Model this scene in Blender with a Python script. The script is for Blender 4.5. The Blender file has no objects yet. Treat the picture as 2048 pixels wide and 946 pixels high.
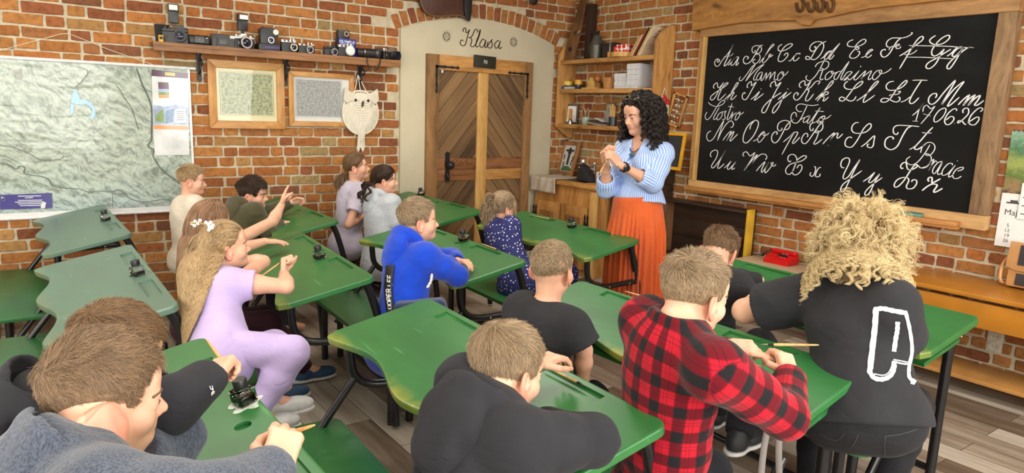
import bpy, bmesh, math, random
import numpy as np
from mathutils import Vector, Matrix, noise as mnoise
from mathutils.bvhtree import BVHTree

SC = bpy.context.scene
COL = SC.collection
random.seed(7)
RNG = np.random.default_rng(11)

# ------------------------------------------------------------------ camera
F = 1380.15                      # focal length in pixels of the 2048 x 946 frame
YAW, PITCH, ROLL, EYE = 0.6285306, 0.1778863, -0.0345655, 1.58
_f = np.array([math.cos(PITCH) * math.sin(YAW), math.cos(PITCH) * math.cos(YAW), -math.sin(PITCH)])
_r = np.array([math.cos(YAW), -math.sin(YAW), 0.0])
_d = np.cross(_f, _r)
_c, _s = math.cos(ROLL), math.sin(ROLL)
AX = np.array([_c * _r + _s * _d, -_s * _r + _c * _d, _f])      # right, down, forward
cam_data = bpy.data.cameras.new('camera')
cam_data.sensor_width = 36.0
cam_data.lens = 36.0 * F / 2048.0
cam_data.clip_start = 0.02
cam = bpy.data.objects.new('camera', cam_data)
COL.objects.link(cam)
m = Matrix.Identity(4)
for i in range(3):
  m[i][0], m[i][1], m[i][2] = AX[0][i], -AX[1][i], -AX[2][i]
m[2][3] = EYE
cam.matrix_world = m
SC.camera = cam

# ------------------------------------------------------------------ light and exposure
SC.view_settings.view_transform = 'Standard'
SC.view_settings.look = 'None'
SC.view_settings.gamma = 1.0
SC.view_settings.use_curve_mapping = False
SC.view_settings.exposure = 0.10
SC.cycles.use_denoising = True
SC.cycles.max_bounces = 6
SC.cycles.diffuse_bounces = 3
SC.cycles.glossy_bounces = 3
SC.cycles.transmission_bounces = 4
SC.cycles.caustics_reflective = False
SC.cycles.caustics_refractive = False

world = bpy.data.worlds.new('daylight')
SC.world = world
world.use_nodes = True
wn, wl = world.node_tree.nodes, world.node_tree.links
wn.clear()
w_out = wn.new('ShaderNodeOutputWorld')
w_bg = wn.new('ShaderNodeBackground')
w_tc = wn.new('ShaderNodeTexCoord')
w_sep = wn.new('ShaderNodeSeparateXYZ')
w_nz = wn.new('ShaderNodeTexNoise')
w_nz.inputs['Scale'].default_value = 9.0
w_nz.inputs['Detail'].default_value = 5.0
w_mad = wn.new('ShaderNodeMath'); w_mad.operation = 'MULTIPLY_ADD'
w_mad.inputs[1].default_value = 0.22
w_ramp = wn.new('ShaderNodeValToRGB')
wl.new(w_tc.outputs['Generated'], w_sep.inputs[0])
wl.new(w_tc.outputs['Generated'], w_nz.inputs['Vector'])
wl.new(w_nz.outputs['Fac'], w_mad.inputs[0])
wl.new(w_sep.outputs['Z'], w_mad.inputs[2])
wl.new(w_mad.outputs[0], w_ramp.inputs[0])
er = w_ramp.color_ramp
er.elements[0].position = 0.0;  er.elements[0].color = (0.10, 0.16, 0.05, 1)
er.elements[1].position = 1.0;  er.elements[1].color = (0.75, 0.88, 1.0, 1)
e = er.elements.new(0.14); e.color = (0.16, 0.24, 0.07, 1)
e = er.elements.new(0.46); e.color = (0.24, 0.33, 0.13, 1)
e = er.elements.new(0.56); e.color = (0.95, 1.0, 1.0, 1)
wl.new(w_ramp.outputs[0], w_bg.inputs['Color'])
w_bg.inputs['Strength'].default_value = 2.2
wl.new(w_bg.outputs[0], w_out.inputs[0])

def area(name, loc, target, sx, sy, power, color=(1, 1, 1), portal=False):
  l = bpy.data.lights.new(name, 'AREA')
  l.shape = 'RECTANGLE'; l.size = sx; l.size_y = sy
  l.energy = power; l.color = color
  if portal:
    l.cycles.is_portal = True
  o = bpy.data.objects.new(name, l)
  COL.objects.link(o)
  o.location = loc
  o.rotation_euler = (Vector(target) - Vector(loc)).to_track_quat('-Z', 'Y').to_euler()
  return o
WX = (-1.9, 0.55, 3.0)           # window centres along the wall behind the camera
for wx in WX:
  area('window_daylight', (wx, -1.97, 1.75), (wx, 0.5, 1.1), 1.5, 1.7, 110, (1.0, 0.98, 0.95))
for wy in (1.0, 3.8):
  area('window_daylight', (-2.75, wy, 1.75), (0, wy + 0.3, 1.1), 1.5, 1.7, 42, (1.0, 0.98, 0.95))
for lx, ly in ((0.2, 1.6), (2.8, 1.6), (0.2, 4.2), (2.8, 4.2)):
  area('ceiling_fill_light', (lx, ly, 2.93), (lx, ly, 0), 0.9, 0.9, 26, (1.0, 0.93, 0.84))  # unseen area lights added under the ceiling as soft fill

# ------------------------------------------------------------------ small helpers
DY, EX = 5.87, 5.00              # the map wall stands at y = DY, the blackboard wall at x = EX
def ray(px, py):
  return np.array([(px - 1024) / F, (py - 473) / F, 1.0]) @ AX
def LW(px, py, off=0.0):         # the point of the map wall seen at a pixel, off metres in front of it
  d = ray(px, py); return Vector(d * (DY - off) / d[1]) + Vector((0, 0, EYE))
def RW(px, py, off=0.0):         # the same on the blackboard wall
  d = ray(px, py); return Vector(d * (EX - off) / d[0]) + Vector((0, 0, EYE))
def ZP(px, py, z):               # the point of a level plane
  d = ray(px, py); return Vector(d * (z - EYE) / d[2]) + Vector((0, 0, EYE))
def PT(px, py, t):               # the point at a depth
  return Vector(ray(px, py) * t) + Vector((0, 0, EYE))

def wmat(o):
  mm = o.matrix_basis.copy()
  while o.parent:
    o = o.parent
    mm = o.matrix_basis @ mm
  return mm
def tag(o, label=None, cat=None, group=None, kind=None):
  if label: o['label'] = label
  if cat: o['category'] = cat
  if group: o['group'] = group
  if kind: o['kind'] = kind
  return o
def empty(name, loc=(0, 0, 0), rz=0.0):
  o = bpy.data.objects.new(name, None)
  o.empty_display_size = 0.1
  COL.objects.link(o)
  o.location = loc; o.rotation_euler = (0, 0, rz)
  return o
def thing(name, label, cat, loc=(0, 0, 0), rz=0.0, group=None):
  return tag(empty(name, loc, rz), label, cat, group)
def link_mesh(name, me, mats, parent=None, smooth=False, angle=None):
  o = bpy.data.objects.new(name, me)
  COL.objects.link(o)
  if not isinstance(mats, (list, tuple)): mats = [mats]
  for q in mats: me.materials.append(q)
  if parent is not None:
    me.transform(wmat(parent).inverted())
    o.parent = parent
  if smooth:
    me.shade_smooth()
    if angle is not None:
      me.set_sharp_from_angle(angle=math.radians(angle))
  return o
def kids(o):
  return [c for c in bpy.data.objects if c.parent == o]
def copy_tree(o, parent=None):
  c = o.copy(); COL.objects.link(c)
  if parent is not None: c.parent = parent
  for ch in kids(o):
    copy_tree(ch, c)
  return c

I4 = Matrix.Identity(4); TR = Matrix.Translation
class MB:
  """collects shapes in world (or the parent's) coordinates, then links them as one mesh object"""
  def __init__(s): s.bm = bmesh.new(); s.mi = 0
  def tf(s, M): bmesh.ops.transform(s.bm, matrix=M, verts=s.bm.verts[:])
  def box(s, c, size, rot=None, bev=0.0, seg=2):
    b = bmesh.new()
    bmesh.ops.create_cube(b, size=1.0)
    for v in b.verts: v.co = Vector((v.co.x * size[0], v.co.y * size[1], v.co.z * size[2]))
    if bev > 0:
      bmesh.ops.bevel(b, geom=b.edges[:], offset=min(bev, min(size) * 0.45), segments=seg, profile=0.6, affect='EDGES')
    M = Matrix.Translation(Vector(c))
    if rot is not None: M = M @ (rot if isinstance(rot, Matrix) else Matrix.Rotation(rot, 4, 'Z'))
    s._merge(b, M); return s
  def _merge(s, b, M=None):
    if M is not None: bmesh.ops.transform(b, matrix=M, verts=b.verts[:])
    t = bpy.data.meshes.new('t');
    for f in b.faces: f.material_index = s.mi
    b.to_mesh(t); b.free(); s.bm.from_mesh(t); bpy.data.meshes.remove(t)
  def prism(s, pts, h, M=None, bev=0.0):
    b = bmesh.new()
    vs = [b.verts.new((p[0], p[1], 0)) for p in pts]
    f = b.faces.new(vs)
    if f.normal.z < 0: f.normal_flip()
    f.normal_update()
    r = bmesh.ops.extrude_face_region(b, geom=[f])
    up = [v for v in r['geom'] if isinstance(v, bmesh.types.BMVert)]
    for v in up: v.co.z += h
    bmesh.ops.recalc_face_normals(b, faces=b.faces[:])
    if bev > 0:
      ed = [e for e in b.edges if abs(e.verts[0].co.z - e.verts[1].co.z) < 1e-6]
      bmesh.ops.bevel(b, geom=ed, offset=bev, segments=2, profile=0.6, affect='EDGES')
    s._merge(b, M); return s
  def tube(s, pts, r, n=10, cap=True, closed=False):
    pts = [Vector(p) for p in pts]
    rs = r if isinstance(r, (list, tuple)) else [r] * len(pts)
    b = s.bm; rings = []; N = len(pts); up = None
    for i, p in enumerate(pts):
      a = pts[(i - 1) % N] if (closed or i > 0) else p
      c = pts[(i + 1) % N] if (closed or i < N - 1) else p
      t = (c - a)
      if t.length < 1e-9: t = Vector((0, 0, 1))
      t.normalize()
      if up is None:
        up = Vector((0, 0, 1)) if abs(t.z) < 0.9 else Vector((1, 0, 0))
      x = up - t * up.dot(t)
      if x.length < 1e-6: x = t.orthogonal()
      x.normalize(); up = x; y = t.cross(x)
      rings.append([b.verts.new(p + (x * math.cos(2 * math.pi * k / n) + y * math.sin(2 * math.pi * k / n)) * rs[i]) for k in range(n)])
    fs = []
    for i in range(N if closed else N - 1):
      A, B = rings[i], rings[(i + 1) % N]
      for k in range(n):
        fs.append(b.faces.new((A[k], A[(k + 1) % n], B[(k + 1) % n], B[k])))
    if cap and not closed:
      fs.append(b.faces.new(rings[0][::-1])); fs.append(b.faces.new(rings[-1]))
    for f in fs: f.material_index = s.mi
    return s
  def lathe(s, prof, c=(0, 0, 0), n=24, M=None):
    b = bmesh.new(); rings = []
    for r, z in prof:
      if r < 1e-6: rings.append([b.verts.new((0, 0, z))])
      else: rings.append([b.verts.new((r * math.cos(2 * math.pi * k / n), r * math.sin(2 * math.pi * k / n), z)) for k in range(n)])
    for A, B in zip(rings, rings[1:]):
      for k in range(n):
        q = [A[k % len(A)], A[(k + 1) % len(A)], B[(k + 1) % len(B)], B[k % len(B)]]
        u = []
        for v in q:
          if v not in u: u.append(v)
        if len(u) > 2: b.faces.new(u)
    if tuple(prof[0]) != tuple(prof[-1]):
      if len(rings[0]) > 1: b.faces.new(rings[0][::-1])
      if len(rings[-1]) > 1: b.faces.new(rings[-1])
    s._merge(b, Matrix.Translation(Vector(c)) @ (M or Matrix.Identity(4))); return s
  def ball(s, c, r, M=None, u=16, v=10):
    b = bmesh.new()
    bmesh.ops.create_uvsphere(b, u_segments=u, v_segments=v, radius=1.0)
    rr = r if isinstance(r, (list, tuple)) else (r, r, r)
    S = Matrix.Diagonal((rr[0], rr[1], rr[2], 1))
    s._merge(b, Matrix.Translation(Vector(c)) @ (M or Matrix.Identity(4)) @ S); return s
  def grid(s, P):              # P: rows of points
    V = [[s.bm.verts.new(p) for p in row] for row in P]
    for a, b in zip(V, V[1:]):
      for k in range(len(a) - 1):
        f = s.bm.faces.new((a[k], a[k + 1], b[k + 1], b[k])); f.material_index = s.mi
    return s
  def build(s, name, mats, parent=None, smooth=True, angle=35):
    bmesh.ops.recalc_face_normals(s.bm, faces=s.bm.faces[:])
    me = bpy.data.meshes.new(name)
    s.bm.to_mesh(me); s.bm.free()
    return link_mesh(name, me, mats, parent, smooth, angle)

def frame_mat(origin, xdir, ydir):
  x = Vector(xdir).normalized(); y = Vector(ydir); y = (y - x * y.dot(x)).normalized(); z = x.cross(y)
  M = Matrix.Identity(4)
  for i in range(3): M[i][0], M[i][1], M[i][2], M[i][3] = x[i], y[i], z[i], origin[i]
  return M
def catmull(P, k=4, closed=False):
  P = [Vector(p) for p in P]; N = len(P); out = []
  if N < 3 and not closed: return P
  for i in range(N if closed else N - 1):
    p0 = P[(i - 1) % N] if closed or i > 0 else P[0] * 2 - P[1]
    p1, p2 = P[i], P[(i + 1) % N]
    p3 = P[(i + 2) % N] if closed or i < N - 2 else P[-1] * 2 - P[-2]
    for j in range(k):
      t = j / k
      out.append(0.5 * ((2 * p1) + (p2 - p0) * t + (2 * p0 - 5 * p1 + 4 * p2 - p3) * t * t + (3 * p1 - p0 - 3 * p2 + p3) * t ** 3))
  if not closed: out.append(P[-1])
  return out

# ------------------------------------------------------------------ materials
MATS = {}
def nmat(name):
  q = bpy.data.materials.new(name); q.use_nodes = True
  n, l = q.node_tree.nodes, q.node_tree.links
  return q, n, l, n['Principled BSDF']
def c4(c): return (c[0], c[1], c[2], 1.0)
def srgb(r, g, b):
  return tuple(((v / 255) / 12.92 if v / 255 <= 0.04045 else ((v / 255 + 0.055) / 1.055) ** 2.4) for v in (r, g, b))
def noise_node(n, l, vec, scale, detail=4.0, rough=0.55, sx=None):
  t = n.new('ShaderNodeTexNoise'); t.inputs['Scale'].default_value = scale
  t.inputs['Detail'].default_value = detail; t.inputs['Roughness'].default_value = rough
  if sx is not None:
    mp = n.new('ShaderNodeMapping'); mp.inputs['Scale'].default_value = sx
    l.new(vec, mp.inputs['Vector']); vec = mp.outputs[0]
  l.new(vec, t.inputs['Vector'])
  return t
def ramp(n, l, fac, stops):
  r = n.new('ShaderNodeValToRGB'); cr = r.color_ramp
  while len(cr.elements) < len(stops): cr.elements.new(0.5)
  for e_, (p, c) in zip(cr.elements, stops): e_.position = p; e_.color = c4(c)
  l.new(fac, r.inputs[0]); return r
def mixc(n, l, fac, a, b, mode='MIX'):
  x = n.new('ShaderNodeMix'); x.data_type = 'RGBA'; x.blend_type = mode
  for sock, v in ((x.inputs[0], fac), (x.inputs[6], a), (x.inputs[7], b)):
    if hasattr(v, 'is_output'): l.new(v, sock)
    elif isinstance(v, (int, float)): sock.default_value = v
    else: sock.default_value = c4(v)
  return x.outputs[2]
def math_n(n, l, op, a, b=None, c=None):
  x = n.new('ShaderNodeMath'); x.operation = op
  for sock, v in zip(x.inputs, (a, b, c)):
    if v is None: continue
    if hasattr(v, 'is_output'): l.new(v, sock)
    else: sock.default_value = v
  return x.outputs[0]
def bump(n, l, bsdf, h, strength=0.3, dist=0.002):
  b = n.new('ShaderNodeBump'); b.inputs['Strength'].default_value = strength; b.inputs['Distance'].default_value = dist
  l.new(h, b.inputs['Height']); l.new(b.outputs[0], bsdf.inputs['Normal'])
def plain(name, col, rough=0.6, metal=0.0, var=0.12, nscale=30, bmp=0.0, spec=0.5, coat=0.0):
  if name in MATS: return MATS[name]
  q, n, l, b = nmat(name)
  tc = n.new('ShaderNodeTexCoord')
  t = noise_node(n, l, tc.outputs['Object'], nscale)
  k = tuple(v * (1 - var) for v in col); k2 = tuple(min(1, v * (1 + var)) for v in col)
  r = ramp(n, l, t.outputs['Fac'], [(0.3, k), (0.7, k2)])
  l.new(r.outputs[0], b.inputs['Base Color'])
  b.inputs['Roughness'].default_value = rough; b.inputs['Metallic'].default_value = metal
  b.inputs['Specular IOR Level'].default_value = spec
  b.inputs['Coat Weight'].default_value = coat
  if bmp: bump(n, l, b, t.outputs['Fac'], bmp)
  MATS[name] = q; return q
def wood(name, dark, light, axis='X', scale=6.0, rough=0.55, knots=True, bmp=0.25, wear=None):
  if name in MATS: return MATS[name]
  q, n, l, b = nmat(name)
  tc = n.new('ShaderNodeTexCoord')
  s_ = {'X': (0.12, 1, 1), 'Y': (1, 0.12, 1), 'Z': (1, 1, 0.12)}[axis]
  wob = noise_node(n, l, tc.outputs['Object'], 2.2, 2)
  ad = n.new('ShaderNodeVectorMath'); ad.operation = 'MULTIPLY_ADD'
  ad.inputs[1].default_value = (0.18, 0.18, 0.18)
  l.new(wob.outputs['Color'], ad.inputs[0]); l.new(tc.outputs['Object'], ad.inputs[2])
  g1 = noise_node(n, l, ad.outputs[0], scale * 5, 6, 0.65, s_)
  g2 = noise_node(n, l, ad.outputs[0], scale, 3, 0.5, s_)
  mix_ = math_n(n, l, 'MULTIPLY_ADD', g1.outputs['Fac'], 0.55, math_n(n, l, 'MULTIPLY', g2.outputs['Fac'], 0.5))
  mid = tuple((a + c) / 2 for a, c in zip(dark, light))
  r = ramp(n, l, mix_, [(0.36, dark), (0.50, mid), (0.66, light)])
  col = r.outputs[0]
  if knots:
    v = n.new('ShaderNodeTexVoronoi'); v.inputs['Scale'].default_value = 3.1
    mp = n.new('ShaderNodeMapping'); mp.inputs['Scale'].default_value = {'X': (0.5, 1.4, 1.4), 'Y': (1.4, 0.5, 1.4), 'Z': (1.4, 1.4, 0.5)}[axis]
    l.new(ad.outputs[0], mp.inputs['Vector']); l.new(mp.outputs[0], v.inputs['Vector'])
    kr = ramp(n, l, v.outputs['Distance'], [(0.03, (0, 0, 0)), (0.11, (1, 1, 1))])
    kk = tuple(v_ * 0.35 for v_ in dark)
    col = mixc(n, l, kr.outputs[0], kk, col)
  l.new(col, b.inputs['Base Color'])
  b.inputs['Roughness'].default_value = rough
  bump(n, l, b, mix_, bmp, 0.003)
  MATS[name] = q; return q
W_HONEY = lambda ax: wood('honey_wood_' + ax, srgb(132, 84, 38), srgb(206, 152, 84), ax)
W_OLD = lambda ax: wood('weathered_wood_' + ax, srgb(84, 58, 34), srgb(158, 116, 70), ax, 5, 0.7, True, 0.5)
W_PALE = lambda ax: wood('pale_wood_' + ax, srgb(176, 128, 66), srgb(222, 178, 108), ax)
W_DARK = lambda ax: wood('dark_wood_' + ax, srgb(26, 16, 10), srgb(62, 42, 28), ax, 5, 0.5, False, 0.3)
BLACK = plain('black_iron', (0.012, 0.012, 0.013), 0.45, 0.0, 0.3, 60, 0.1)
BLACK_PAINT = plain('black_paint', (0.010, 0.010, 0.011), 0.28, 0.0, 0.2, 40)
BLACK_PLASTIC = plain('black_plastic', (0.014, 0.014, 0.016), 0.4, 0.0, 0.2, 60)
SILVER = plain('silver_metal', (0.62, 0.61, 0.58), 0.3, 0.9, 0.1)
STEEL = plain('steel', (0.42, 0.42, 0.42), 0.28, 1.0, 0.1)
WHITE = plain('white_paper', (0.78, 0.78, 0.77), 0.8, 0.0, 0.04)
CREAM = plain('cream_paper', (0.70, 0.62, 0.45), 0.8, 0.0, 0.08)
GLASS_DARK = plain('dark_lens_glass', (0.01, 0.01, 0.03), 0.05, 0.0, 0.1)
def glass(name='clear_glass'):
  if name in MATS: return MATS[name]
  q, n, l, b = nmat(name)
  b.inputs['Base Color'].default_value = (0.95, 0.97, 0.97, 1)
  b.inputs['Roughness'].default_value = 0.02
  b.inputs['Transmission Weight'].default_value = 1.0
  b.inputs['IOR'].default_value = 1.45
  MATS[name] = q; return q
BRIGHT = plain('bright_steel', (0.75, 0.75, 0.75), 0.2, 0.9); MLINE = plain('map_line_grey', srgb(84, 92, 84), 0.6); WCORD = plain('white_cord', (0.7, 0.68, 0.62))
PRINTW = plain('print_white', (0.78, 0.78, 0.78), 0.8); GOLD = plain('glasses_gold', srgb(206, 186, 150), 0.2, 0.8)

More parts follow.
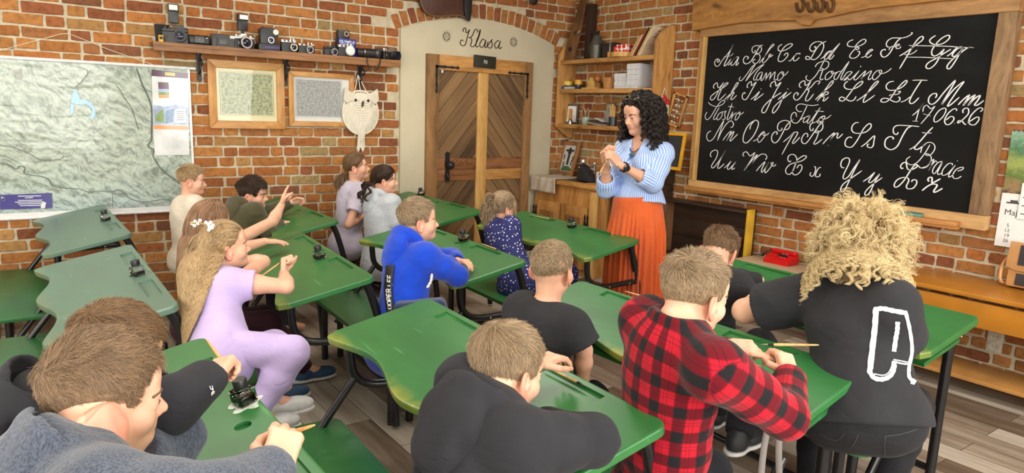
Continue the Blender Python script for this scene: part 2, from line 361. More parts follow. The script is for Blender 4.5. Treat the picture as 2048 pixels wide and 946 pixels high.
# hand-traced lettering: millimetres on its wall, first point then steps
CHALK="""2:3878,2065 15,-5 10,6 -5,16 -15,0 -9,-19 19,22 15,2 16,-16 1,-26 -19,-19 -27,6 -33,45 -49,49 -32,46 -14,25;2.6:3751,2197 23,-44 25,-61 26,-55 -6,-11 -25,16 -31,38;1.4:3838,2102 -38,1 -36,5 -20,18;2.2:3787,2029 -34,27 -23,29 -25,10 -19,-3 39,-3 32,-46 -7,-15 -25,12 -39,52 22,-59 -13,-3 -13,21;2.4:3468,2176 28,-8 33,-58 39,-57 38,-18 27,12 6,26 -16,22 -24,-3 -6,-13 15,-4;2:3535,2141 1,-16 17,-4 12,20 -5,24 -33,11 -36,-8 -14,-19 5,-23 30,-19 12,1 -12,7 -24,-17 -5,-27 23,-32 27,-2 14,15 -8,15 -15,-3;2:3486,2036 -43,49 -41,56 -35,30 15,5 33,-43 40,-76 -8,-21 -22,16 -34,39 -6,8 12,3 8,-18 -15,-3 -24,15;2.3:3296,2173 28,-16 2,-24 -20,-11 -37,4 -43,19 -20,21 24,7 38,-17 32,-41 18,-51 -12,-21 -32,3 -33,31 -4,23 18,3 14,-17;2.1:3228,2044 -22,4 -32,38 -34,12 -5,-6 27,5 23,-34 -7,-20 -21,5 -22,20;2:3651,1933 11,-16 -7,-16 -22,6 -37,42 -44,58 -30,22 19,-31 30,-54 25,-41 -5,2 -49,55 -54,45 -47,21 27,-22 39,-44 18,-42 -9,-15 -24,10;1.8:3447,1966 26,-5 23,-35 -5,-23 -23,10 -22,49 8,-37 0,-25 -16,8 -28,53 3,-61 -4,12 -37,52 7,-65 -7,20 -38,47 2,-51 -9,-15 -22,10;1.8:3278,1964 25,-26 1,-32 -15,-8 -29,27 -3,30 17,9 -7,-18 -15,-11 -17,10 -16,21;2.3:3009,2126 1,12 11,2 -12,-14 9,-15 20,-4 20,18 -6,26 -27,20 -33,4 -31,-10 -13,-23 6,-34 21,-37 31,-24 30,4 28,20 19,-3 -4,-16 -22,-3 -16,9 -35,60 -29,37 -44,19;2.1:2962,2049 -22,13 -21,29 -27,12 -13,-6 24,-3 29,-36 -6,-14 -20,9 -27,44 -54,57 31,-43 38,-59 -5,-9 -16,9 -15,21;2.2:2728,2173 28,-10 13,-18 -10,-15 -35,-7 -46,4 -36,18 -5,18 16,8 29,-15 23,-27 0,-19 -11,-8 -14,7 7,9 16,-6 27,-30 11,-25 -20,-14 -30,6 -20,23 4,17 13,-1;2.1:2655,2046 -24,6 -34,31 -17,10 12,6 20,-15 12,-25 -13,-15 -18,7 -11,12;2:2999,1991 -14,23 -32,14 -33,3 -26,-13 4,-30 27,-18 25,-5 11,8 -10,7 -17,-6 8,-34 7,-31 -8,-13 -20,9;2:2930,2041 19,-44 31,-60 30,-34 24,-12 25,11 5,17 -8,12;1.9:2854,1957 28,-3 26,-26 -2,-27 -15,-4 -26,18 -15,30 12,14 3,-13 -13,-6 -28,8;1.9:2793,1957 27,-9 19,-26 -3,-24 -21,5 -23,44 -52,75 30,-64 18,-48 -7,-17 -13,17 -24,36 -35,-1 53,-52 -12,1 -15,11 -13,-13 -25,20 -39,43 31,-47 -6,-17 -18,9 -54,54 23,-54 -6,10 -58,43 16,-47 -5,-15 -18,11;1.9:2511,1955 25,-7 22,-32 -7,-23 -18,1 -29,35 -4,22 15,2 -5,-20 -27,0 -27,13 -21,19;3.2:2653,1988 -3,-8;2.3:2467,2107 14,4 10,16 -8,24 -27,15 -35,-1 -35,-2 -33,8 -25,17 8,7;2.6:2400,2160 19,-16 20,-34 22,-44 26,-23 22,4 12,22 -7,19 -17,6 -6,-7;2:2468,2088 -4,13 -15,10 -21,-3 -24,8 0,6 15,1 6,-13 -9,-15 -18,1 -7,12;2.6:2392,2044 -42,26 -43,33 -43,32 -10,19 11,11 21,-15 28,-46 34,-74 33,-70;1.8:2362,2053 -31,-2 -29,11 -20,18;2:2340,2111 -119,-9 -129,-10 -63,-9 -86,-8;1.8:2342,2035 -115,-6 -82,-8 -95,-9;2.5:2179,2165 22,-14 11,-16 -12,-17 -31,-12 -43,7 -31,28 3,18 15,1 32,-19 30,-38 15,-36 -6,-24 -18,-8 -24,13 -26,28 16,-35 22,-53 28,-29 23,-1 8,16 -16,23 -45,25 -35,25 -42,27;2.5:2094,2031 -21,14 -24,28 -23,12 -16,-4 24,-4 24,-26 4,-20 -16,-2 -22,20 -20,33 19,-43 23,-54 21,-33 16,4 -3,23 -29,38 -36,32 -37,28 -35,-2;2.3:3903,1843 14,4 0,18 -21,20 -16,-1 -5,-24 -10,-13 -16,6 -34,37 28,-43 47,-80 30,-24 21,11 -11,26 -57,36 -57,30 -45,35 17,4 34,-34 35,-75 3,-29 -22,0 -55,49;2.2:3794,1745 -49,44 -61,65 -15,32 17,-6 32,-52 49,-85 -23,33 -34,33 -6,-9 22,-37 -1,-15 -21,7 -31,28;2.3:3567,1844 13,7 -5,23 -25,19 -9,-9 0,-21 -14,2 -30,23 27,-48 42,-76 26,-17 25,17 -2,30 -17,12 -6,-12;2.2:3534,1749 -37,28 -40,37 20,-33 22,-30 -6,-6 -32,21 -43,31;3.6:3450,1834 -6,-2;2.5:3354,1847 11,12 -12,23 -22,9 -11,-12 -7,-22 -12,4 -30,23 30,-50 42,-86 38,-88 25,-15 14,15 -16,38 -47,46 -49,33 -48,28;2.4:3284,1750 -36,29 -34,30 27,-44 33,-78 33,-40 15,6 -10,38 -50,49 -89,67;3.6:3210,1833 -6,-2;1.9:3961,1724 -34,-22 -57,-13 -58,17 -25,24 18,12 35,-23 39,-54 38,-59 37,-31 24,16 0,27 -15,21;1.8:3837,1683 42,-67 11,-32 -20,-2 -29,34;1.8:3805,1644 36,-19 13,-36 -12,-13 -31,23 -10,32 7,15 -41,-1 7,8 1,-39 -8,-22 20,-14 11,4;1.9:3711,1718 20,-64 17,-62 -9,-13 -19,23 -22,44 1,-13 8,-53 -12,35 -34,27;1.9:3748,1692 -30,-3 -26,-2;1.8:3632,1647 27,-22 9,-39 -14,-4 -25,31 -5,30 11,4 -2,-17 -21,0 -23,18;2.3:3093,1842 14,5 5,22 -24,21 -18,-3 -6,-28 -21,4 -23,26 30,-59 45,-66 30,-17 23,17 0,24 -19,16 -15,-9 7,-12;2.2:2961,1864 -13,14 9,11 27,-8 31,-37 29,-19 -16,-2 3,-16 16,-43 -2,-21 -26,7 -33,45;2.2:2968,1750 -45,47 -63,55 -18,29 12,5 30,-39 68,-106 -27,33 -31,32 -22,0 5,-14 29,-9 9,-9 -16,-5 7,-25 -14,2 -27,26;2.4:2732,1884 19,-15 4,-23 -23,-18 -47,0 -44,22 -19,26 14,4 34,-26 43,-66 32,-41 27,-2 9,15 -18,12 -30,-14 -35,-15 -27,9 -13,25;2.3:2651,1745 -42,29 -56,53 -39,45 10,7 31,-35 40,-74 7,-31 -16,0 -61,46;1.9:3067,1664 26,-3 24,21 -3,24 -30,13 -48,-7 -53,-4 -47,8;2:3030,1707 24,-62 26,-53 27,-20 36,13 12,34 -12,29 -24,3 -12,-31;1.7:3160,1585 -31,15;1.8:3070,1599 -15,13 -60,20 35,-10 18,-29 -7,-14 -25,15 -21,36 18,-46 -9,-9 -19,20 -64,100 37,-71 14,-34 -14,-11 -24,17;1.8:2958,1668 -36,-1 -33,-2;1.8:2878,1635 29,-10 22,-29 1,-16 -23,3 -27,29 -2,18 24,-7 -12,-12 -29,4 -32,26;2.4:2407,1878 29,-5 19,-21 -7,-26 -27,-9 -38,4 -39,21 -23,29 7,11 23,-19 32,-42 31,-55 27,-26 30,-2 8,13 -18,13 -31,-4 -31,-15 -27,-6 -19,13 2,17 11,2;1.9:2427,1779 -14,9 -38,2 -19,14 3,7 14,-4;2.5:2229,1880 21,-39 25,-53 13,-42 -12,-17 -20,9 -26,31;2.2:2287,1882 -48,1 -48,-3;2:2345,1738 -30,12 -29,25;2.5:2129,1767 -7,16 7,13 23,-6 16,-23 -3,-29 -22,-12 -28,21 -38,61 -54,71 22,-60 40,-94 -28,46 -37,56 -48,43 28,-51 47,-96 -15,0 -46,49;2.6:1987,1724 -28,36 -29,27 8,-23 19,-44 -27,40 -32,27 8,-19 22,-47 -27,39 -32,24 10,-32 14,-27 -18,0 -31,28;1.9:2257,1650 -32,34 -30,48 23,-40 7,-42 5,-35;1.9:2250,1614 -34,0;1.8:2194,1676 -2,29 -18,15 -27,-23 -23,17 27,-50 45,-67;1.8:2190,1664 -49,-14;2:2071,1703 24,-17 22,-41 -2,-29 -18,-1 -30,31 -14,41 10,16 18,-9;2.2:1991,1686 2,12 20,-2 26,-29 14,-41 -11,-26 -23,1 -19,27 3,18 19,3 23,-23;2.4:1994,1608 -4,-1;2.2:1951,1673 3,20 -17,12 -14,-8 -2,-28 22,-32 22,-24 9,-1 -4,12 -18,1 -17,-19 -12,-4;2.2:1855,1683 -12,15 12,10 20,-10 27,-36 10,-36 -10,-21 -26,-3 -18,26 0,19 14,2 29,-23 17,-12;2.2:3904,1482 32,-19 11,-33 -17,-31 -24,-5 -36,26 -42,74 -47,78 16,-54 32,-118 -27,64 -41,69 -40,36 -26,-1 -16,-24 11,-24 18,1;2.2:3774,1405 -33,44 -34,33 -11,-4 40,-75 -28,43 -38,41 7,-31 23,-40 -7,-11 -29,26 -36,36;2.5:3515,1509 -4,32 -27,35 -18,9 -25,-16 3,-42 32,-70 50,-54 30,-4 16,23 -7,57 -34,66 -46,35;2:3474,1414 -35,19 -35,40 -27,22 19,-5 34,-44 -4,-33 -19,1 -35,44 1,29 17,-5 -12,-18 -24,7 -22,18;2.3:3224,1533 0,-17 21,-7 18,20 -7,38 -35,21 -37,1 -27,-19 3,-33 21,-17 14,2;2.5:3152,1582 33,-29 29,-63 31,-59 31,-19 26,20 4,33 -16,28 -23,7 -7,-16 9,-5;2.3:3200,1423 -44,37 -43,44 24,-47 63,-132;2.3:3147,1468 -41,35 -23,-3 18,-42 19,-33 -10,-8 -25,22 -23,29;2.3:2960,1541 2,-16 15,-3 11,22 -7,28 -29,12 -37,9 -28,-22 0,-35 27,-25 21,-3 5,8 -12,6 -14,-9 11,-50 17,-36 -18,-3 -46,38;2.4:2881,1590 31,-24 39,-61 40,-65 26,-20 24,13 3,28 -16,31 -21,7 -11,-17 8,-11;2.3:2870,1425 -37,47 -40,40 -1,-7 16,-36 23,-54 -26,58 -25,32 -20,5 6,-23 -4,-12 -13,5 -25,28;2.5:2615,1592 25,-2 20,-23 0,-30 -21,-18 -39,-2 -45,13 -29,31 3,24 18,-1 30,-36 29,-69 32,-54 27,-11 29,11 5,30 -14,26 -19,7 -13,-7;2.4:2578,1422 -36,31 -48,52 -2,-35 2,-37 17,-13 22,7 0,15 -11,2;2.4:2334,1536 6,-13 14,-1 14,16 -1,29 -23,15 -45,1 -49,-1 -46,-3;2.7:2254,1580 25,-17 24,-51 23,-66 29,-27 28,-1 28,20 2,40 -19,23 -21,2 -12,-8 4,-9;2.6:2118,1578 27,-34 33,-50 31,-44 5,-18 -18,-4 -24,17 -27,26;2:2247,1424 -22,14 -15,15;1.9:2181,1541 -30,-3 -31,3;1.8:2172,1406 -2,28 -13,29 -27,16 -27,-6 -15,-23 5,-28 16,-24 19,-6 11,6 -6,6 -17,-6 -14,-18 1,-28 19,-30 25,-11;1.8:2121,1464 20,-49 30,-54 29,-31 27,-7 26,14 3,21 -22,21;2.4:3875,1256 16,17 -11,29 -38,18 -26,-14 8,-51 39,-62 3,-25 -23,1 -44,52 -64,101 44,-77 23,-70 -20,-5 -45,40;2.2:3733,1174 -30,27 -33,36 27,-44 3,-23 -21,2 -57,63 27,-38 8,-25 -16,1 -14,12;2.3:3544,1289 13,3 0,20 -24,14 -22,-13 -18,-19 -19,8 -28,21 37,-73 53,-83 -54,74 -62,71 37,-69 40,-80 -44,85 -44,52 -38,18 -30,-7 -9,-20 12,-18;2.2:3417,1175 -32,43 -42,40 21,-51 6,-30 -15,-1 -47,81 26,-51 2,-30 -15,-1 -50,70 4,12 13,-7 -9,-19 -19,-2 -18,16;2.4:3115,1283 12,-10 17,17 -4,27 -26,16 -28,-7 -18,-26 5,-41 18,-56 27,-27 29,9 4,32 -34,39 -48,17 -47,17 -31,27 7,13 28,-7 40,-36 18,-56 9,-37 -20,-18 -33,14 -23,38 6,26 20,1 16,-26;2.3:2919,1254 -12,-4 -3,-26 10,-36 18,-10 13,12 -7,18;2.3:2861,1252 18,-6 15,-30 5,-31 -15,-7 -19,10 -1,18;2.5:2683,1265 16,-1 13,20 -7,34 -28,19 -23,-6 -3,-30 26,-74 6,-34 -12,-10 -28,22 -24,48 -44,79 28,-69 38,-109 24,-58 19,-4 7,18 -16,36 -43,39 -81,70;2.4:2533,1178 -38,32 -36,41 23,-43 11,-26 -11,-7 -22,18 -37,49 24,-52 30,-86 19,-20 13,4 -5,26 -36,45 -66,60;1.8:2103,1364 -5,-6 -14,10 21,-75 -8,28 -22,39 -11,-7;1.8:2032,1361 26,-12 22,-39 0,-27 -16,-1 -34,75 20,-66 -6,-18 -18,12;1.8:1969,1340 3,12 24,-6 25,-40 0,-33 -19,2 -17,14 -34,54 26,-53 4,-25 -11,1 -16,18;1.8:1934,1306 -24,10 -8,13 10,3 28,-14 17,-35 -7,-24 -22,0 -22,17;3:1944,1372 -3,-2;2:2177,1323 -14,-14 -24,0 -22,14 -16,31;2.6:2269,1298 12,-5 8,16 -12,21 -20,4 -14,-38 -21,-7 -31,16 -10,17 13,4 21,-28 35,-76 32,-47 24,-13 9,18 -15,33 -36,20 -33,-1 -7,-21 10,-35 -13,-16 -32,8 -18,32 5,23 21,0 8,-14;3:2094,1222 9,10 -4,15 -17,4 -5,-21 -2,-16 -22,14 -26,20;3:2131,1157 -31,33 -26,17 -23,1 -9,-8 15,-35 -5,-10 -22,13 -23,19"""
KLASA="""1.5:3591,2322 -10,11 9,17 21,8 4,-22 -1,-17 10,-3 16,9 16,23 -16,-44 -18,-67 -15,-36 -26,-10 -23,14 -2,24 17,16 17,-9;1.4:3739,2330 11,16 -15,13 -23,-13 -16,-37 -19,-26 -29,-11 16,1 19,-14 -4,-33 -9,-23 16,-12 27,8 26,37 31,71 9,47 -7,-6 -12,-50 -19,-42 -10,-48 12,-15 23,13;1.4:3832,2263 -20,10 -23,-22 -13,-28 8,-24 20,-4 23,18 19,54 -9,-45 4,-27 21,13 23,29 36,44 -10,-19 12,-24 -6,-31 -24,-13 -25,14 -4,25 13,22;1.4:4005,2267 -18,7 -23,-19 -13,-26 11,-27 14,-2 24,25 21,48 -15,-42 -2,-26 14,-6 21,20"""

# ------------------------------------------------------------------ room shell
BACK_Y, SIDE_X, CEIL = -2.05, -2.85, 3.0
def st(o): o['kind'] = 'structure'; return o

def floor_mat():
  q, n, l, b = nmat('wood_look_planks')
  tc = n.new('ShaderNodeTexCoord')
  mp = n.new('ShaderNodeMapping'); mp.inputs['Rotation'].default_value = (0, 0, math.radians(90))
  l.new(tc.outputs['Object'], mp.inputs['Vector'])
  br = n.new('ShaderNodeTexBrick')
  br.inputs['Scale'].default_value = 1.0
  br.inputs['Brick Width'].default_value = 0.92; br.inputs['Row Height'].default_value = 0.155
  br.inputs['Mortar Size'].default_value = 0.0022; br.inputs['Mortar Smooth'].default_value = 0.3
  br.offset = 0.37
  br.inputs['Color1'].default_value = (0, 0, 0, 1); br.inputs['Color2'].default_value = (1, 1, 1, 1); br.inputs['Mortar'].default_value = (0.5, 0.5, 0.5, 1)
  l.new(mp.outputs[0], br.inputs['Vector'])
  off = n.new('ShaderNodeVectorMath'); off.operation = 'MULTIPLY_ADD'; off.inputs[1].default_value = (7, 3, 5)
  l.new(br.outputs['Color'], off.inputs[0]); l.new(mp.outputs[0], off.inputs[2])
  g = noise_node(n, l, off.outputs[0], 16, 7, 0.68, (0.09, 1, 1))
  g2 = noise_node(n, l, off.outputs[0], 3.0, 3, 0.5, (0.35, 1, 1))
  big = noise_node(n, l, tc.outputs['Object'], 0.55, 2)
  tone = math_n(n, l, 'MULTIPLY_ADD', br.outputs['Color'], 0.34, math_n(n, l, 'MULTIPLY', g.outputs['Fac'], 0.5))
  tone = math_n(n, l, 'MULTIPLY_ADD', g2.outputs['Fac'], 0.34, tone)
  r = ramp(n, l, tone, [(0.28, srgb(56, 44, 36)), (0.48, srgb(108, 92, 76)), (0.62, srgb(150, 136, 120)), (0.82, srgb(190, 180, 166))])
  col = mixc(n, l, br.outputs['Fac'], r.outputs[0], srgb(70, 58, 48))
  l.new(col, b.inputs['Base Color'])
  b.inputs['Roughness'].default_value = 0.48
  bump(n, l, b, math_n(n, l, 'SUBTRACT', g.outputs['Fac'], math_n(n, l, 'MULTIPLY', br.outputs['Fac'], 1.5)), 0.25, 0.002)
  return q
mb = MB().box(((SIDE_X + EX) / 2, (BACK_Y + DY) / 2, -0.05), (EX - SIDE_X + 0.6, DY - BACK_Y + 0.6, 0.1))
st(mb.build('floor', floor_mat()))
PLASTER = plain('lime_plaster', srgb(196, 186, 160), 0.9, 0, 0.07, 3.2, 0.2)
mb = MB().box(((SIDE_X + EX) / 2, (BACK_Y + DY) / 2, CEIL + 0.06), (EX - SIDE_X + 0.6, DY - BACK_Y + 0.6, 0.1))
st(mb.build('ceiling', plain('ceiling_white', srgb(226, 220, 208), 0.9)))

def brick_mat():
  q, n, l, b = nmat('old_brick')
  at = n.new('ShaderNodeAttribute'); at.attribute_name = 'brick_colour'
  tc = n.new('ShaderNodeTexCoord')
  t1 = noise_node(n, l, tc.outputs['Object'], 28, 6, 0.65)
  t2 = noise_node(n, l, tc.outputs['Object'], 140, 3, 0.6)
  r = ramp(n, l, t1.outputs['Fac'], [(0.25, (0.55, 0.5, 0.48)), (0.5, (1, 1, 1)), (0.78, (1.3, 1.25, 1.15))])
  col = mixc(n, l, 1.0, at.outputs['Color'], r.outputs[0], 'MULTIPLY')
  l.new(col, b.inputs['Base Color']); b.inputs['Roughness'].default_value = 0.88
  b.inputs['Specular IOR Level'].default_value = 0.25
  h = math_n(n, l, 'MULTIPLY_ADD', t2.outputs['Fac'], 0.4, t1.outputs['Fac'])
  bump(n, l, b, h, 0.6, 0.004)
  return q
BRICK = brick_mat()
def mortar_mat(name, c):
  q, n, l, b = nmat(name)
  tc = n.new('ShaderNodeTexCoord')
  t1 = noise_node(n, l, tc.outputs['Object'], 9, 6, 0.7); t2 = noise_node(n, l, tc.outputs['Object'], 130, 3, 0.7)
  r = ramp(n, l, t1.outputs['Fac'], [(0.3, tuple(v * 0.68 for v in c)), (0.7, tuple(min(1, v * 1.15) for v in c))])
  l.new(r.outputs[0], b.inputs['Base Color']); b.inputs['Roughness'].default_value = 0.95
  bump(n, l, b, math_n(n, l, 'ADD', t2.outputs['Fac'], t1.outputs['Fac']), 0.8, 0.004)
  return q
MORTAR = mortar_mat('lime_mortar', srgb(206, 192, 164))
PAL = [srgb(178, 116, 64), srgb(172, 108, 60), srgb(184, 126, 72), srgb(162, 100, 60), srgb(146, 88, 58), srgb(178, 134, 82), srgb(168, 112, 68), srgb(186, 128, 72), srgb(132, 86, 60), srgb(168, 142, 96)]
PAL_W = [5, 5, 4, 4, 3, 1.2, 3, 3, 1.5, 0.5]
class Bricks:
  def __init__(s): s.V, s.Fc, s.Cl = [], [], []
  def add(s, quad, col, j=0.0016, depth=0.009):
    """quad: four corners (a, z) counter-clockwise, in wall coordinates; extruded out of the wall"""
    a, b_, c_, d_ = [np.array(p, float) for p in quad]
    ring = []
    w = np.linalg.norm(b_ - a); nx = 5 if w > 0.17 else 3
    for k in range(nx): ring.append(a + (b_ - a) * k / nx)
    for k in range(2): ring.append(b_ + (c_ - b_) * k / 2)
    for k in range(nx): ring.append(c_ + (d_ - c_) * k / nx)
    for k in range(2): ring.append(d_ + (a - d_) * k / 2)
    ring = np.array(ring); cen = ring.mean(0)
    corner = {0, nx, nx + 2, 2 * nx + 2}
    ring = ring + RNG.normal(0, j, ring.shape)
    for k in corner: ring[k] += (cen - ring[k]) / np.linalg.norm(cen - ring[k]) * RNG.uniform(0.001, 0.005)
    N = len(ring); i0 = len(s.V); out = RNG.uniform(0.7, 1.35) * depth
    tilt = RNG.normal(0, 0.012, 2)
    def lay(ins, h):
      dirs = cen - ring; ln = np.linalg.norm(dirs, axis=1, keepdims=True)
      p = ring + dirs / ln * ins
      for q in p: s.V.append((q[0], q[1], h + float(np.dot(q - cen, tilt)) + RNG.normal(0, 0.0006)))
    lay(0, -0.002); lay(0.0012, out * 0.72); lay(0.006, out)
    for r_ in range(2):
      for k in range(N):
        s.Fc.append((i0 + r_ * N + k, i0 + r_ * N + (k + 1) % N, i0 + (r_ + 1) * N + (k + 1) % N, i0 + (r_ + 1) * N + k))
    s.V.append((cen[0], cen[1], out * 1.02)); ci = len(s.V) - 1
    for k in range(N): s.Fc.append((i0 + 2 * N + k, i0 + 2 * N + (k + 1) % N, ci))
    f = RNG.uniform(0.82, 1.12)
    s.Cl += [tuple(v * f for v in col)] * (3 * N + 1)
  def build(s, name, M, mortar_rect, holes=()):
    me = bpy.data.meshes.new(name)
    V = [M @ Vector(v) for v in s.V]; F_ = list(s.Fc); nb = len(F_)
    cl = list(s.Cl)
    a0, a1, z0, z1 = mortar_rect
    i0 = len(V)
    for p in ((a0, z0, 0), (a1, z0, 0), (a1, z1, 0), (a0, z1, 0), (a0, z0, -0.2), (a1, z0, -0.2), (a1, z1, -0.2), (a0, z1, -0.2)):
      V.append(M @ Vector(p)); cl.append((0.4, 0.3, 0.2))
    for f in ((0, 1, 2, 3), (7, 6, 5, 4), (0, 4, 5, 1), (1, 5, 6, 2), (2, 6, 7, 3), (3, 7, 4, 0)): F_.append(tuple(i0 + k for k in f))
    me.from_pydata(V, [], F_)
    at = me.attributes.new('brick_colour', 'FLOAT_COLOR', 'POINT')
    at.data.foreach_set('color', np.array([(*c, 1) for c in cl], np.float32).ravel())
    mi = np.zeros(len(F_), np.int32); mi[nb:] = 1
    me.polygons.foreach_set('material_index', mi)
    return st(link_mesh(name, me, [BRICK, MORTAR]))
PAL = [tuple(v * 0.86 for v in c) for c in PAL]
def pick(): return random.choices(PAL, PAL_W)[0]
def courses(B, a0, a1, z0, z1, inside, cp=0.0815, J=0.0125, wob=0.003, edges_=()):
  nz = int((z1 - z0) / cp)
  for i in range(nz):
    z = z0 + i * cp
    a = a0 - random.uniform(0, 0.25)
    kinds = ['s', 'h'] if i % 2 else ['h', 's']
    k = random.random() < 0.5
    while a < a1:
      k = not k
      if random.random() < 0.18: k = not k
      w = random.uniform(0.235, 0.275) if k else random.uniform(0.112, 0.14)
      lo, hi = max(a, a0), min(a + w, a1)
      cx, cz = (lo + hi) / 2, z + cp / 2
      for e_, zt_ in edges_:
        if cz < zt_ and lo < e_ < hi:
          if e_ - lo > hi - e_: hi = e_
          else: lo = e_
      cx = (lo + hi) / 2
      if hi - lo > 0.03 and not inside(cx, cz) and not inside(lo + 0.01, cz) and not inside(hi - 0.01, cz):
        dz = random.uniform(-wob, wob)
        t = J / 2 + random.uniform(-0.003, 0.003)
        B.add([(lo + t, z + J / 2 + dz), (hi - t, z + J / 2 + dz), (hi - t, z + cp - J / 2 + dz), (lo + t, z + cp - J / 2 + dz)], pick())
      a += w + 0.002
# wall with the map: a runs along x, out of the wall is -y
ML = frame_mat((0, DY, 0), (1, 0, 0), (0, 0, 1))
ARCH_L, ARCH_R = LW(798, 200).x, LW(1101, 200).x
ARCH_C = (ARCH_L + ARCH_R) / 2; ARCH_Z = LW(798, 58).z
z_top = LW(935, 36).z
_h = z_top - ARCH_Z; _w = (ARCH_R - ARCH_L) / 2; ARCH_R0 = (_w * _w + _h * _h) / (2 * _h)
ARCH_CZ = z_top - ARCH_R0
def in_arch(a, z, grow=0.0):
  if a < ARCH_L - grow or a > ARCH_R + grow: return False
  if z < ARCH_Z: return True
  return math.hypot(a - ARCH_C, z - ARCH_CZ) < ARCH_R0 + grow
B = Bricks()
def skip_left(a, z):
  if in_arch(a, z, 0.0): return True
  return z > ARCH_Z - 0.02 and ARCH_L - 0.06 < a < ARCH_R + 0.06 and math.hypot(a - ARCH_C, z - ARCH_CZ) < ARCH_R0 + 0.15
courses(B, SIDE_X, EX, 0.01, 3.02, skip_left, edges_=((ARCH_L - 0.002, ARCH_Z), (ARCH_R + 0.002, ARCH_Z)))
th = math.asin((_w + 0.05) / (ARCH_R0 + 0.02)); nr = int(2 * th * (ARCH_R0 + 0.07) / 0.083)
for k in range(nr):
  t0, t1 = -th + 2 * th * k / nr, -th + 2 * th * (k + 1) / nr
  g = 0.0075 / ARCH_R0; r0, r1 = ARCH_R0 + 0.008, ARCH_R0 + 0.14
  P_ = lambda t, r: (ARCH_C + r * math.sin(t), ARCH_CZ + r * math.cos(t))
  B.add([P_(t0 + g, r0), P_(t1 - g, r0), P_(t1 - g, r1 + random.uniform(-0.01, 0.01)), P_(t0 + g, r1 + random.uniform(-0.01, 0.01))], pick())
B.build('wall_left', ML, (SIDE_X - 0.2, EX + 0.2, -0.1, 3.05))
# blackboard wall: a runs along -y seen from the room, out of the wall is -x
MR = frame_mat((EX, 0, 0), (0, -1, 0), (0, 0, 1))
B = Bricks()
courses(B, -DY, -BACK_Y, 0.01, 3.02, lambda a, z: False, 0.0805, 0.0155, 0.005)
B.build('wall_right', MR, (-DY - 0.2, -BACK_Y + 0.2, -0.1, 3.05))
# wall behind the camera and side wall, with windows
def win_wall(name, M, a0, a1, wins, mat):
  mb = MB(); zs, zt = 0.85, 2.62
  edges = [a0]
  for c, w in wins: edges += [c - w / 2, c + w / 2]
  edges.append(a1)
  for i in range(0, len(edges), 2):
    p, q = edges[i], edges[i + 1]
    mb.box(((p + q) / 2, 1.5, -0.12), (q - p, 3.1, 0.24))
  for c, w in wins:
    mb.box((c, zs / 2, -0.12), (w, zs, 0.24)); mb.box((c, (zt + 3.05) / 2, -0.12), (w, 3.05 - zt, 0.24))
  mb.tf(M)
  st(mb.build(name, mat, None, False))
  return zs, zt
wall_paint = plain('warm_wall_paint', srgb(206, 190, 164), 0.9, 0, 0.05, 3)
MBK = frame_mat((0, BACK_Y, 0), (-1, 0, 0), (0, 0, 1))
MSD = frame_mat((SIDE_X, 0, 0), (0, 1, 0), (0, 0, 1))
wn_ = 0
for nm, M, a0, a1, wins in (('wall_back', MBK, -EX, -SIDE_X, [(-3.0, 1.6), (-0.55, 1.6), (1.9, 1.6)]), ('wall_side', MSD, BACK_Y, DY, [(1.0, 1.6), (3.8, 1.6)])):
  zs, zt = win_wall(nm, M, a0, a1, wins, wall_paint)
  for c, w in wins:
    wn_ += 1
    mb = MB()
    for da in (-w / 2 + 0.03, 0, w / 2 - 0.03): mb.box((c + da, (zs + zt) / 2, -0.1), (0.06, zt - zs, 0.07), None, 0.006)
    for z in (zs + 0.03, zs + (zt - zs) * 0.66, zt - 0.03): mb.box((c, z, -0.1), (w, 0.06, 0.06), None, 0.006)
    mb.tf(M)
    st(mb.build('window_%d' % wn_, plain('window_white', (0.75, 0.74, 0.72), 0.5)))

# ------------------------------------------------------------------ plaster arch with the door
def arch_pts(n=28):
  P = [(ARCH_L, 0), (ARCH_R, 0), (ARCH_R, ARCH_Z)]
  t1 = math.asin(_w / ARCH_R0)
  for k in range(1, n):
    t = t1 - 2 * t1 * k / n
    P.append((ARCH_C + ARCH_R0 * math.sin(t), ARCH_CZ + ARCH_R0 * math.cos(t)))
  P.append((ARCH_L, ARCH_Z))
  return P
mb = MB().prism(arch_pts(), 0.03, ML, 0.004)
trim1 = st(mb.build('trim_1', PLASTER))
def ribbon(mb, pts, w, M, z, k=4):
  """a flat painted stroke lying on a wall (wall coordinates in metres)"""
  P = catmull([(p[0], p[1], 0) for p in pts], k) if len(pts) > 2 else [Vector((p[0], p[1], 0)) for p in pts]
  L, R = [], []
  N = len(P)
  for i, p in enumerate(P):
    t = (P[min(i + 1, N - 1)] - P[max(i - 1, 0)]);
    if t.length < 1e-9: t = Vector((1, 0, 0))
    t.normalize(); nrm = Vector((-t.y, t.x, 0))
    ww = w * (0.62 + 0.38 * abs(t.y)) * (0.6 if i in (0, N - 1) else 1)
    L.append(M @ (p + nrm * ww / 2 + Vector((0, 0, z)))); R.append(M @ (p - nrm * ww / 2 + Vector((0, 0, z))))
  mb.grid([L, R])
def strokes(txt):
  for s_ in txt.split(';'):
    w, p = s_.split(':')
    a = np.cumsum([[int(v) for v in q.split(',')] for q in p.split()], 0) / 1000
    yield float(w), [tuple(q) for q in a]
mb = MB()
for w, p in strokes(KLASA): ribbon(mb, p, 0.0115, ML, 0.0312)
INK = plain('brown_paint', srgb(48, 34, 22), 0.8)
mb.build('lettering', INK, trim1, False)
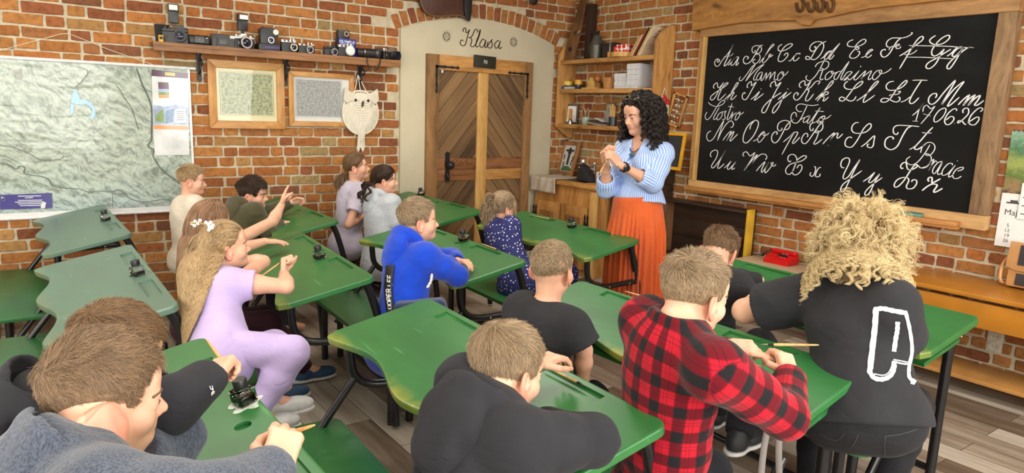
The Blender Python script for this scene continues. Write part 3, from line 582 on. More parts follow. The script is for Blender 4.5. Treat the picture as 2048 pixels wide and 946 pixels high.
for px, py in ((893, 73), (1027, 84)):
  mb = MB(); c = LW(px, py, 0.03); R_ = 0.033
  ring = [(c.x + R_ * math.cos(2 * math.pi * k / 24), c.z + R_ * math.sin(2 * math.pi * k / 24)) for k in range(25)]
  ribbon(mb, ring, 0.008, ML, 0.0312, 1)
  for s_ in (1, -1): ribbon(mb, [(c.x - 0.023, c.z - 0.023 * s_), (c.x + 0.023, c.z + 0.023 * s_)], 0.006, ML, 0.0312)
  for k in range(14):
    a = 2 * math.pi * k / 14
    ribbon(mb, [(c.x + 0.035 * math.cos(a), c.z + 0.035 * math.sin(a)), (c.x + 0.055 * math.cos(a), c.z + 0.055 * math.sin(a))], 0.007, ML, 0.0312)
  for k in range(4):
    a = math.pi / 2 * k
    mb.prism([(c.x + 0.019 * math.cos(a) + 0.004 * math.cos(q), c.z + 0.019 * math.sin(a) + 0.004 * math.sin(q)) for q in (0, 1.57, 3.14, 4.71)], 0.0005, ML @ TR((0, 0, 0.031)))
  mb.build('rosette', INK, trim1, False)

# door
DX0, DX1, DZ = LW(853, 120, 0.05).x, LW(1064, 130, 0.05).x, LW(855, 107, 0.05).z
door = empty('door_1', ((DX0 + DX1) / 2, DY - 0.03, 0)); st(door)
tag(door, 'double chevron plank door with iron handle under the plaster arch', 'door')
def dbox(mb, a0, a1, z0, z1, y0, y1, bev=0.004):
  mb.box(((a0 + a1) / 2, DY - (y0 + y1) / 2, (z0 + z1) / 2), (a1 - a0, y1 - y0, z1 - z0), None, bev)
FW = 0.125
mb = MB(); dbox(mb, DX0, DX0 + FW, 0, DZ, 0.03, 0.075)
mb.build('frame_post', W_OLD('Z'), door)
mb = MB(); dbox(mb, DX1 - FW * 0.8, DX1, 0, DZ, 0.03, 0.075)
mb.build('frame_post', W_OLD('Z'), door)
mb = MB(); dbox(mb, DX0 + FW, DX1 - FW * 0.8, DZ - 0.14, DZ, 0.03, 0.074)
mb.build('frame_head', W_HONEY('X'), door)
IX0, IX1, IZ = DX0 + FW, DX1 - FW * 0.8, DZ - 0.14
XM0, XM1 = LW(954, 250, 0.06).x, LW(974, 250, 0.06).x
ZR1, ZR0 = LW(915, 316, 0.06).z, LW(915, 361, 0.06).z
def clip_poly(poly, a0, a1, z0, z1):
  for ax, v, keep in ((0, a0, 1), (0, a1, -1), (1, z0, 1), (1, z1, -1)):
    out = []
    for i in range(len(poly)):
      p, q = poly[i], poly[(i + 1) % len(poly)]
      ip, iq = (p[ax] - v) * keep >= 0, (q[ax] - v) * keep >= 0
      if ip: out.append(p)
      if ip != iq:
        t = (v - p[ax]) / (q[ax] - p[ax]); out.append((p[0] + (q[0] - p[0]) * t, p[1] + (q[1] - p[1]) * t))
    poly = out
    if len(poly) < 3: return None
  return poly
def plank_mat(name, ang, dark, light):
  q, n, l, b = nmat(name)
  tc = n.new('ShaderNodeTexCoord'); at = n.new('ShaderNodeAttribute'); at.attribute_name = 'plank'
  mp = n.new('ShaderNodeMapping'); mp.inputs['Rotation'].default_value = (0, ang, 0)
  l.new(tc.outputs['Object'], mp.inputs['Vector'])
  ad = n.new('ShaderNodeVectorMath'); ad.operation = 'MULTIPLY_ADD'; ad.inputs[1].default_value = (5, 5, 5)
  l.new(at.outputs['Color'], ad.inputs[0]); l.new(mp.outputs[0], ad.inputs[2])
  g = noise_node(n, l, ad.outputs[0], 26, 6, 0.65, (0.07, 1, 1)); g2 = noise_node(n, l, ad.outputs[0], 5, 3, 0.5, (0.25, 1, 1))
  f = math_n(n, l, 'MULTIPLY_ADD', g.outputs['Fac'], 0.5, math_n(n, l, 'MULTIPLY_ADD', at.outputs['Fac'], 0.3, math_n(n, l, 'MULTIPLY', g2.outputs['Fac'], 0.3)))
  mid = tuple((a + c) / 2 for a, c in zip(dark, light))
  r = ramp(n, l, f, [(0.36, dark), (0.55, mid), (0.78, light)])
  l.new(r.outputs[0], b.inputs['Base Color']); b.inputs['Roughness'].default_value = 0.65
  bump(n, l, b, g.outputs['Fac'], 0.4, 0.002); return q
PM_A = plank_mat('door_planks_rising', math.radians(50), srgb(70, 50, 32), srgb(150, 116, 76))
PM_B = plank_mat('door_planks_falling', math.radians(-50), srgb(70, 50, 32), srgb(150, 116, 76))
def chevron(name, a0, a1, z0, z1, sgn, mat):
  mb = MB(); cols = []; W_ = 0.115; ang = math.radians(50)
  dx, dz = math.cos(ang), math.sin(ang) * sgn
  nx, nz = -dz, dx
  c = ((a0 + a1) / 2, (z0 + z1) / 2)
  for k in range(-14, 15):
    p = (c[0] + nx * W_ * k, c[1] + nz * W_ * k); h = W_ / 2 - 0.0025
    poly = [(p[0] - dx * 3 - nx * h, p[1] - dz * 3 - nz * h), (p[0] + dx * 3 - nx * h, p[1] + dz * 3 - nz * h), (p[0] + dx * 3 + nx * h, p[1] + dz * 3 + nz * h), (p[0] - dx * 3 + nx * h, p[1] - dz * 3 + nz * h)]
    poly = clip_poly(poly, a0, a1, z0, z1)
    if poly is None: continue
    n0 = len(mb.bm.verts)
    mb.prism(poly, 0.018 + random.uniform(-0.002, 0.002), ML @ TR((0, 0, 0.032)), 0.003)
    cols += [random.random()] * (len(mb.bm.verts) - n0)
  me = bpy.data.meshes.new(name); mb.bm.to_mesh(me); mb.bm.free()
  at = me.attributes.new('plank', 'FLOAT_COLOR', 'POINT')
  at.data.foreach_set('color', np.array([(v, v, v, 1) for v in cols], np.float32).ravel())
  return link_mesh(name, me, mat, door)
for a0, a1, sg, mt in ((IX0, XM0, 1, PM_A), (XM1, IX1, -1, PM_B)):
  chevron('upper_planks', a0, a1, ZR1 + 0.0, IZ, sg, mt)
  chevron('lower_planks', a0, a1, 0.01, ZR0, sg, mt)
  zm = (ZR0 + ZR1) / 2
  mb = MB(); dbox(mb, a0, a1, zm + 0.002, ZR1, 0.032, 0.062); mb.build('lock_rail', wood('red_brown_wood_X', srgb(92, 56, 34), srgb(158, 104, 62), 'X'), door)
  mb = MB(); dbox(mb, a0, a1, ZR0, zm - 0.002, 0.032, 0.060); mb.build('lock_rail', W_HONEY('X') if sg < 0 else wood('red_brown_wood_X', srgb(92, 56, 34), srgb(158, 104, 62), 'X'), door)
mb = MB(); dbox(mb, XM0, XM1, 0, IZ, 0.032, 0.068); mb.build('cover_strip', W_PALE('Z'), door)
for s_, a, z in ((1, IX0 - 0.03, IZ + 0.03), (-1, IX1 + 0.03, IZ + 0.02)):
  mb = MB(); L_ = 0.25
  def strap(p, q, w=0.022):
    d = Vector((q[0] - p[0], q[1] - p[1], 0)).normalized(); n_ = Vector((-d.y, d.x, 0)); P0, Q0 = Vector((*p, 0)), Vector((*q, 0))
    prof = [(0, 1), (0.3, 1), (0.38, 1.3), (0.44, 0.8), (0.62, 0.75), (0.68, 1.25), (0.74, 0.75), (0.86, 0.7), (0.9, 1.5), (1.0, 0.1)]
    LL = [P0 + (Q0 - P0) * t + n_ * w / 2 * f for t, f in prof]; RR = [P0 + (Q0 - P0) * t - n_ * w / 2 * f for t, f in prof]
    mb.prism([(v.x, v.y) for v in LL + RR[::-1]], 0.006, ML @ TR((0, 0, 0.075)))
  strap((a, z + 0.011), (a, z - L_)); strap((a - 0.011 * s_, z), (a + L_ * s_, z))
  mb.build('corner_strap', BLACK, door)
hp = LW(895, 334, 0.07)
mb = MB().prism([(-0.024, -0.14), (0.024, -0.14), (0.028, -0.1), (0.02, -0.02), (0.03, 0.02), (0.022, 0.09), (0.026, 0.13), (0, 0.15), (-0.026, 0.13), (-0.022, 0.09), (-0.03, 0.02), (-0.02, -0.02), (-0.028, -0.1)], 0.008, ML @ TR((hp.x, hp.z, 0.062)))
mb.build('handle_plate', BLACK, door)
mb = MB(); c = hp + Vector((0.012, -0.03, 0.02)); mb.tube([c + Vector((0, 0.04, 0)), c], 0.011); mb.ball(c + Vector((0.0, -0.01, 0)), 0.038); mb.tube([hp + Vector((0.0, 0.0, -0.06)), hp + Vector((0, -0.02, -0.10)), hp + Vector((0, -0.01, -0.125))], 0.007)
mb.build('door_knob', BLACK, door)
# painted word and arrow on the rails
zk = [("1.2", "904,322 909,319 917,318 910,326 905,333 912,333 918,330"), ("1", "919,327 923,326 923,322 919,325 920,331 924,331"), ("1", "926,325 926,332 926,327 929,324 931,326"), ("1", "934,317 932,332 938,325 934,329 939,332"), ("1", "941,325 940,332 943,326 946,325 946,332 948,331"), ("1", "950,324 949,332"), ("1", "953,324 952,334 948,339 946,336 952,332"), ("1.6", "949,320 950,320.6"), ("1.6", "953,320 954,320.6"), ("1.3", "905,351 925,350 941,349"), ("1.3", "905,351 909,348.5"), ("1.3", "905,351 909,353")]
mb = MB()
for w, p in zk:
  ribbon(mb, [(LW(*map(float, q.split(',')), 0.063).x, LW(*map(float, q.split(',')), 0.063).z) for q in p.split()], float(w) * 0.004, ML, 0.0626, 3)
mb.build('painted_word', plain('burnt_mark', srgb(34, 22, 14), 0.8), door, False)
pl = LW(969, 124, 0.08)
mb = MB().box((pl.x, DY - 0.087, pl.z), (0.25, 0.022, 0.115), Matrix.Rotation(math.radians(1.5), 4, 'Y'), 0.004)
t_ = tag(mb.build('sign_plate', plain('dark_green_board', srgb(40, 40, 30), 0.5)), 'small dark sign board hung over the middle of the door', 'sign')
mb = MB()
for q in ([(-0.02, 0.02), (-0.012, 0.005), (-0.018, -0.016)], [(-0.012, 0.004), (0.0, 0.012), (0.004, -0.018)], [(0.012, 0.018), (0.018, 0.0), (0.012, -0.02)]):
  ribbon(mb, [(pl.x + a, pl.z + z) for a, z in q], 0.006, ML, 0.0995, 3)
mb.build('painted_mark', plain('sign_white', (0.75, 0.74, 0.68)), t_, False)
ce = LW(885, 141, 0.06)
mb = MB()
half = [(0, 0.026), (0.006, 0.022), (0.006, 0.014), (0.014, 0.020), (0.027, 0.022), (0.022, 0.010), (0.012, -0.002), (0.008, -0.010), (0.012, -0.022), (0.0, -0.018)]
mb.prism([(ce.x + a, ce.z + z) for a, z in half] + [(ce.x - a, ce.z + z) for a, z in half[-2:0:-1]], 0.006, ML @ TR((0, 0, 0.051)))
tag(mb.build('eagle_emblem', plain('white_enamel', (0.8, 0.8, 0.78), 0.4)), 'tiny white eagle emblem on the upper left door planks', 'emblem')

# ------------------------------------------------------------------ things on the map wall
def map_mat():
  q, n, l, b = nmat('relief_map_print')
  tc = n.new('ShaderNodeTexCoord'); at = tc.outputs['Object']
  warp = noise_node(n, l, at, 2.2, 4)
  ad = n.new('ShaderNodeVectorMath'); ad.operation = 'MULTIPLY_ADD'; ad.inputs[1].default_value = (0.35, 0.35, 0.35)
  l.new(warp.outputs['Color'], ad.inputs[0]); l.new(at, ad.inputs[2])
  mp = n.new('ShaderNodeMapping'); mp.vector_type = 'TEXTURE'; mp.inputs['Rotation'].default_value = (0, math.radians(38), 0); mp.inputs['Scale'].default_value = (1.6, 1, 0.8)
  l.new(ad.outputs[0], mp.inputs['Vector'])
  a = noise_node(n, l, mp.outputs[0], 14, 8, 0.66)
  mp2 = n.new('ShaderNodeMapping'); mp2.inputs['Location'].default_value = (0.012, 0, -0.020)
  l.new(mp.outputs[0], mp2.inputs['Vector'])
  a2 = noise_node(n, l, mp2.outputs[0], 14, 8, 0.66)
  shade = math_n(n, l, 'MULTIPLY_ADD', math_n(n, l, 'SUBTRACT', a.outputs['Fac'], a2.outputs['Fac']), 2.2, 0.5)
  big = noise_node(n, l, at, 1.6, 3)
  sep = n.new('ShaderNodeSeparateXYZ'); l.new(at, sep.inputs[0])
  f = math_n(n, l, 'MULTIPLY_ADD', sep.outputs['Z'], 0.75, math_n(n, l, 'MULTIPLY', big.outputs['Fac'], 0.75))
  base = ramp(n, l, f, [(0.05, srgb(152, 180, 184)), (0.42, srgb(168, 184, 184)), (0.75, srgb(170, 180, 168))])
  sh = ramp(n, l, shade, [(0.25, (0.50, 0.53, 0.50)), (0.5, (0.92, 0.94, 0.92)), (0.72, (1.15, 1.15, 1.12))])
  col = mixc(n, l, 1.0, base.outputs[0], sh.outputs[0], 'MULTIPLY')
  # a net of thin roads
  v = n.new('ShaderNodeTexVoronoi'); v.feature = 'DISTANCE_TO_EDGE'; v.inputs['Scale'].default_value = 6.0
  l.new(ad.outputs[0], v.inputs['Vector'])
  rd = ramp(n, l, v.outputs['Distance'], [(0.006, (0, 0, 0)), (0.018, (1, 1, 1))])
  col = mixc(n, l, rd.outputs[0], mixc(n, l, 0.40, col, srgb(120, 104, 92)), col)
  v2 = n.new('ShaderNodeTexVoronoi'); v2.inputs['Scale'].default_value = 26
  l.new(at, v2.inputs['Vector'])
  tn = ramp(n, l, v2.outputs['Distance'], [(0.05, (1, 1, 1)), (0.1, (0, 0, 0))])
  col = mixc(n, l, math_n(n, l, 'MULTIPLY', tn.outputs[0], 0.5), col, srgb(222, 206, 196))
  l.new(col, b.inputs['Base Color'])
  b.inputs['Roughness'].default_value = 0.5
  b.inputs['Coat Weight'].default_value = 0.35; b.inputs['Coat Roughness'].default_value = 0.07
  wv = noise_node(n, l, at, 2.6, 2, 0.5, (0.5, 1, 3))
  bp = n.new('ShaderNodeBump'); bp.inputs['Strength'].default_value = 0.22; bp.inputs['Distance'].default_value = 0.04
  l.new(wv.outputs['Fac'], bp.inputs['Height']); l.new(bp.outputs[0], b.inputs['Coat Normal'])
  return q
def lamin(name, col, var=0.1, ns=20):
  q = plain(name, col, 0.5, 0, var, ns); q.node_tree.nodes['Principled BSDF'].inputs['Coat Weight'].default_value = 0.6
  q.node_tree.nodes['Principled BSDF'].inputs['Coat Roughness'].default_value = 0.08
  return q
o_ = 0.02
TL_, TR_, BR_ = LW(0, 112, o_), LW(378, 142, o_), LW(381, 411, o_)
BLz, TLx = LW(0, 424, o_).z, -0.95
mw = thing('wall_map', 'large laminated relief map hanging on the brick wall by a string', 'map', (0.3, DY - o_, 0.6))
def sheet(mb, a0, a1, z0, z1, off, nx=2, nz=2, wave=0.0):
  mb.grid([[Vector((a0 + (a1 - a0) * i / nx, DY - off - wave * math.sin(7 * i / nx + 3) * math.sin(5.0 * j / nz + 0.5 * i / nx), z0 + (z1 - z0) * j / nz)) for i in range(nx + 1)] for j in range(nz + 1)])
XR = TR_.x; ZT, ZB = TR_.z + 0.012, BR_.z
mb = MB(); sheet(mb, TLx, XR, ZB, ZT, o_, 40, 20, 0.004); mb.build('map_sheet', map_mat(), mw)
mb = MB(); sheet(mb, TLx, XR, ZB - 0.03, ZB + 0.004, o_ + 0.0045); sheet(mb, XR - 0.012, XR + 0.004, ZB - 0.03, ZT, o_ + 0.0045); mb.build('map_margin', lamin('map_margin_white', (0.74, 0.74, 0.74), 0.03), mw, False)
mb = MB().tube([(TLx, DY - o_, ZT + 0.008), (LW(391, 141, o_).x, DY - o_, ZT + 0.008)], 0.012, 10); mb.build('top_rod', plain('rod_white', (0.72, 0.72, 0.72), 0.4), mw)
mb = MB().tube([(TLx, DY - o_, ZB - 0.035), (XR + 0.01, DY - o_, ZB - 0.035)], 0.011, 10); mb.build('bottom_rod', plain('rod_white', (0.72, 0.72, 0.72), 0.4), mw)
mb = MB()
for pts in ([LW(-40, 118, 0.03), LW(0, 101, 0.02), LW(122, 68, 0.015)], [LW(150, 72, 0.015), LW(220, 100, 0.02), LW(320, 134, 0.02)], [LW(122, 68, 0.015), LW(136, 67, 0.01), LW(150, 72, 0.015)]):
  mb.tube(pts, 0.0022, 6)
mb.build('hanging_string', plain('pale_string', (0.72, 0.64, 0.5), 0.8), mw)
def patch(mb, pts, off, M=ML, h=0.0006):
  """flat printed shape: pts are pixels, traced on the wall plane"""
  mb.prism([(LW(px, py, off).x, LW(px, py, off).z) for px, py in pts], h, M @ TR((0, 0, off)))
mb = MB()
patch(mb, [(146, 184), (152, 178), (157, 190), (160, 200), (172, 200), (184, 206), (186, 212), (178, 210), (172, 208), (164, 210), (158, 208), (152, 210), (148, 206), (143, 208), (142, 200)], 0.0255)
patch(mb, [(172, 208), (186, 212), (190, 218), (191, 230), (186, 238), (178, 236), (184, 226), (184, 218)], 0.0255)
patch(mb, [(141, 208), (149, 210), (146, 226), (140, 232)], 0.0255)
mb.build('lake_print', lamin('map_lake', srgb(122, 172, 208)), mw, False)
mb = MB()
for w, s_ in ((3.2, '273,136 278,150 285,170 295,190 303,215 304,240 303,262 303,280 296,290 301,296 308,299'), (2.5, '308,299 306,312 312,322 318,332 330,345 348,358 362,368'), (2.2, '0,326 18,330 32,338 40,332 50,336 48,346 60,350 78,352 96,358 106,372 130,376 160,378'), (1.8, '160,378 178,384 200,382 222,384 240,380 262,398 290,404 330,398 345,406'), (1.4, '232,170 244,186 250,198 262,214 268,230 278,262'), (1.4, '0,290 30,296 60,308 84,320 120,318 128,310'), (1.2, '150,176 166,160 176,142 150,132'), (1.4, '225,385 226,416')):
  mb = MB(); ribbon(mb, [(LW(*map(float, q.split(',')), 0.026).x, LW(*map(float, q.split(',')), 0.026).z) for q in s_.split()], w * 0.0032, ML, 0.0262, 4)
  mb.build('border_line', MLINE, mw, False)
# side column of the map
def rect_px(mb, x0, y0, x1, y1, off, h=0.0007):
  A, C = LW(x0, y0, off), LW(x1, y1, off)
  mb.prism([(A.x, C.z), (C.x, C.z), (C.x, A.z), (A.x, A.z)], h, ML @ TR((0, 0, off)))
mb = MB(); patch(mb, [(303, 139), (376, 146), (377, 246), (379, 310), (310, 311), (307, 275)], 0.0255); mb.build('info_column', lamin('map_column_white', (0.62, 0.64, 0.64), 0.16, 9), mw, False)
mb = MB(); patch(mb, [(303, 139), (376, 146), (376, 157), (303, 152)], 0.0265); patch(mb, [(316, 164), (337, 165), (338, 178), (317, 178)], 0.0265); mb.build('purple_header', lamin('map_purple', srgb(74, 30, 60)), mw, False)
mb = MB(); patch(mb, [(330, 144.5), (350, 146), (350, 152), (330, 150.5)], 0.0272); mb.build('yellow_badge', lamin('map_yellow', srgb(222, 176, 60)), mw, False)
mb = MB(); patch(mb, [(307, 250), (376, 252), (377, 260), (308, 258)], 0.0265); patch(mb, [(317, 190), (338, 190), (338, 196), (318, 196)], 0.0266); mb.build('orange_band', lamin('map_orange', srgb(216, 140, 70)), mw, False)
mb = MB(); patch(mb, [(306, 210), (330, 213), (352, 209), (376, 215), (377, 250), (307, 249)], 0.0262); patch(mb, [(317, 178), (338, 178), (338, 184), (317, 184)], 0.0266); mb.build('landscape_photo', lamin('map_landscape', srgb(150, 164, 196), 0.3, 25), mw, False)
MG_ = lamin('map_green', srgb(112, 140, 70), 0.3, 40)
mb = MB(); patch(mb, [(310, 231), (327, 216), (329, 246), (311, 243)], 0.0268); mb.build('green_photo', MG_, mw, False)
mb = MB(); patch(mb, [(317, 184), (338, 184), (338, 190), (317, 190)], 0.0267); mb.build('booklet_picture', MG_, mw, False)
mb = MB(); patch(mb, [(331, 222), (348, 217), (346, 244), (331, 247)], 0.0268); mb.build('blue_photo', lamin('map_bluephoto', srgb(88, 124, 160), 0.4, 40), mw, False)
mb = MB(); patch(mb, [(350, 219), (371, 217), (372, 246), (350, 245)], 0.0267); mb.build('text_block', lamin('map_textblock', (0.8, 0.8, 0.8), 0.03), mw, False)
mb = MB()
for y in (222, 226, 231, 235, 239): rect_px(mb, 353, y, 369, y + 1.2, 0.0274)
mb.build('printed_lines', MLINE, mw, False); mb = MB()
for y in (180, 184, 188, 192): rect_px(mb, 343, y, 368, y + 1.0, 0.0266)
mb.build('caption_lines', MLINE, mw, False)
mb = MB(); patch(mb, [(0, 390), (104, 386), (105, 416), (0, 419)], 0.0262); mb.build('blue_legend', lamin('map_blue', srgb(58, 52, 128), 0.1), mw, False)
mb = MB()
for y, x0, x1 in ((391, 36, 82), (394.5, 50, 66), (399.5, 36, 84), (403, 30, 88), (406.5, 36, 84), (410, 40, 80)): patch(mb, [(x0, y + 0.6), (x1, y), (x1, y + 1.4), (x0, y + 2)], 0.027)
patch(mb, [(81, 410), (86, 404), (92, 405), (90, 416), (82, 417)], 0.027)
mb.build('legend_text', plain('legend_white', (0.75, 0.75, 0.78)), mw, False)
mb = MB()
for k in range(5): ribbon(mb, [(LW(2 + k * 0.5, 395 + k, 0.027).x, LW(2, 394 + k, 0.027).z), (LW(8, 399, 0.027).x, LW(8, 396 + k, 0.027).z), (LW(4, 399, 0.027).x, LW(4, 400, 0.027).z)], 0.006, ML, 0.0272, 3)
mb.build('legend_mark', plain('legend_white', (0.75, 0.75, 0.78)), mw, False)

# shelf of cameras
SO = 0.17
A_, B_ = LW(306, 83, SO), LW(802, 120, SO)
SZ = (A_.z + B_.z) / 2
sh = thing('wall_shelf', 'long narrow wooden wall shelf on three black iron brackets', 'shelf', ((A_.x + B_.x) / 2, DY, SZ))
mb = MB().box(((A_.x + B_.x) / 2, DY - SO / 2, SZ - 0.014), (B_.x - A_.x, SO, 0.028), None, 0.003); mb.build('board', wood('shelf_brown_X', srgb(96, 62, 36), srgb(160, 112, 70), 'X'), sh)
mb = MB().box(((A_.x + B_.x) / 2, DY - SO + 0.012, SZ - 0.045), (B_.x - A_.x, 0.02, 0.035), None, 0.003); mb.build('front_lip', wood('shelf_brown_X', srgb(96, 62, 36), srgb(160, 112, 70), 'X'), sh)
for px in (398, 570, 719):
  x = LW(px, 130, 0.02).x
  mb = MB().box((x, DY - 0.012, SZ - 0.13), (0.032, 0.008, 0.20), None, 0.002)
  mb.prism([(x - 0.016, SZ - 0.23), (x + 0.016, SZ - 0.23), (x + 0.02, SZ - 0.25), (x, SZ - 0.275), (x - 0.02, SZ - 0.25)], 0.006, ML @ TR((0, 0, 0.008)))
  mb.box((x, DY - 0.085, SZ - 0.032), (0.03, 0.15, 0.007), None, 0.002)
  sp = [(x, DY - 0.02, SZ - 0.21), (x + 0.004, DY - 0.05, SZ - 0.17), (x + 0.004, DY - 0.045, SZ - 0.11), (x, DY - 0.075, SZ - 0.08), (x, DY - 0.12, SZ - 0.04)]
  mb.tube(catmull(sp, 5), 0.007, 8)
  mb.tube(catmull([(x, DY - 0.05, SZ - 0.11), (x, DY - 0.10, SZ - 0.10), (x, DY - 0.13, SZ - 0.13), (x, DY - 0.10, SZ - 0.15), (x, DY - 0.085, SZ - 0.13)], 5), 0.006, 8)
  br = mb.build('bracket', BLACK, sh)
  mb = MB().ball((x, DY - 0.018, SZ - 0.06), (0.006, 0.004, 0.006)); mb.ball((x, DY - 0.018, SZ - 0.20), (0.006, 0.004, 0.006)); mb.build('screw', STEEL, br)
GROUP_CAM = 'old cameras on the wall shelf'
def cam_root(px, label, cat='camera', off=0.085, name='film_camera', rz=0.0):
  p = LW(px, 100, off)
  return thing(name, label, cat, (p.x, DY - off, SZ), rz, GROUP_CAM if cat == 'camera' else None)
# inside a camera: +x to its right as seen, -y towards the room, z up
def loc(o, mb, name, mat, smooth=True):
  mb.tf(wmat(o))
  return mb.build(name, mat, o, smooth)
RY = Matrix.Rotation(math.pi / 2, 4, 'X')        # a lathe axis turned to point at the room
def lens(o, x, z, y0, r, ln, mat=BLACK_PLASTIC, ring=None, glass_r=0.62):
  mb = MB().lathe([(r, 0), (r * 1.02, ln * 0.3), (r * 0.94, ln * 0.34), (r * 0.94, ln * 0.62), (r, ln * 0.66), (r, ln), (r * 0.82, ln), (r * 0.74, ln * 0.8), (0, ln * 0.8)], (x, y0, z), 24, RY)
  L_ = loc(o, mb, 'lens', mat)
  mb = MB().lathe([(r * glass_r, ln * 0.8), (r * glass_r * 0.7, ln * 0.87), (0, ln * 0.9)], (x, y0, z), 20, RY); loc(o, mb, 'lens_glass', GLASS_DARK).parent = o
  if ring:
    mb = MB().lathe([(r * 0.80, ln * 0.97), (r * 1.03, ln * 0.97), (r * 1.03, ln * 1.03), (r * 0.80, ln * 1.03), (r * 0.80, ln * 0.97)], (x, y0, z), 24, RY); loc(o, mb, 'lens_ring', ring)
def slr(px, label, w=0.14, h=0.085, d=0.045, top=SILVER, body=BLACK_PLASTIC, prism_=True, lx=0.02, lr=0.033, ll=0.05, ring=None, off=0.085, rz=0.0, lensmat=BLACK_PLASTIC):
  o = cam_root(px, label, off=off, rz=rz)
  mb = MB().box((0, 0, h * 0.36), (w, d, h * 0.72), None, 0.008, 3); loc(o, mb, 'body', body)
  mb = MB().box((0, 0, h * 0.80), (w * 0.98, d * 0.9, h * 0.18), None, 0.006, 3)
  if prism_: mb.prism([(lx - 0.026, h * 0.86), (lx + 0.026, h * 0.86), (lx + 0.018, h * 1.12), (lx - 0.018, h * 1.12)], d * 0.9, TR((0, d * 0.5, 0)) @ RY, 0.003)
  loc(o, mb, 'top_plate', top)
  mb = MB()
  for dx, rr, hh in ((-w * 0.36, 0.011, 0.012), (w * 0.37, 0.013, 0.010), (-w * 0.22, 0.006, 0.010)): mb.lathe([(rr, 0), (rr, hh), (rr * 0.8, hh * 1.1), (0, hh * 1.1)], (dx, 0, h * 0.88), 16)
  loc(o, mb, 'dial', top)
  mb = MB().box((-w * 0.3, -d * 0.5, h * 0.42), (0.008, 0.006, 0.02), None, 0.002); loc(o, mb, 'lever', top)
  lens(o, lx, h * 0.42, -d * 0.5, lr, ll, lensmat, ring)
  return o
def flash(o, x, z0, w, h, d, headmat, facemat):
  mb = MB().box((x, 0, z0 + 0.008), (0.016, 0.02, 0.02), None, 0.002); mb.box((x, 0, z0 + 0.018 + h * 0.30), (w * 0.92, d, h * 0.6), None, 0.004); mb.box((x + w * 0.02, -0.005, z0 + 0.018 + h * 0.80), (w, d * 1.15, h * 0.4), None, 0.005)
  f = loc(o, mb, 'flash_unit', headmat)
  mb = MB().box((x + w * 0.06, -0.005 - d * 0.58, z0 + 0.018 + h * 0.80), (w * 0.78, 0.006, h * 0.27), None, 0.002); loc(o, mb, 'flash_window', facemat)
FLASHW = plain('flash_window', (0.75, 0.74, 0.66), 0.2, 0, 0.2, 80)
o = slr(352, 'black reflex camera with tall flash, leftmost on the wall shelf', 0.15, 0.10, 0.05, BLACK_PLASTIC, BLACK_PLASTIC, True, 0.03, 0.036, 0.06, None, 0.09, math.radians(-14))
flash(o, -0.005, 0.105, 0.062, 0.115, 0.05, BLACK_PLASTIC, FLASHW)
p = LW(327, 90, 0.05)
mb = MB().box((p.x, DY - 0.035, SZ + 0.068), (0.10, 0.012, 0.135), Matrix.Rotation(math.radians(-12), 4, 'X'), 0.002)
tag(mb.build('camera_case', plain('black_card', (0.015, 0.014, 0.014), 0.8)), 'flat black case leaning on bricks behind the leftmost camera', 'case')
p = LW(322, 84, 0.13)
t_ = thing('film_box', 'small yellow film box at the left end of the camera shelf', 'box', (p.x, DY - 0.13, SZ))
mb = MB().box((0, 0, 0.024), (0.03, 0.03, 0.048), None, 0.002); loc(t_, mb, 'carton', plain('film_yellow', srgb(226, 170, 40), 0.5))
mb = MB().box((0, -0.0155, 0.028), (0.022, 0.001, 0.02)); loc(t_, mb, 'printed_panel', plain('film_black', (0.03, 0.02, 0.01)))
o = cam_root(399, 'rounded black compact camera second from the shelf left end', off=0.10)
mb = MB().box((0, 0, 0.031), (0.135, 0.045, 0.062), None, 0.020, 4); loc(o, mb, 'body', BLACK_PLASTIC)
mb = MB().box((0.0, -0.024, 0.033), (0.062, 0.012, 0.044), None, 0.012, 4); loc(o, mb, 'lens_cover', plain('grey_plastic', (0.06, 0.06, 0.06), 0.35))
mb = MB().ball((0.045, -0.022, 0.045), (0.008, 0.004, 0.006)); mb.ball((0.0, -0.030, 0.033), (0.006, 0.003, 0.004)); loc(o, mb, 'finder_window', STEEL)
o = cam_root(447, 'angular black plastic camera with silver finder beside flash camera', off=0.10)
mb = MB().box((0, 0, 0.04), (0.15, 0.042, 0.08), None, 0.006, 3); mb.box((-0.055, -0.02, 0.035), (0.03, 0.02, 0.07), None, 0.006); loc(o, mb, 'body', plain('grey_black_plastic', (0.035, 0.035, 0.036), 0.4))
mb = MB().box((0.0, -0.024, 0.035), (0.06, 0.012, 0.046), None, 0.004); loc(o, mb, 'lens_cover', plain('grey_plastic', (0.06, 0.06, 0.06), 0.35))
mb = MB().box((0.055, -0.022, 0.066), (0.034, 0.006, 0.020), None, 0.003); loc(o, mb, 'finder_window', plain('finder_silver', (0.6, 0.6, 0.6), 0.35))
o = slr(488, 'silver reflex camera with white fronted flash on top', 0.13, 0.085, 0.045, SILVER, BLACK_PLASTIC, True, -0.005, 0.036, 0.055, plain('lens_chrome', (0.6, 0.6, 0.6), 0.25, 0.9), 0.10, math.radians(6))
flash(o, -0.005, 0.098, 0.070, 0.105, 0.03, BLACK_PLASTIC, plain('flash_white', (0.85, 0.85, 0.84), 0.4))
o = cam_root(536, 'black instant camera with raised flash head and purple film slot', off=0.10)
mb = MB().box((0, 0, 0.022), (0.145, 0.10, 0.044), None, 0.008, 3); mb.prism([(-0.055, 0.04), (0.062, 0.04), (0.055, 0.085), (0.066, 0.10), (0.066, 0.135), (0.045, 0.15), (-0.035, 0.15), (-0.055, 0.135)], 0.06, TR((0, 0.03, 0)) @ RY, 0.006); loc(o, mb, 'body', BLACK_PLASTIC)
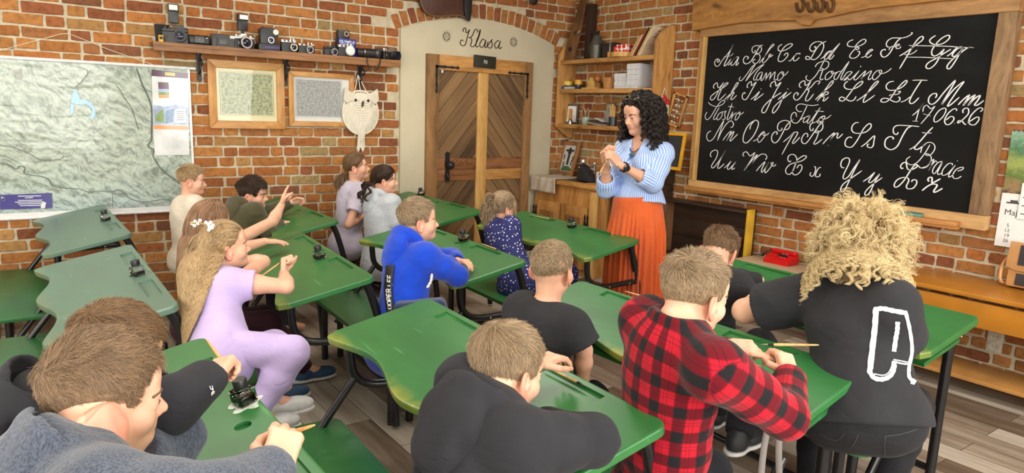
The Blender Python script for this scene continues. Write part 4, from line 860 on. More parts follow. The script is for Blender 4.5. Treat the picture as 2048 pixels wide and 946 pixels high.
mb = MB().lathe([(0.019, 0), (0.019, 0.008), (0.015, 0.012), (0, 0.012)], (0.047, -0.03, 0.122), 20, RY); loc(o, mb, 'flash_window', FLASHW)
lens(o, 0.012, 0.068, -0.03, 0.020, 0.014, BLACK_PLASTIC, SILVER)
mb = MB().box((0.015, -0.052, 0.018), (0.105, 0.006, 0.018), None, 0.002); loc(o, mb, 'film_slot', plain('purple_plastic', srgb(66, 56, 104), 0.4))
def rangefinder(px, label, w, h, topm, ringm, lx, off=0.10, rz=0.0, windows=3):
  o = cam_root(px, label, off=off, rz=rz)
  mb = MB().box((0, 0, h * 0.38), (w, 0.035, h * 0.74), None, 0.007, 3); loc(o, mb, 'body', BLACK_PLASTIC)
  mb = MB().box((0, 0, h * 0.86), (w * 0.99, 0.033, h * 0.22), None, 0.005, 3)
  mb.lathe([(0.010, 0), (0.010, 0.01), (0, 0.011)], (w * 0.36, 0, h * 0.96), 14); mb.lathe([(0.006, 0), (0.006, 0.012), (0, 0.013)], (w * 0.15, 0, h * 0.96), 14); loc(o, mb, 'top_plate', topm)
  mb = MB()
  for k in range(windows): mb.box((-w * 0.28 + k * w * 0.24, -0.017, h * 0.87), (w * 0.13, 0.004, h * 0.13), None, 0.001)
  loc(o, mb, 'finder_window', GLASS_DARK)
  lens(o, lx, h * 0.40, -0.017, 0.024, 0.022, BLACK_PLASTIC, ringm)
  return o
CHAMP = plain('champagne_metal', (0.62, 0.52, 0.36), 0.3, 0.8)
rangefinder(577, 'black folding camera with pale top and gold lens ring', 0.105, 0.085, SILVER, CHAMP, 0.028)
rangefinder(612, 'low silver topped rangefinder camera with black leather body', 0.115, 0.068, CHAMP, STEEL, 0.018)
rangefinder(660, 'small black camera standing left of the blue carton', 0.09, 0.062, BLACK_PLASTIC, STEEL, 0.022, 0.11)
t_ = thing('camera_carton', 'blue cardboard camera carton with white lettering on the shelf', 'box', (LW(692, 90, 0.06).x, DY - 0.055, SZ), math.radians(4))
mb = MB().box((0, 0, 0.075), (0.155, 0.07, 0.15), None, 0.002); loc(t_, mb, 'carton', plain('carton_blue', srgb(38, 44, 140), 0.45))
mb = MB().box((-0.077, 0.0, 0.07), (0.003, 0.066, 0.14)); loc(t_, mb, 'side_panel', plain('carton_black', (0.02, 0.02, 0.03), 0.5))
def text_mesh(txt, size, M, mat, name, parent, shear=0.0, spacing=1.0, ex=0.0004, bold=0.012):
  cu = bpy.data.curves.new('t', 'FONT'); cu.body = txt; cu.size = size; cu.align_x = 'CENTER'; cu.extrude = ex; cu.shear = shear; cu.space_character = spacing
  cu.offset = size * bold
  to = bpy.data.objects.new('t', cu); COL.objects.link(to)
  bpy.context.view_layer.update()
  me = bpy.data.meshes.new_from_object(to.evaluated_get(bpy.context.evaluated_depsgraph_get()))
  bpy.data.objects.remove(to); bpy.data.curves.remove(cu)
  me.transform(M); me.name = name
  return link_mesh(name, me, mat, parent)
LETW = plain('letter_white', (0.82, 0.82, 0.82), 0.5)
Mt = wmat(t_)
text_mesh('OLYMPUS', 0.033, Mt @ TR((-0.005, -0.0356, 0.113)) @ RY, LETW, 'lettering', t_)
text_mesh('IS-21', 0.024, Mt @ TR((-0.04, -0.0356, 0.075)) @ RY, LETW, 'lettering', t_)
mb = MB().box((-0.005, -0.0356, 0.104), (0.12, 0.001, 0.003)); loc(t_, mb, 'underline', LETW)
o = thing('box_camera', 'tiny black box camera on top of the blue carton', 'camera', (LW(686, 58, 0.06).x + 0.0, DY - 0.055, SZ + 0.15), 0, GROUP_CAM)
mb = MB().box((0, 0, 0.03), (0.085, 0.05, 0.06), None, 0.004); loc(o, mb, 'body', BLACK_PLASTIC)
mb = MB().lathe([(0.013, 0), (0.018, 0), (0.018, 0.006), (0.013, 0.006), (0.013, 0)], (0.018, -0.025, 0.034), 22, RY); loc(o, mb, 'lens_ring', CHAMP)
o = rangefinder(691, 'grey viewfinder camera with big white lens before blue carton', 0.115, 0.082, SILVER, SILVER, 0.024, 0.135)
mb = MB().lathe([(0.030, 0), (0.034, 0.004), (0.034, 0.018), (0.020, 0.026), (0.013, 0.026), (0.013, 0.024), (0, 0.024)], (0.026, -0.0175, 0.04), 26, RY); loc(o, mb, 'lens_barrel', plain('lens_white', (0.78, 0.77, 0.72), 0.35))
o = cam_root(735, 'camera lying on its side with long zoom lens and strap', off=0.10)
mb = MB().tube([(-0.085, 0, 0.035), (-0.04, 0, 0.035)], 0.034, 20); mb.tube([(-0.035, 0, 0.036), (0.07, 0, 0.036)], 0.036, 20); mb.box((0.085, 0.0, 0.04), (0.03, 0.06, 0.075), None, 0.008); loc(o, mb, 'body', BLACK_PLASTIC)
mb = MB().tube([(-0.036, 0, 0.036), (-0.028, 0, 0.036)], 0.0368, 20); mb.tube([(0.06, 0, 0.036), (0.066, 0, 0.036)], 0.0375, 20); loc(o, mb, 'lens_ring', STEEL)
mb = MB()
st_ = catmull([(0.085, -0.05, 0.03), (0.07, -0.08, 0.0), (0.06, -0.095, -0.03), (0.045, -0.10, -0.06), (0.02, -0.10, -0.085)], 5)
mb.grid([[v + Vector((0, 0.0, 0.008)) for v in st_], [v + Vector((0.004, 0, -0.008)) for v in st_]])
st_ = catmull([(-0.03, -0.04, 0.03), (-0.03, -0.083, 0.004), (-0.035, -0.085, -0.03), (-0.02, -0.08, -0.07), (-0.04, -0.07, -0.1)], 5)
mb.grid([[v + Vector((-0.004, 0.0, 0)) for v in st_], [v + Vector((0.004, 0, 0)) for v in st_]])
so_ = loc(o, mb, 'strap', BLACK_PLASTIC); sm = so_.modifiers.new('thick', 'SOLIDIFY'); sm.thickness = 0.002
slr(778, 'black and silver reflex camera at the right shelf end', 0.13, 0.08, 0.045, SILVER, BLACK_PLASTIC, True, 0.03, 0.033, 0.055, None, 0.10, math.radians(16))

# framed maps
def map_frame(name, label, quad, fw, paper, art, fr_mat):
  P = [LW(*q, 0.03) for q in quad]
  x0, x1 = (P[0].x + P[3].x) / 2, (P[1].x + P[2].x) / 2; z1, z0 = (P[0].z + P[1].z) / 2, (P[2].z + P[3].z) / 2
  t = thing(name, label, 'picture', ((x0 + x1) / 2, DY - 0.02, z0))
  for nm, (a0, a1, b0, b1), ax in (('frame_rail', (x0, x1, z1 - fw, z1), 'X'), ('frame_rail', (x0, x1, z0, z0 + fw), 'X'), ('frame_stile', (x0, x0 + fw, z0, z1), 'Z'), ('frame_stile', (x1 - fw, x1, z0, z1), 'Z')):
    mb = MB(); cx, cz = (x0 + x1) / 2, (z0 + z1) / 2
    if ax == 'X':
      s_ = 1 if b0 > cz else -1; zo = b1 if s_ > 0 else b0; zi = zo - s_ * fw
      pts = [(x0, zo), (x1, zo), (x1 - fw, zi), (x0 + fw, zi)]
    else:
      s_ = 1 if a0 > cx else -1; xo = a1 if s_ > 0 else a0; xi = xo - s_ * fw
      pts = [(xo, z0), (xo, z1), (xi, z1 - fw), (xi, z0 + fw)]
    mb.prism(pts, 0.026, ML @ TR((0, 0, 0.012)), 0.006)
    mb.build(nm, fr_mat(ax), t)
  mb = MB().box(((x0 + x1) / 2, DY - 0.016, (z0 + z1) / 2), (x1 - x0 - fw * 1.8, 0.008, z1 - z0 - fw * 1.8)); mb.build('mount', paper, t)
  return t, x0 + fw, x1 - fw, z0 + fw, z1 - fw
def print_mat(name, light, dark, scale, gloss=0.0):
  q, n, l, b = nmat(name); tc = n.new('ShaderNodeTexCoord')
  a = noise_node(n, l, tc.outputs['Object'], scale, 7, 0.8); v = n.new('ShaderNodeTexVoronoi'); v.feature = 'DISTANCE_TO_EDGE'; v.inputs['Scale'].default_value = scale * 1.1
  l.new(tc.outputs['Object'], v.inputs['Vector'])
  r = ramp(n, l, a.outputs['Fac'], [(0.36, dark), (0.56, light)]); e_ = ramp(n, l, v.outputs['Distance'], [(0.01, (0, 0, 0)), (0.05, (1, 1, 1))])
  col = mixc(n, l, e_.outputs[0], mixc(n, l, 0.6, r.outputs[0], dark), r.outputs[0])
  l.new(col, b.inputs['Base Color']); b.inputs['Roughness'].default_value = 0.6
  b.inputs['Coat Weight'].default_value = gloss; b.inputs['Coat Roughness'].default_value = 0.01
  return q
PAPER_G = plain('mount_glazed_cream', srgb(214, 208, 168), 0.6, 0, 0.05, 6, 0, 0.5, 0.4)
t, a0, a1, b0, b1 = map_frame('framed_map', 'larger oak framed old map with garden reflected in its glass', [(413, 116), (566, 129), (572, 258), (420, 257)], 0.062, PAPER_G, None, lambda ax: wood('oak_frame_' + ax, srgb(150, 92, 38), srgb(214, 160, 88), ax, 6, 0.4))
mb = MB().box(((a0 + a1) / 2, DY - 0.0205, (b0 + b1) / 2 + 0.01), ((a1 - a0) * 0.86, 0.001, (b1 - b0) * 0.80)); mb.build('map_print', print_mat('old_map_green', srgb(178, 184, 146), srgb(92, 100, 76), 42, 0.4), t)
mb = MB()
for i in range(4):
  w2, h2 = (a1 - a0) * 0.445, (b1 - b0) * 0.418; cx, cz = (a0 + a1) / 2, (b0 + b1) / 2 + 0.01
  q = [(cx - w2, cz - h2), (cx + w2, cz - h2), (cx + w2, cz + h2), (cx - w2, cz + h2)]
  ribbon(mb, [q[i], q[(i + 1) % 4]], 0.004, ML, 0.0215, 1)
mb.build('map_border', MLINE, t, False)
t, a0, a1, b0, b1 = map_frame('framed_map', 'smaller oak framed grey map hanging behind the macrame owl', [(577, 141), (710, 150), (706, 254), (578, 252)], 0.043, plain('mount_glazed_white', srgb(212, 214, 210), 0.6, 0, 0.04, 6, 0, 0.5, 0.7), None, lambda ax: wood('oak_frame_' + ax, srgb(150, 92, 38), srgb(214, 160, 88), ax, 6, 0.4))
mb = MB().box(((a0 + a1) / 2 - 0.025, DY - 0.0205, (b0 + b1) / 2 + 0.01), ((a1 - a0) * 0.80, 0.001, (b1 - b0) * 0.83)); mb.build('map_print', print_mat('old_map_grey', srgb(172, 174, 172), srgb(118, 120, 120), 55, 0.6), t)
mb = MB();
for i in range(4):
  w2, h2 = (a1 - a0) * 0.415, (b1 - b0) * 0.435; cx, cz = (a0 + a1) / 2 - 0.025, (b0 + b1) / 2 + 0.01
  q = [(cx - w2, cz - h2), (cx + w2, cz - h2), (cx + w2, cz + h2), (cx - w2, cz + h2)]
  ribbon(mb, [q[i], q[(i + 1) % 4]], 0.003, ML, 0.0215, 1)
mb.build('map_border', MLINE, t, False)

# macrame owl
ROPE = plain('cotton_rope', srgb(222, 214, 196), 0.9, 0, 0.1, 60, 0.3)
c = LW(722, 222, 0.05); c2 = LW(720, 190, 0.05)
owl = thing('macrame_owl', 'cream macrame owl with black eyes hanging on brick wall', 'wall hanging', (c.x, DY - 0.02, c.z))
RW_, RH_ = 0.130, 0.148
mb = MB()
ringp = [(c.x + RW_ * math.cos(a), DY - 0.045, c.z - 0.012 + RH_ * math.sin(a)) for a in np.linspace(0, 2 * math.pi, 49)[:-1]]
mb.tube(ringp, 0.007, 8, closed=True); mb.build('ring', ROPE, owl)
mb = MB()
for k in range(46):
  a = math.radians(-200 + 220 * k / 45)
  if math.sin(a) > 0.75: continue
  e_ = Vector((c.x + RW_ * 0.97 * math.cos(a), DY - 0.047, c.z - 0.012 + RH_ * 0.97 * math.sin(a)))
  s_ = Vector((c.x + 0.022 * math.cos(a), DY - 0.062, c.z - 0.01 + 0.035 * math.sin(a)))
  mb.tube(catmull([s_, (s_ + e_) / 2 + Vector((0, -0.010, 0)), e_], 4), 0.0058, 6)
mb.lathe([(0, 0), (0.118, 0), (0.122, 0.008), (0, 0.010)], (c.x, DY - 0.038, c.z - 0.012), 40, RY)
mb.build('wing_cords', ROPE, owl)
mb = MB()
for r_ in range(9):
  for k in range(-3 + (r_ > 5), 4 - (r_ > 5)):
    x = c.x + (k + 0.5 * (r_ % 2)) * 0.016 * (1.1 - r_ * 0.04); z = c.z + 0.075 - r_ * 0.017
    for s_ in (1, -1): mb.tube([(x - 0.009 * s_, DY - 0.062, z - 0.008), (x, DY - 0.069, z), (x + 0.009 * s_, DY - 0.062, z + 0.008)], 0.005, 6)
mb.ball((c.x, DY - 0.05, c.z + 0.06), (0.092, 0.018, 0.066))
mb.build('chest_knots', ROPE, owl)
for s_ in (-1, 1):
  mb = MB()
  mb.prism([(c.x + s_ * 0.118, c.z + 0.155), (c.x + s_ * 0.128, c.z + 0.07), (c.x + s_ * 0.10, c.z + 0.05), (c.x + s_ * 0.035, c.z + 0.09), (c.x + s_ * 0.05, c.z + 0.115), (c.x + s_ * 0.09, c.z + 0.135)][::s_], 0.03, ML @ TR((0, 0, 0.035)), 0.008)
  for k in range(6): mb.tube([(c.x + s_ * (0.045 + k * 0.014), DY - 0.067, c.z + 0.10 + k * 0.010), (c.x + s_ * (0.07 + k * 0.011), DY - 0.067, c.z + 0.06 + 0.004 * k)], 0.0042, 6)
  mb.build('ear', ROPE, owl)
  mb = MB().ball((c.x + s_ * 0.046 + 0.0, DY - 0.072, c.z + 0.072), (0.010, 0.006, 0.010)); mb.build('eye', GLASS_DARK, owl)
mb = MB().ball((c.x + 0.004, DY - 0.078, c.z + 0.048), (0.008, 0.008, 0.022), Matrix.Rotation(0.2, 4, 'Y')); mb.build('beak', plain('owl_beak', (0.03, 0.015, 0.01), 0.5), owl)
mb = MB()
for k in range(9):
  x = c.x + (k - 4) * 0.0055
  mb.tube(catmull([(x, DY - 0.068, c.z - 0.05), (x * 1.0, DY - 0.062, c.z - 0.15), (x + 0.004 * math.sin(k * 2), DY - 0.05, c.z - 0.20), (x + (k - 4) * 0.0012, DY - 0.045, c.z - 0.265 + 0.015 * math.sin(k * 5))], 5), 0.0042, 6)
mb.build('tail_cords', ROPE, owl)
mb = MB(); top = LW(718, 150, 0.05); top = c + (top - c) / 1.28
for s_ in (-0.05, 0.0, 0.05): mb.tube([(top.x, DY - 0.03, top.z), (c.x + s_, DY - 0.05, c.z + 0.115)], 0.0032, 6)
mb.build('hanging_cord', ROPE, owl)
owl.scale = (1.28, 1, 1.28)
for o in bpy.data.objects:
  if o.get('group') == GROUP_CAM and o.type == 'EMPTY': o.scale = (1.18, 1.0, 1.18)

# leather horse collar flap above the arch, iron fitting further right
mb = MB(); P_ = [LW(*q, 0.05) for q in ((838, -20), (839, 5), (845, 20), (855, 29), (872, 33), (890, 32), (905, 31), (920, 33), (931, 38), (936, 40), (941, 20), (942, -20))]
mb.prism([(v.x, v.z) for v in P_], 0.05, ML @ TR((0, 0, 0.02)), 0.012)
t_ = thing('leather_harness', 'brown leather saddle flap hanging above the plaster arch', 'harness', (P_[5].x, DY - 0.03, P_[5].z))
mb.build('flap', plain('brown_leather', srgb(74, 42, 30), 0.5, 0, 0.25, 14, 0.2), t_)
mb = MB().tube(catmull([v + Vector((0, -0.03, 0)) for v in P_[:-1]], 4), 0.008, 8); mb.build('piping', plain('tan_piping', srgb(110, 78, 52), 0.5), t_)
mb = MB().prism([(LW(x, y, 0.08).x, LW(x, y, 0.08).z) for x, y in ((927, -20), (927, 20), (930, 38), (937, 43), (941, 28), (944, -20))], 0.03, ML @ TR((0, 0, 0.072)), 0.006); mb.build('fringe', BLACK, t_)
mb = MB(); h_ = LW(1063, 2, 0.05)
mb.tube(catmull([h_ + Vector((-0.04, 0.03, 0.10)), h_ + Vector((-0.04, -0.02, 0.03)), h_ + Vector((-0.02, -0.04, -0.02)), h_ + Vector((0.02, -0.04, -0.02)), h_ + Vector((0.045, -0.02, 0.02)), h_ + Vector((0.05, 0.0, 0.10))], 5), 0.017, 10)
tag(mb.build('iron_hook', BLACK), 'dark iron fitting at the top edge right of arch', 'hook')

# ------------------------------------------------------------------ blackboard wall
def wbox(mb, y0, y1, z0, z1, o0, o1, bev=0.004, rot=None):
  """box on the blackboard wall: along y, between offsets o0..o1 from the wall"""
  mb.box((EX - (o0 + o1) / 2, (y0 + y1) / 2, (z0 + z1) / 2), (o1 - o0, abs(y1 - y0), z1 - z0), rot, bev)
BO = 0.07
TLb, TRb, BLb, BRb = RW(1416, 74, BO), RW(2001, 26, BO), RW(1391, 360, BO), RW(1938, 427, BO)
BY1, BY0 = (TLb.y + BLb.y) / 2, (TRb.y + BRb.y) / 2
BZ1, BZ0 = (TLb.z + TRb.z) / 2, (BLb.z + BRb.z) / 2
bb = thing('blackboard', 'wide black chalkboard covered in white cursive alphabet letters', 'blackboard', (EX, (BY0 + BY1) / 2, BZ0))
def slate_mat():
  q, n, l, b = nmat('chalkboard_black'); tc = n.new('ShaderNodeTexCoord')
  a = noise_node(n, l, tc.outputs['Object'], 3.0, 6, 0.72, (1, 0.7, 1.6)); a2 = noise_node(n, l, tc.outputs['Object'], 1.4, 3)
  f = math_n(n, l, 'MULTIPLY', a.outputs['Fac'], a2.outputs['Fac'])
  r = ramp(n, l, f, [(0.22, (0.0055, 0.0055, 0.0055)), (0.40, (0.012, 0.0125, 0.0135)), (0.55, (0.04, 0.041, 0.043))])
  l.new(r.outputs[0], b.inputs['Base Color']); b.inputs['Roughness'].default_value = 0.72; b.inputs['Specular IOR Level'].default_value = 0.18
  return q
mb = MB(); wbox(mb, BY0 - 0.02, BY1 + 0.02, BZ0 - 0.02, BZ1 + 0.02, 0.03, BO - 0.001, 0.0); mb.build('slate', slate_mat(), bb)
mb = MB()
MRB = MR
for w, p in strokes(CHALK):
  ribbon(mb, [(-a, z) for a, z in p], 0.0034 * w, MR, BO + 0.0006)
chm = plain('chalk_white', (0.80, 0.80, 0.80), 0.95, 0, 0.25, 160, 0, 0.1)
mb.build('chalk_lettering', chm, bb, False)
FWb = 0.105
for nm, y0, y1, z0, z1, mt in (('frame_rail', BY0 - FWb, BY1 + FWb * 0.62, BZ1, BZ1 + FWb, wood('board_frame_Y', srgb(112, 78, 44), srgb(186, 140, 88), 'Y', 5, 0.6)),
               ('frame_rail', BY0 - FWb, BY1 + FWb * 0.62, BZ0 - FWb * 0.9, BZ0, wood('board_frame_pale_Y', srgb(150, 108, 64), srgb(212, 170, 112), 'Y', 5, 0.6)),
               ('frame_stile', BY1, BY1 + FWb * 0.62, BZ0, BZ1, wood('board_frame_Z', srgb(120, 84, 50), srgb(188, 144, 92), 'Z', 5, 0.6)),
               ('frame_stile', BY0 - FWb, BY0, BZ0, BZ1, wood('board_frame_grey_Z', srgb(92, 68, 48), srgb(166, 132, 94), 'Z', 7, 0.7, False, 0.8))):
  mb = MB(); wbox(mb, y0, y1, z0, z1, 0.012, 0.095, 0.007); mb.build(nm, mt, bb)
mb = MB(); wbox(mb, BY1 - 0.006, BY1 + 0.012, BZ0, BZ1, 0.06, 0.112, 0.003); mb.build('inner_lip', W_PALE('Z'), bb)
LY0, LY1 = RW(1915, 440, 0.15).y, RW(1372, 378, 0.13).y
mb = MB(); wbox(mb, LY0, LY1, BZ0 - 0.085, BZ0 - 0.055, 0.095, 0.165, 0.004); wbox(mb, LY0, LY1, BZ0 - 0.105, BZ0 - 0.086, 0.095, 0.145, 0.004); mb.build('chalk_ledge', wood('ledge_Y', srgb(140, 88, 44), srgb(206, 146, 82), 'Y', 6, 0.5), bb)
sp = RW(1822, 421, 0.13)
t_ = thing('board_sponge', 'flat teal green sponge lying on the chalkboard ledge', 'sponge', (EX - 0.13, sp.y, BZ0 - 0.055))
mb = MB(); wbox(mb, sp.y - 0.075, sp.y + 0.075, BZ0 - 0.055, BZ0 - 0.035, 0.105, 0.155, 0.006); mb.build('pad', plain('sponge_teal', srgb(104, 150, 132), 0.9, 0, 0.2, 60, 0.3), t_)
mb = MB(); wbox(mb, sp.y - 0.07, sp.y + 0.07, BZ0 - 0.035, BZ0 - 0.030, 0.108, 0.152, 0.002); mb.build('scouring_layer', plain('sponge_dark', srgb(78, 110, 98), 0.95, 0, 0.2, 60, 0.4), t_)
# carved beam over the board
bl = RW(1384, 20, 0.12); by1 = bl.y
beam_pts = [RW(*q, 0.13) for q in ((1384, 8), (1383, 62), (1420, 55), (1480, 46), (1545, 42), (1590, 41), (1602, 50), (1618, 51), (1630, 40), (1690, 27), (1738, 17), (1800, 10), (1880, 2), (1960, -5))]
pts = [(-v.y, v.z) for v in beam_pts]; zt_ = 2.62
pts = [(pts[0][0], zt_)] + pts[1:] + [(pts[-1][0], zt_)]
bmt = thing('carved_beam', 'old carved wooden beam with worn edge above the blackboard', 'beam', (EX, (beam_pts[0].y + beam_pts[-1].y) / 2, 2.4))
mb = MB().prism(pts, 0.12, MR @ TR((0, 0, 0.012)), 0.012); mb.build('timber', wood('beam_Y', srgb(122, 80, 38), srgb(190, 136, 70), 'Y', 5, 0.6, True, 0.4), bmt)
def car(pts, w=0.02, dep=0.004):
  mb = MB().tube(catmull([RW(px, py, 0.134) for px, py in pts], 4), w / 2, 8); return mb
mb = MB()
for cx in (1600, 1622, 1640, 1660):
  for s_ in (-1, 1): mb.tube(catmull([RW(cx - 7, 6 - (cx - 1600) * 0.03, 0.132), RW(cx - 4, 20, 0.136), RW(cx + 4, 21, 0.136), RW(cx + 8, 8, 0.134), RW(cx + 4, -2, 0.132)], 4), 0.013, 8)
mb.build('carved_letters', wood('beam_carving_Y', srgb(84, 54, 28), srgb(150, 104, 56), 'Y', 5, 0.6), bmt)
mb = MB()
for cx in (1420, 1450, 1478, 1508):
  mb.tube(catmull([RW(cx - 12, 34 - (cx - 1420) * .06, 0.131), RW(cx - 4, 24 - (cx - 1420) * .06, 0.133), RW(cx + 6, 30 - (cx - 1420) * .06, 0.133), RW(cx + 2, 37 - (cx - 1420) * .06, 0.133), RW(cx - 3, 32 - (cx - 1420) * .06, 0.132)], 4), 0.007, 6)
mb.build('carved_scrolls', wood('beam_scroll_Y', srgb(132, 88, 42), srgb(196, 142, 74), 'Y', 5, 0.6), bmt)

# open shelf unit in the corner
SD = 0.24
u = lambda px, py: RW(px, py, SD)
SY1, SY0 = u(1118, 180).y, u(1312, 150).y
SY1 = min(SY1, DY - 0.06)
zs_ = [(u(1119, 120).z + u(1305, 110).z) / 2, (u(1117, 179).z + u(1300, 175).z) / 2, (u(1114, 248).z + u(1244, 252).z) / 2]
su = thing('shelf_unit', 'rustic open wooden shelf unit fixed in the brick corner', 'shelf', (EX, (SY0 + SY1) / 2, zs_[2]))
HW = wood('shelf_honey_Y', srgb(140, 92, 44), srgb(208, 156, 90), 'Y', 5, 0.5)
HWZ = wood('shelf_honey_Z', srgb(140, 92, 44), srgb(208, 156, 90), 'Z', 5, 0.5)
for z in zs_:
  mb = MB(); wbox(mb, SY0 + 0.034, SY1 + 0.002, z - 0.042, z, 0.014, SD, 0.006); mb.build('shelf_board', HW, su)
def side(y0, prof):
  mb = MB().prism(prof, 0.035, frame_mat((0, y0, 0), (-1, 0, 0), (0, 0, 1)), 0.006); return mb.build('side_panel', HWZ, su)
zb, zt = zs_[2], zs_[0]
side(SY1, [(-EX + 0.016, zb - 0.16), (-EX + 0.07, zb - 0.155), (-EX + 0.16, zb - 0.10), (-EX + SD + 0.01, zb - 0.03), (-EX + SD + 0.01, zt + 0.05), (-EX + 0.17, zt + 0.16), (-EX + 0.12, zt + 0.24), (-EX + 0.016, zt + 0.26)])
side(SY0, [(-EX + 0.016, zb - 0.22), (-EX + 0.10, zb - 0.2), (-EX + SD + 0.01, zb - 0.03), (-EX + SD + 0.01, zt + 0.12), (-EX + 0.19, zt + 0.20), (-EX + 0.10, zt + 0.26), (-EX + 0.016, zt + 0.27)])
# things on it. sh(px, level) gives a point on a board
def shp(px, lev, off=0.12):
  y = RW(px, 150, off).y
  return Vector((EX - off, y, zs_[lev]))
p = shp(1150, 0, 0.10)
t_ = thing('wood_plank', 'tall dark antique board with two holes leaning in the corner', 'board', tuple(p))
pp = [(-0.105, 0), (0.085, 0), (0.115, 0.30), (0.125, 0.62), (0.03, 0.62), (-0.015, 0.35)]
Mp = frame_mat((EX - 0.17, p.y + 0.02, zs_[0]), (0, -1, 0), (0.18, 0, 1))
b0 = MB(); b0.prism(pp, 0.03, Mp, 0.005); b0.build('plank_body', wood('antique_board_Z', srgb(70, 46, 26), srgb(138, 96, 56), 'Z', 4, 0.6), t_)
mb = MB()
for hx, hz, rr in ((0.015, 0.11, 0.026), (0.055, 0.275, 0.020)): mb.lathe([(rr, 0.028), (rr, 0.0322), (0, 0.0322)], (0, 0, 0), 20, Mp @ TR((hx, hz, 0)))
mb.build('bored_hole', BLACK, t_)
mb = MB().tube(catmull([Mp @ Vector(v) for v in ((0.07, 0.265, 0.04), (0.10, 0.26, 0.045), (0.13, 0.29, 0.04))], 4), 0.008, 8); mb.build('peg', STEEL, t_)
mb = MB(); wbox(mb, p.y - 0.22, p.y - 0.135, zs_[0], zs_[0] + 0.56, 0.03, 0.11, 0.008)
tag(mb.build('dark_post', W_DARK('Z')), 'dark upright timber between antique board and metal can', 'post')
p = shp(1190, 0, 0.12)
t_ = thing('watering_can', 'dull zinc watering can with black spout on top shelf', 'watering can', tuple(p))
ZINC = plain('zinc', srgb(92, 92, 84), 0.45, 0.6, 0.2, 25)
mb = MB().lathe([(0, 0), (0.062, 0), (0.064, 0.01), (0.062, 0.14), (0.066, 0.145), (0.062, 0.155), (0.05, 0.20), (0.035, 0.235)], tuple(p + Vector((0, 0.0, 0))), 24); mb.build('can_body', ZINC, t_)
mb = MB().prism([(-0.035, 0.225), (0.03, 0.235), (0.045, 0.275), (0.0, 0.262), (-0.03, 0.285)], 0.03, frame_mat(tuple(p + Vector((-0.0, 0, 0))), (0, -1, 0), (0, 0, 1)), 0.004); mb.build('spout_cap', BLACK, t_)
mb = MB().tube(catmull([p + Vector(v) for v in ((0, 0.06, 0.04), (0, 0.10, 0.08), (0, 0.09, 0.16), (0, 0.055, 0.19))], 5), 0.006, 8); mb.build('handle', ZINC, t_)
p = shp(1222, 0, 0.10)
t_ = thing('black_tin', 'black tin canister with steel clasp behind the strawberry box', 'canister', tuple(p))
mb = MB().box(tuple(p + Vector((0.0, 0.01, 0.075))), (0.11, 0.16, 0.15), None, 0.008); mb.build('tin_body', plain('tin_black', (0.018, 0.016, 0.015), 0.4), t_)
mb = MB().box(tuple(p + Vector((-0.058, -0.025, 0.09))), (0.006, 0.014, 0.13), None, 0.002); mb.tube([p + Vector((-0.06, -0.05, 0.153)), p + Vector((-0.06, 0.02, 0.153))], 0.006, 8); mb.build('clasp', BRIGHT, t_)
p = shp(1243, 0, 0.16)
t_ = thing('round_wooden_box', 'shallow round wooden box under the strawberry patterned tin', 'box', tuple(p))
mb = MB().lathe([(0, 0), (0.105, 0), (0.11, 0.004), (0.11, 0.046), (0, 0.046)], tuple(p), 30); mb.build('box_body', W_PALE('Z'), t_)
mb = MB().box(tuple(p + Vector((-0.05, 0.115, 0.026))), (0.06, 0.03, 0.05), None, 0.004); mb.build('side_handle', W_HONEY('X'), t_)
pk = p + Vector((0, -0.005, 0.046))
t_ = thing('strawberry_box', 'red and white strawberry patterned gift box on round box', 'box', tuple(pk))
def berry_mat():
  q, n, l, b = nmat('strawberry_print'); tc = n.new('ShaderNodeTexCoord'); v = n.new('ShaderNodeTexVoronoi'); v.inputs['Scale'].default_value = 22; v.inputs['Randomness'].default_value = 0.35
  l.new(tc.outputs['Object'], v.inputs['Vector'])
  r = ramp(n, l, v.outputs['Distance'], [(0.42, srgb(206, 34, 40)), (0.48, srgb(236, 226, 220))]); l.new(r.outputs[0], b.inputs['Base Color']); b.inputs['Roughness'].default_value = 0.5; return q
mb = MB().box(tuple(pk + Vector((0, -0.01, 0.036))), (0.075, 0.15, 0.07), Matrix.Rotation(0.12, 4, 'Z'), 0.003); mb.build('patterned_carton', berry_mat(), t_)
mb = MB().box(tuple(pk + Vector((-0.012, 0.079, 0.03))), (0.068, 0.026, 0.056), Matrix.Rotation(0.12, 4, 'Z'), 0.008); mb.build('red_bow', plain('bow_red', srgb(204, 52, 30), 0.5), t_)
bks = [(1272, 0.022, 0.20, 0.15, srgb(190, 150, 100), 'tan thin book first of the leaning row'), (1278, 0.012, 0.225, 0.15, srgb(226, 204, 160), 'pale cream booklet leaning second from the left'), (1284, 0.014, 0.255, 0.16, srgb(168, 52, 42), 'red spined book in the leaning row'), (1289, 0.020, 0.285, 0.17, srgb(26, 22, 22), 'black spined book in the leaning row'), (1297, 0.018, 0.28, 0.17, srgb(206, 168, 104), 'ochre spined book right of the black one'), (1302, 0.014, 0.295, 0.18, srgb(222, 200, 168), 'cream covered book with dark writing leaning right of the others')]
ang = math.radians(33)
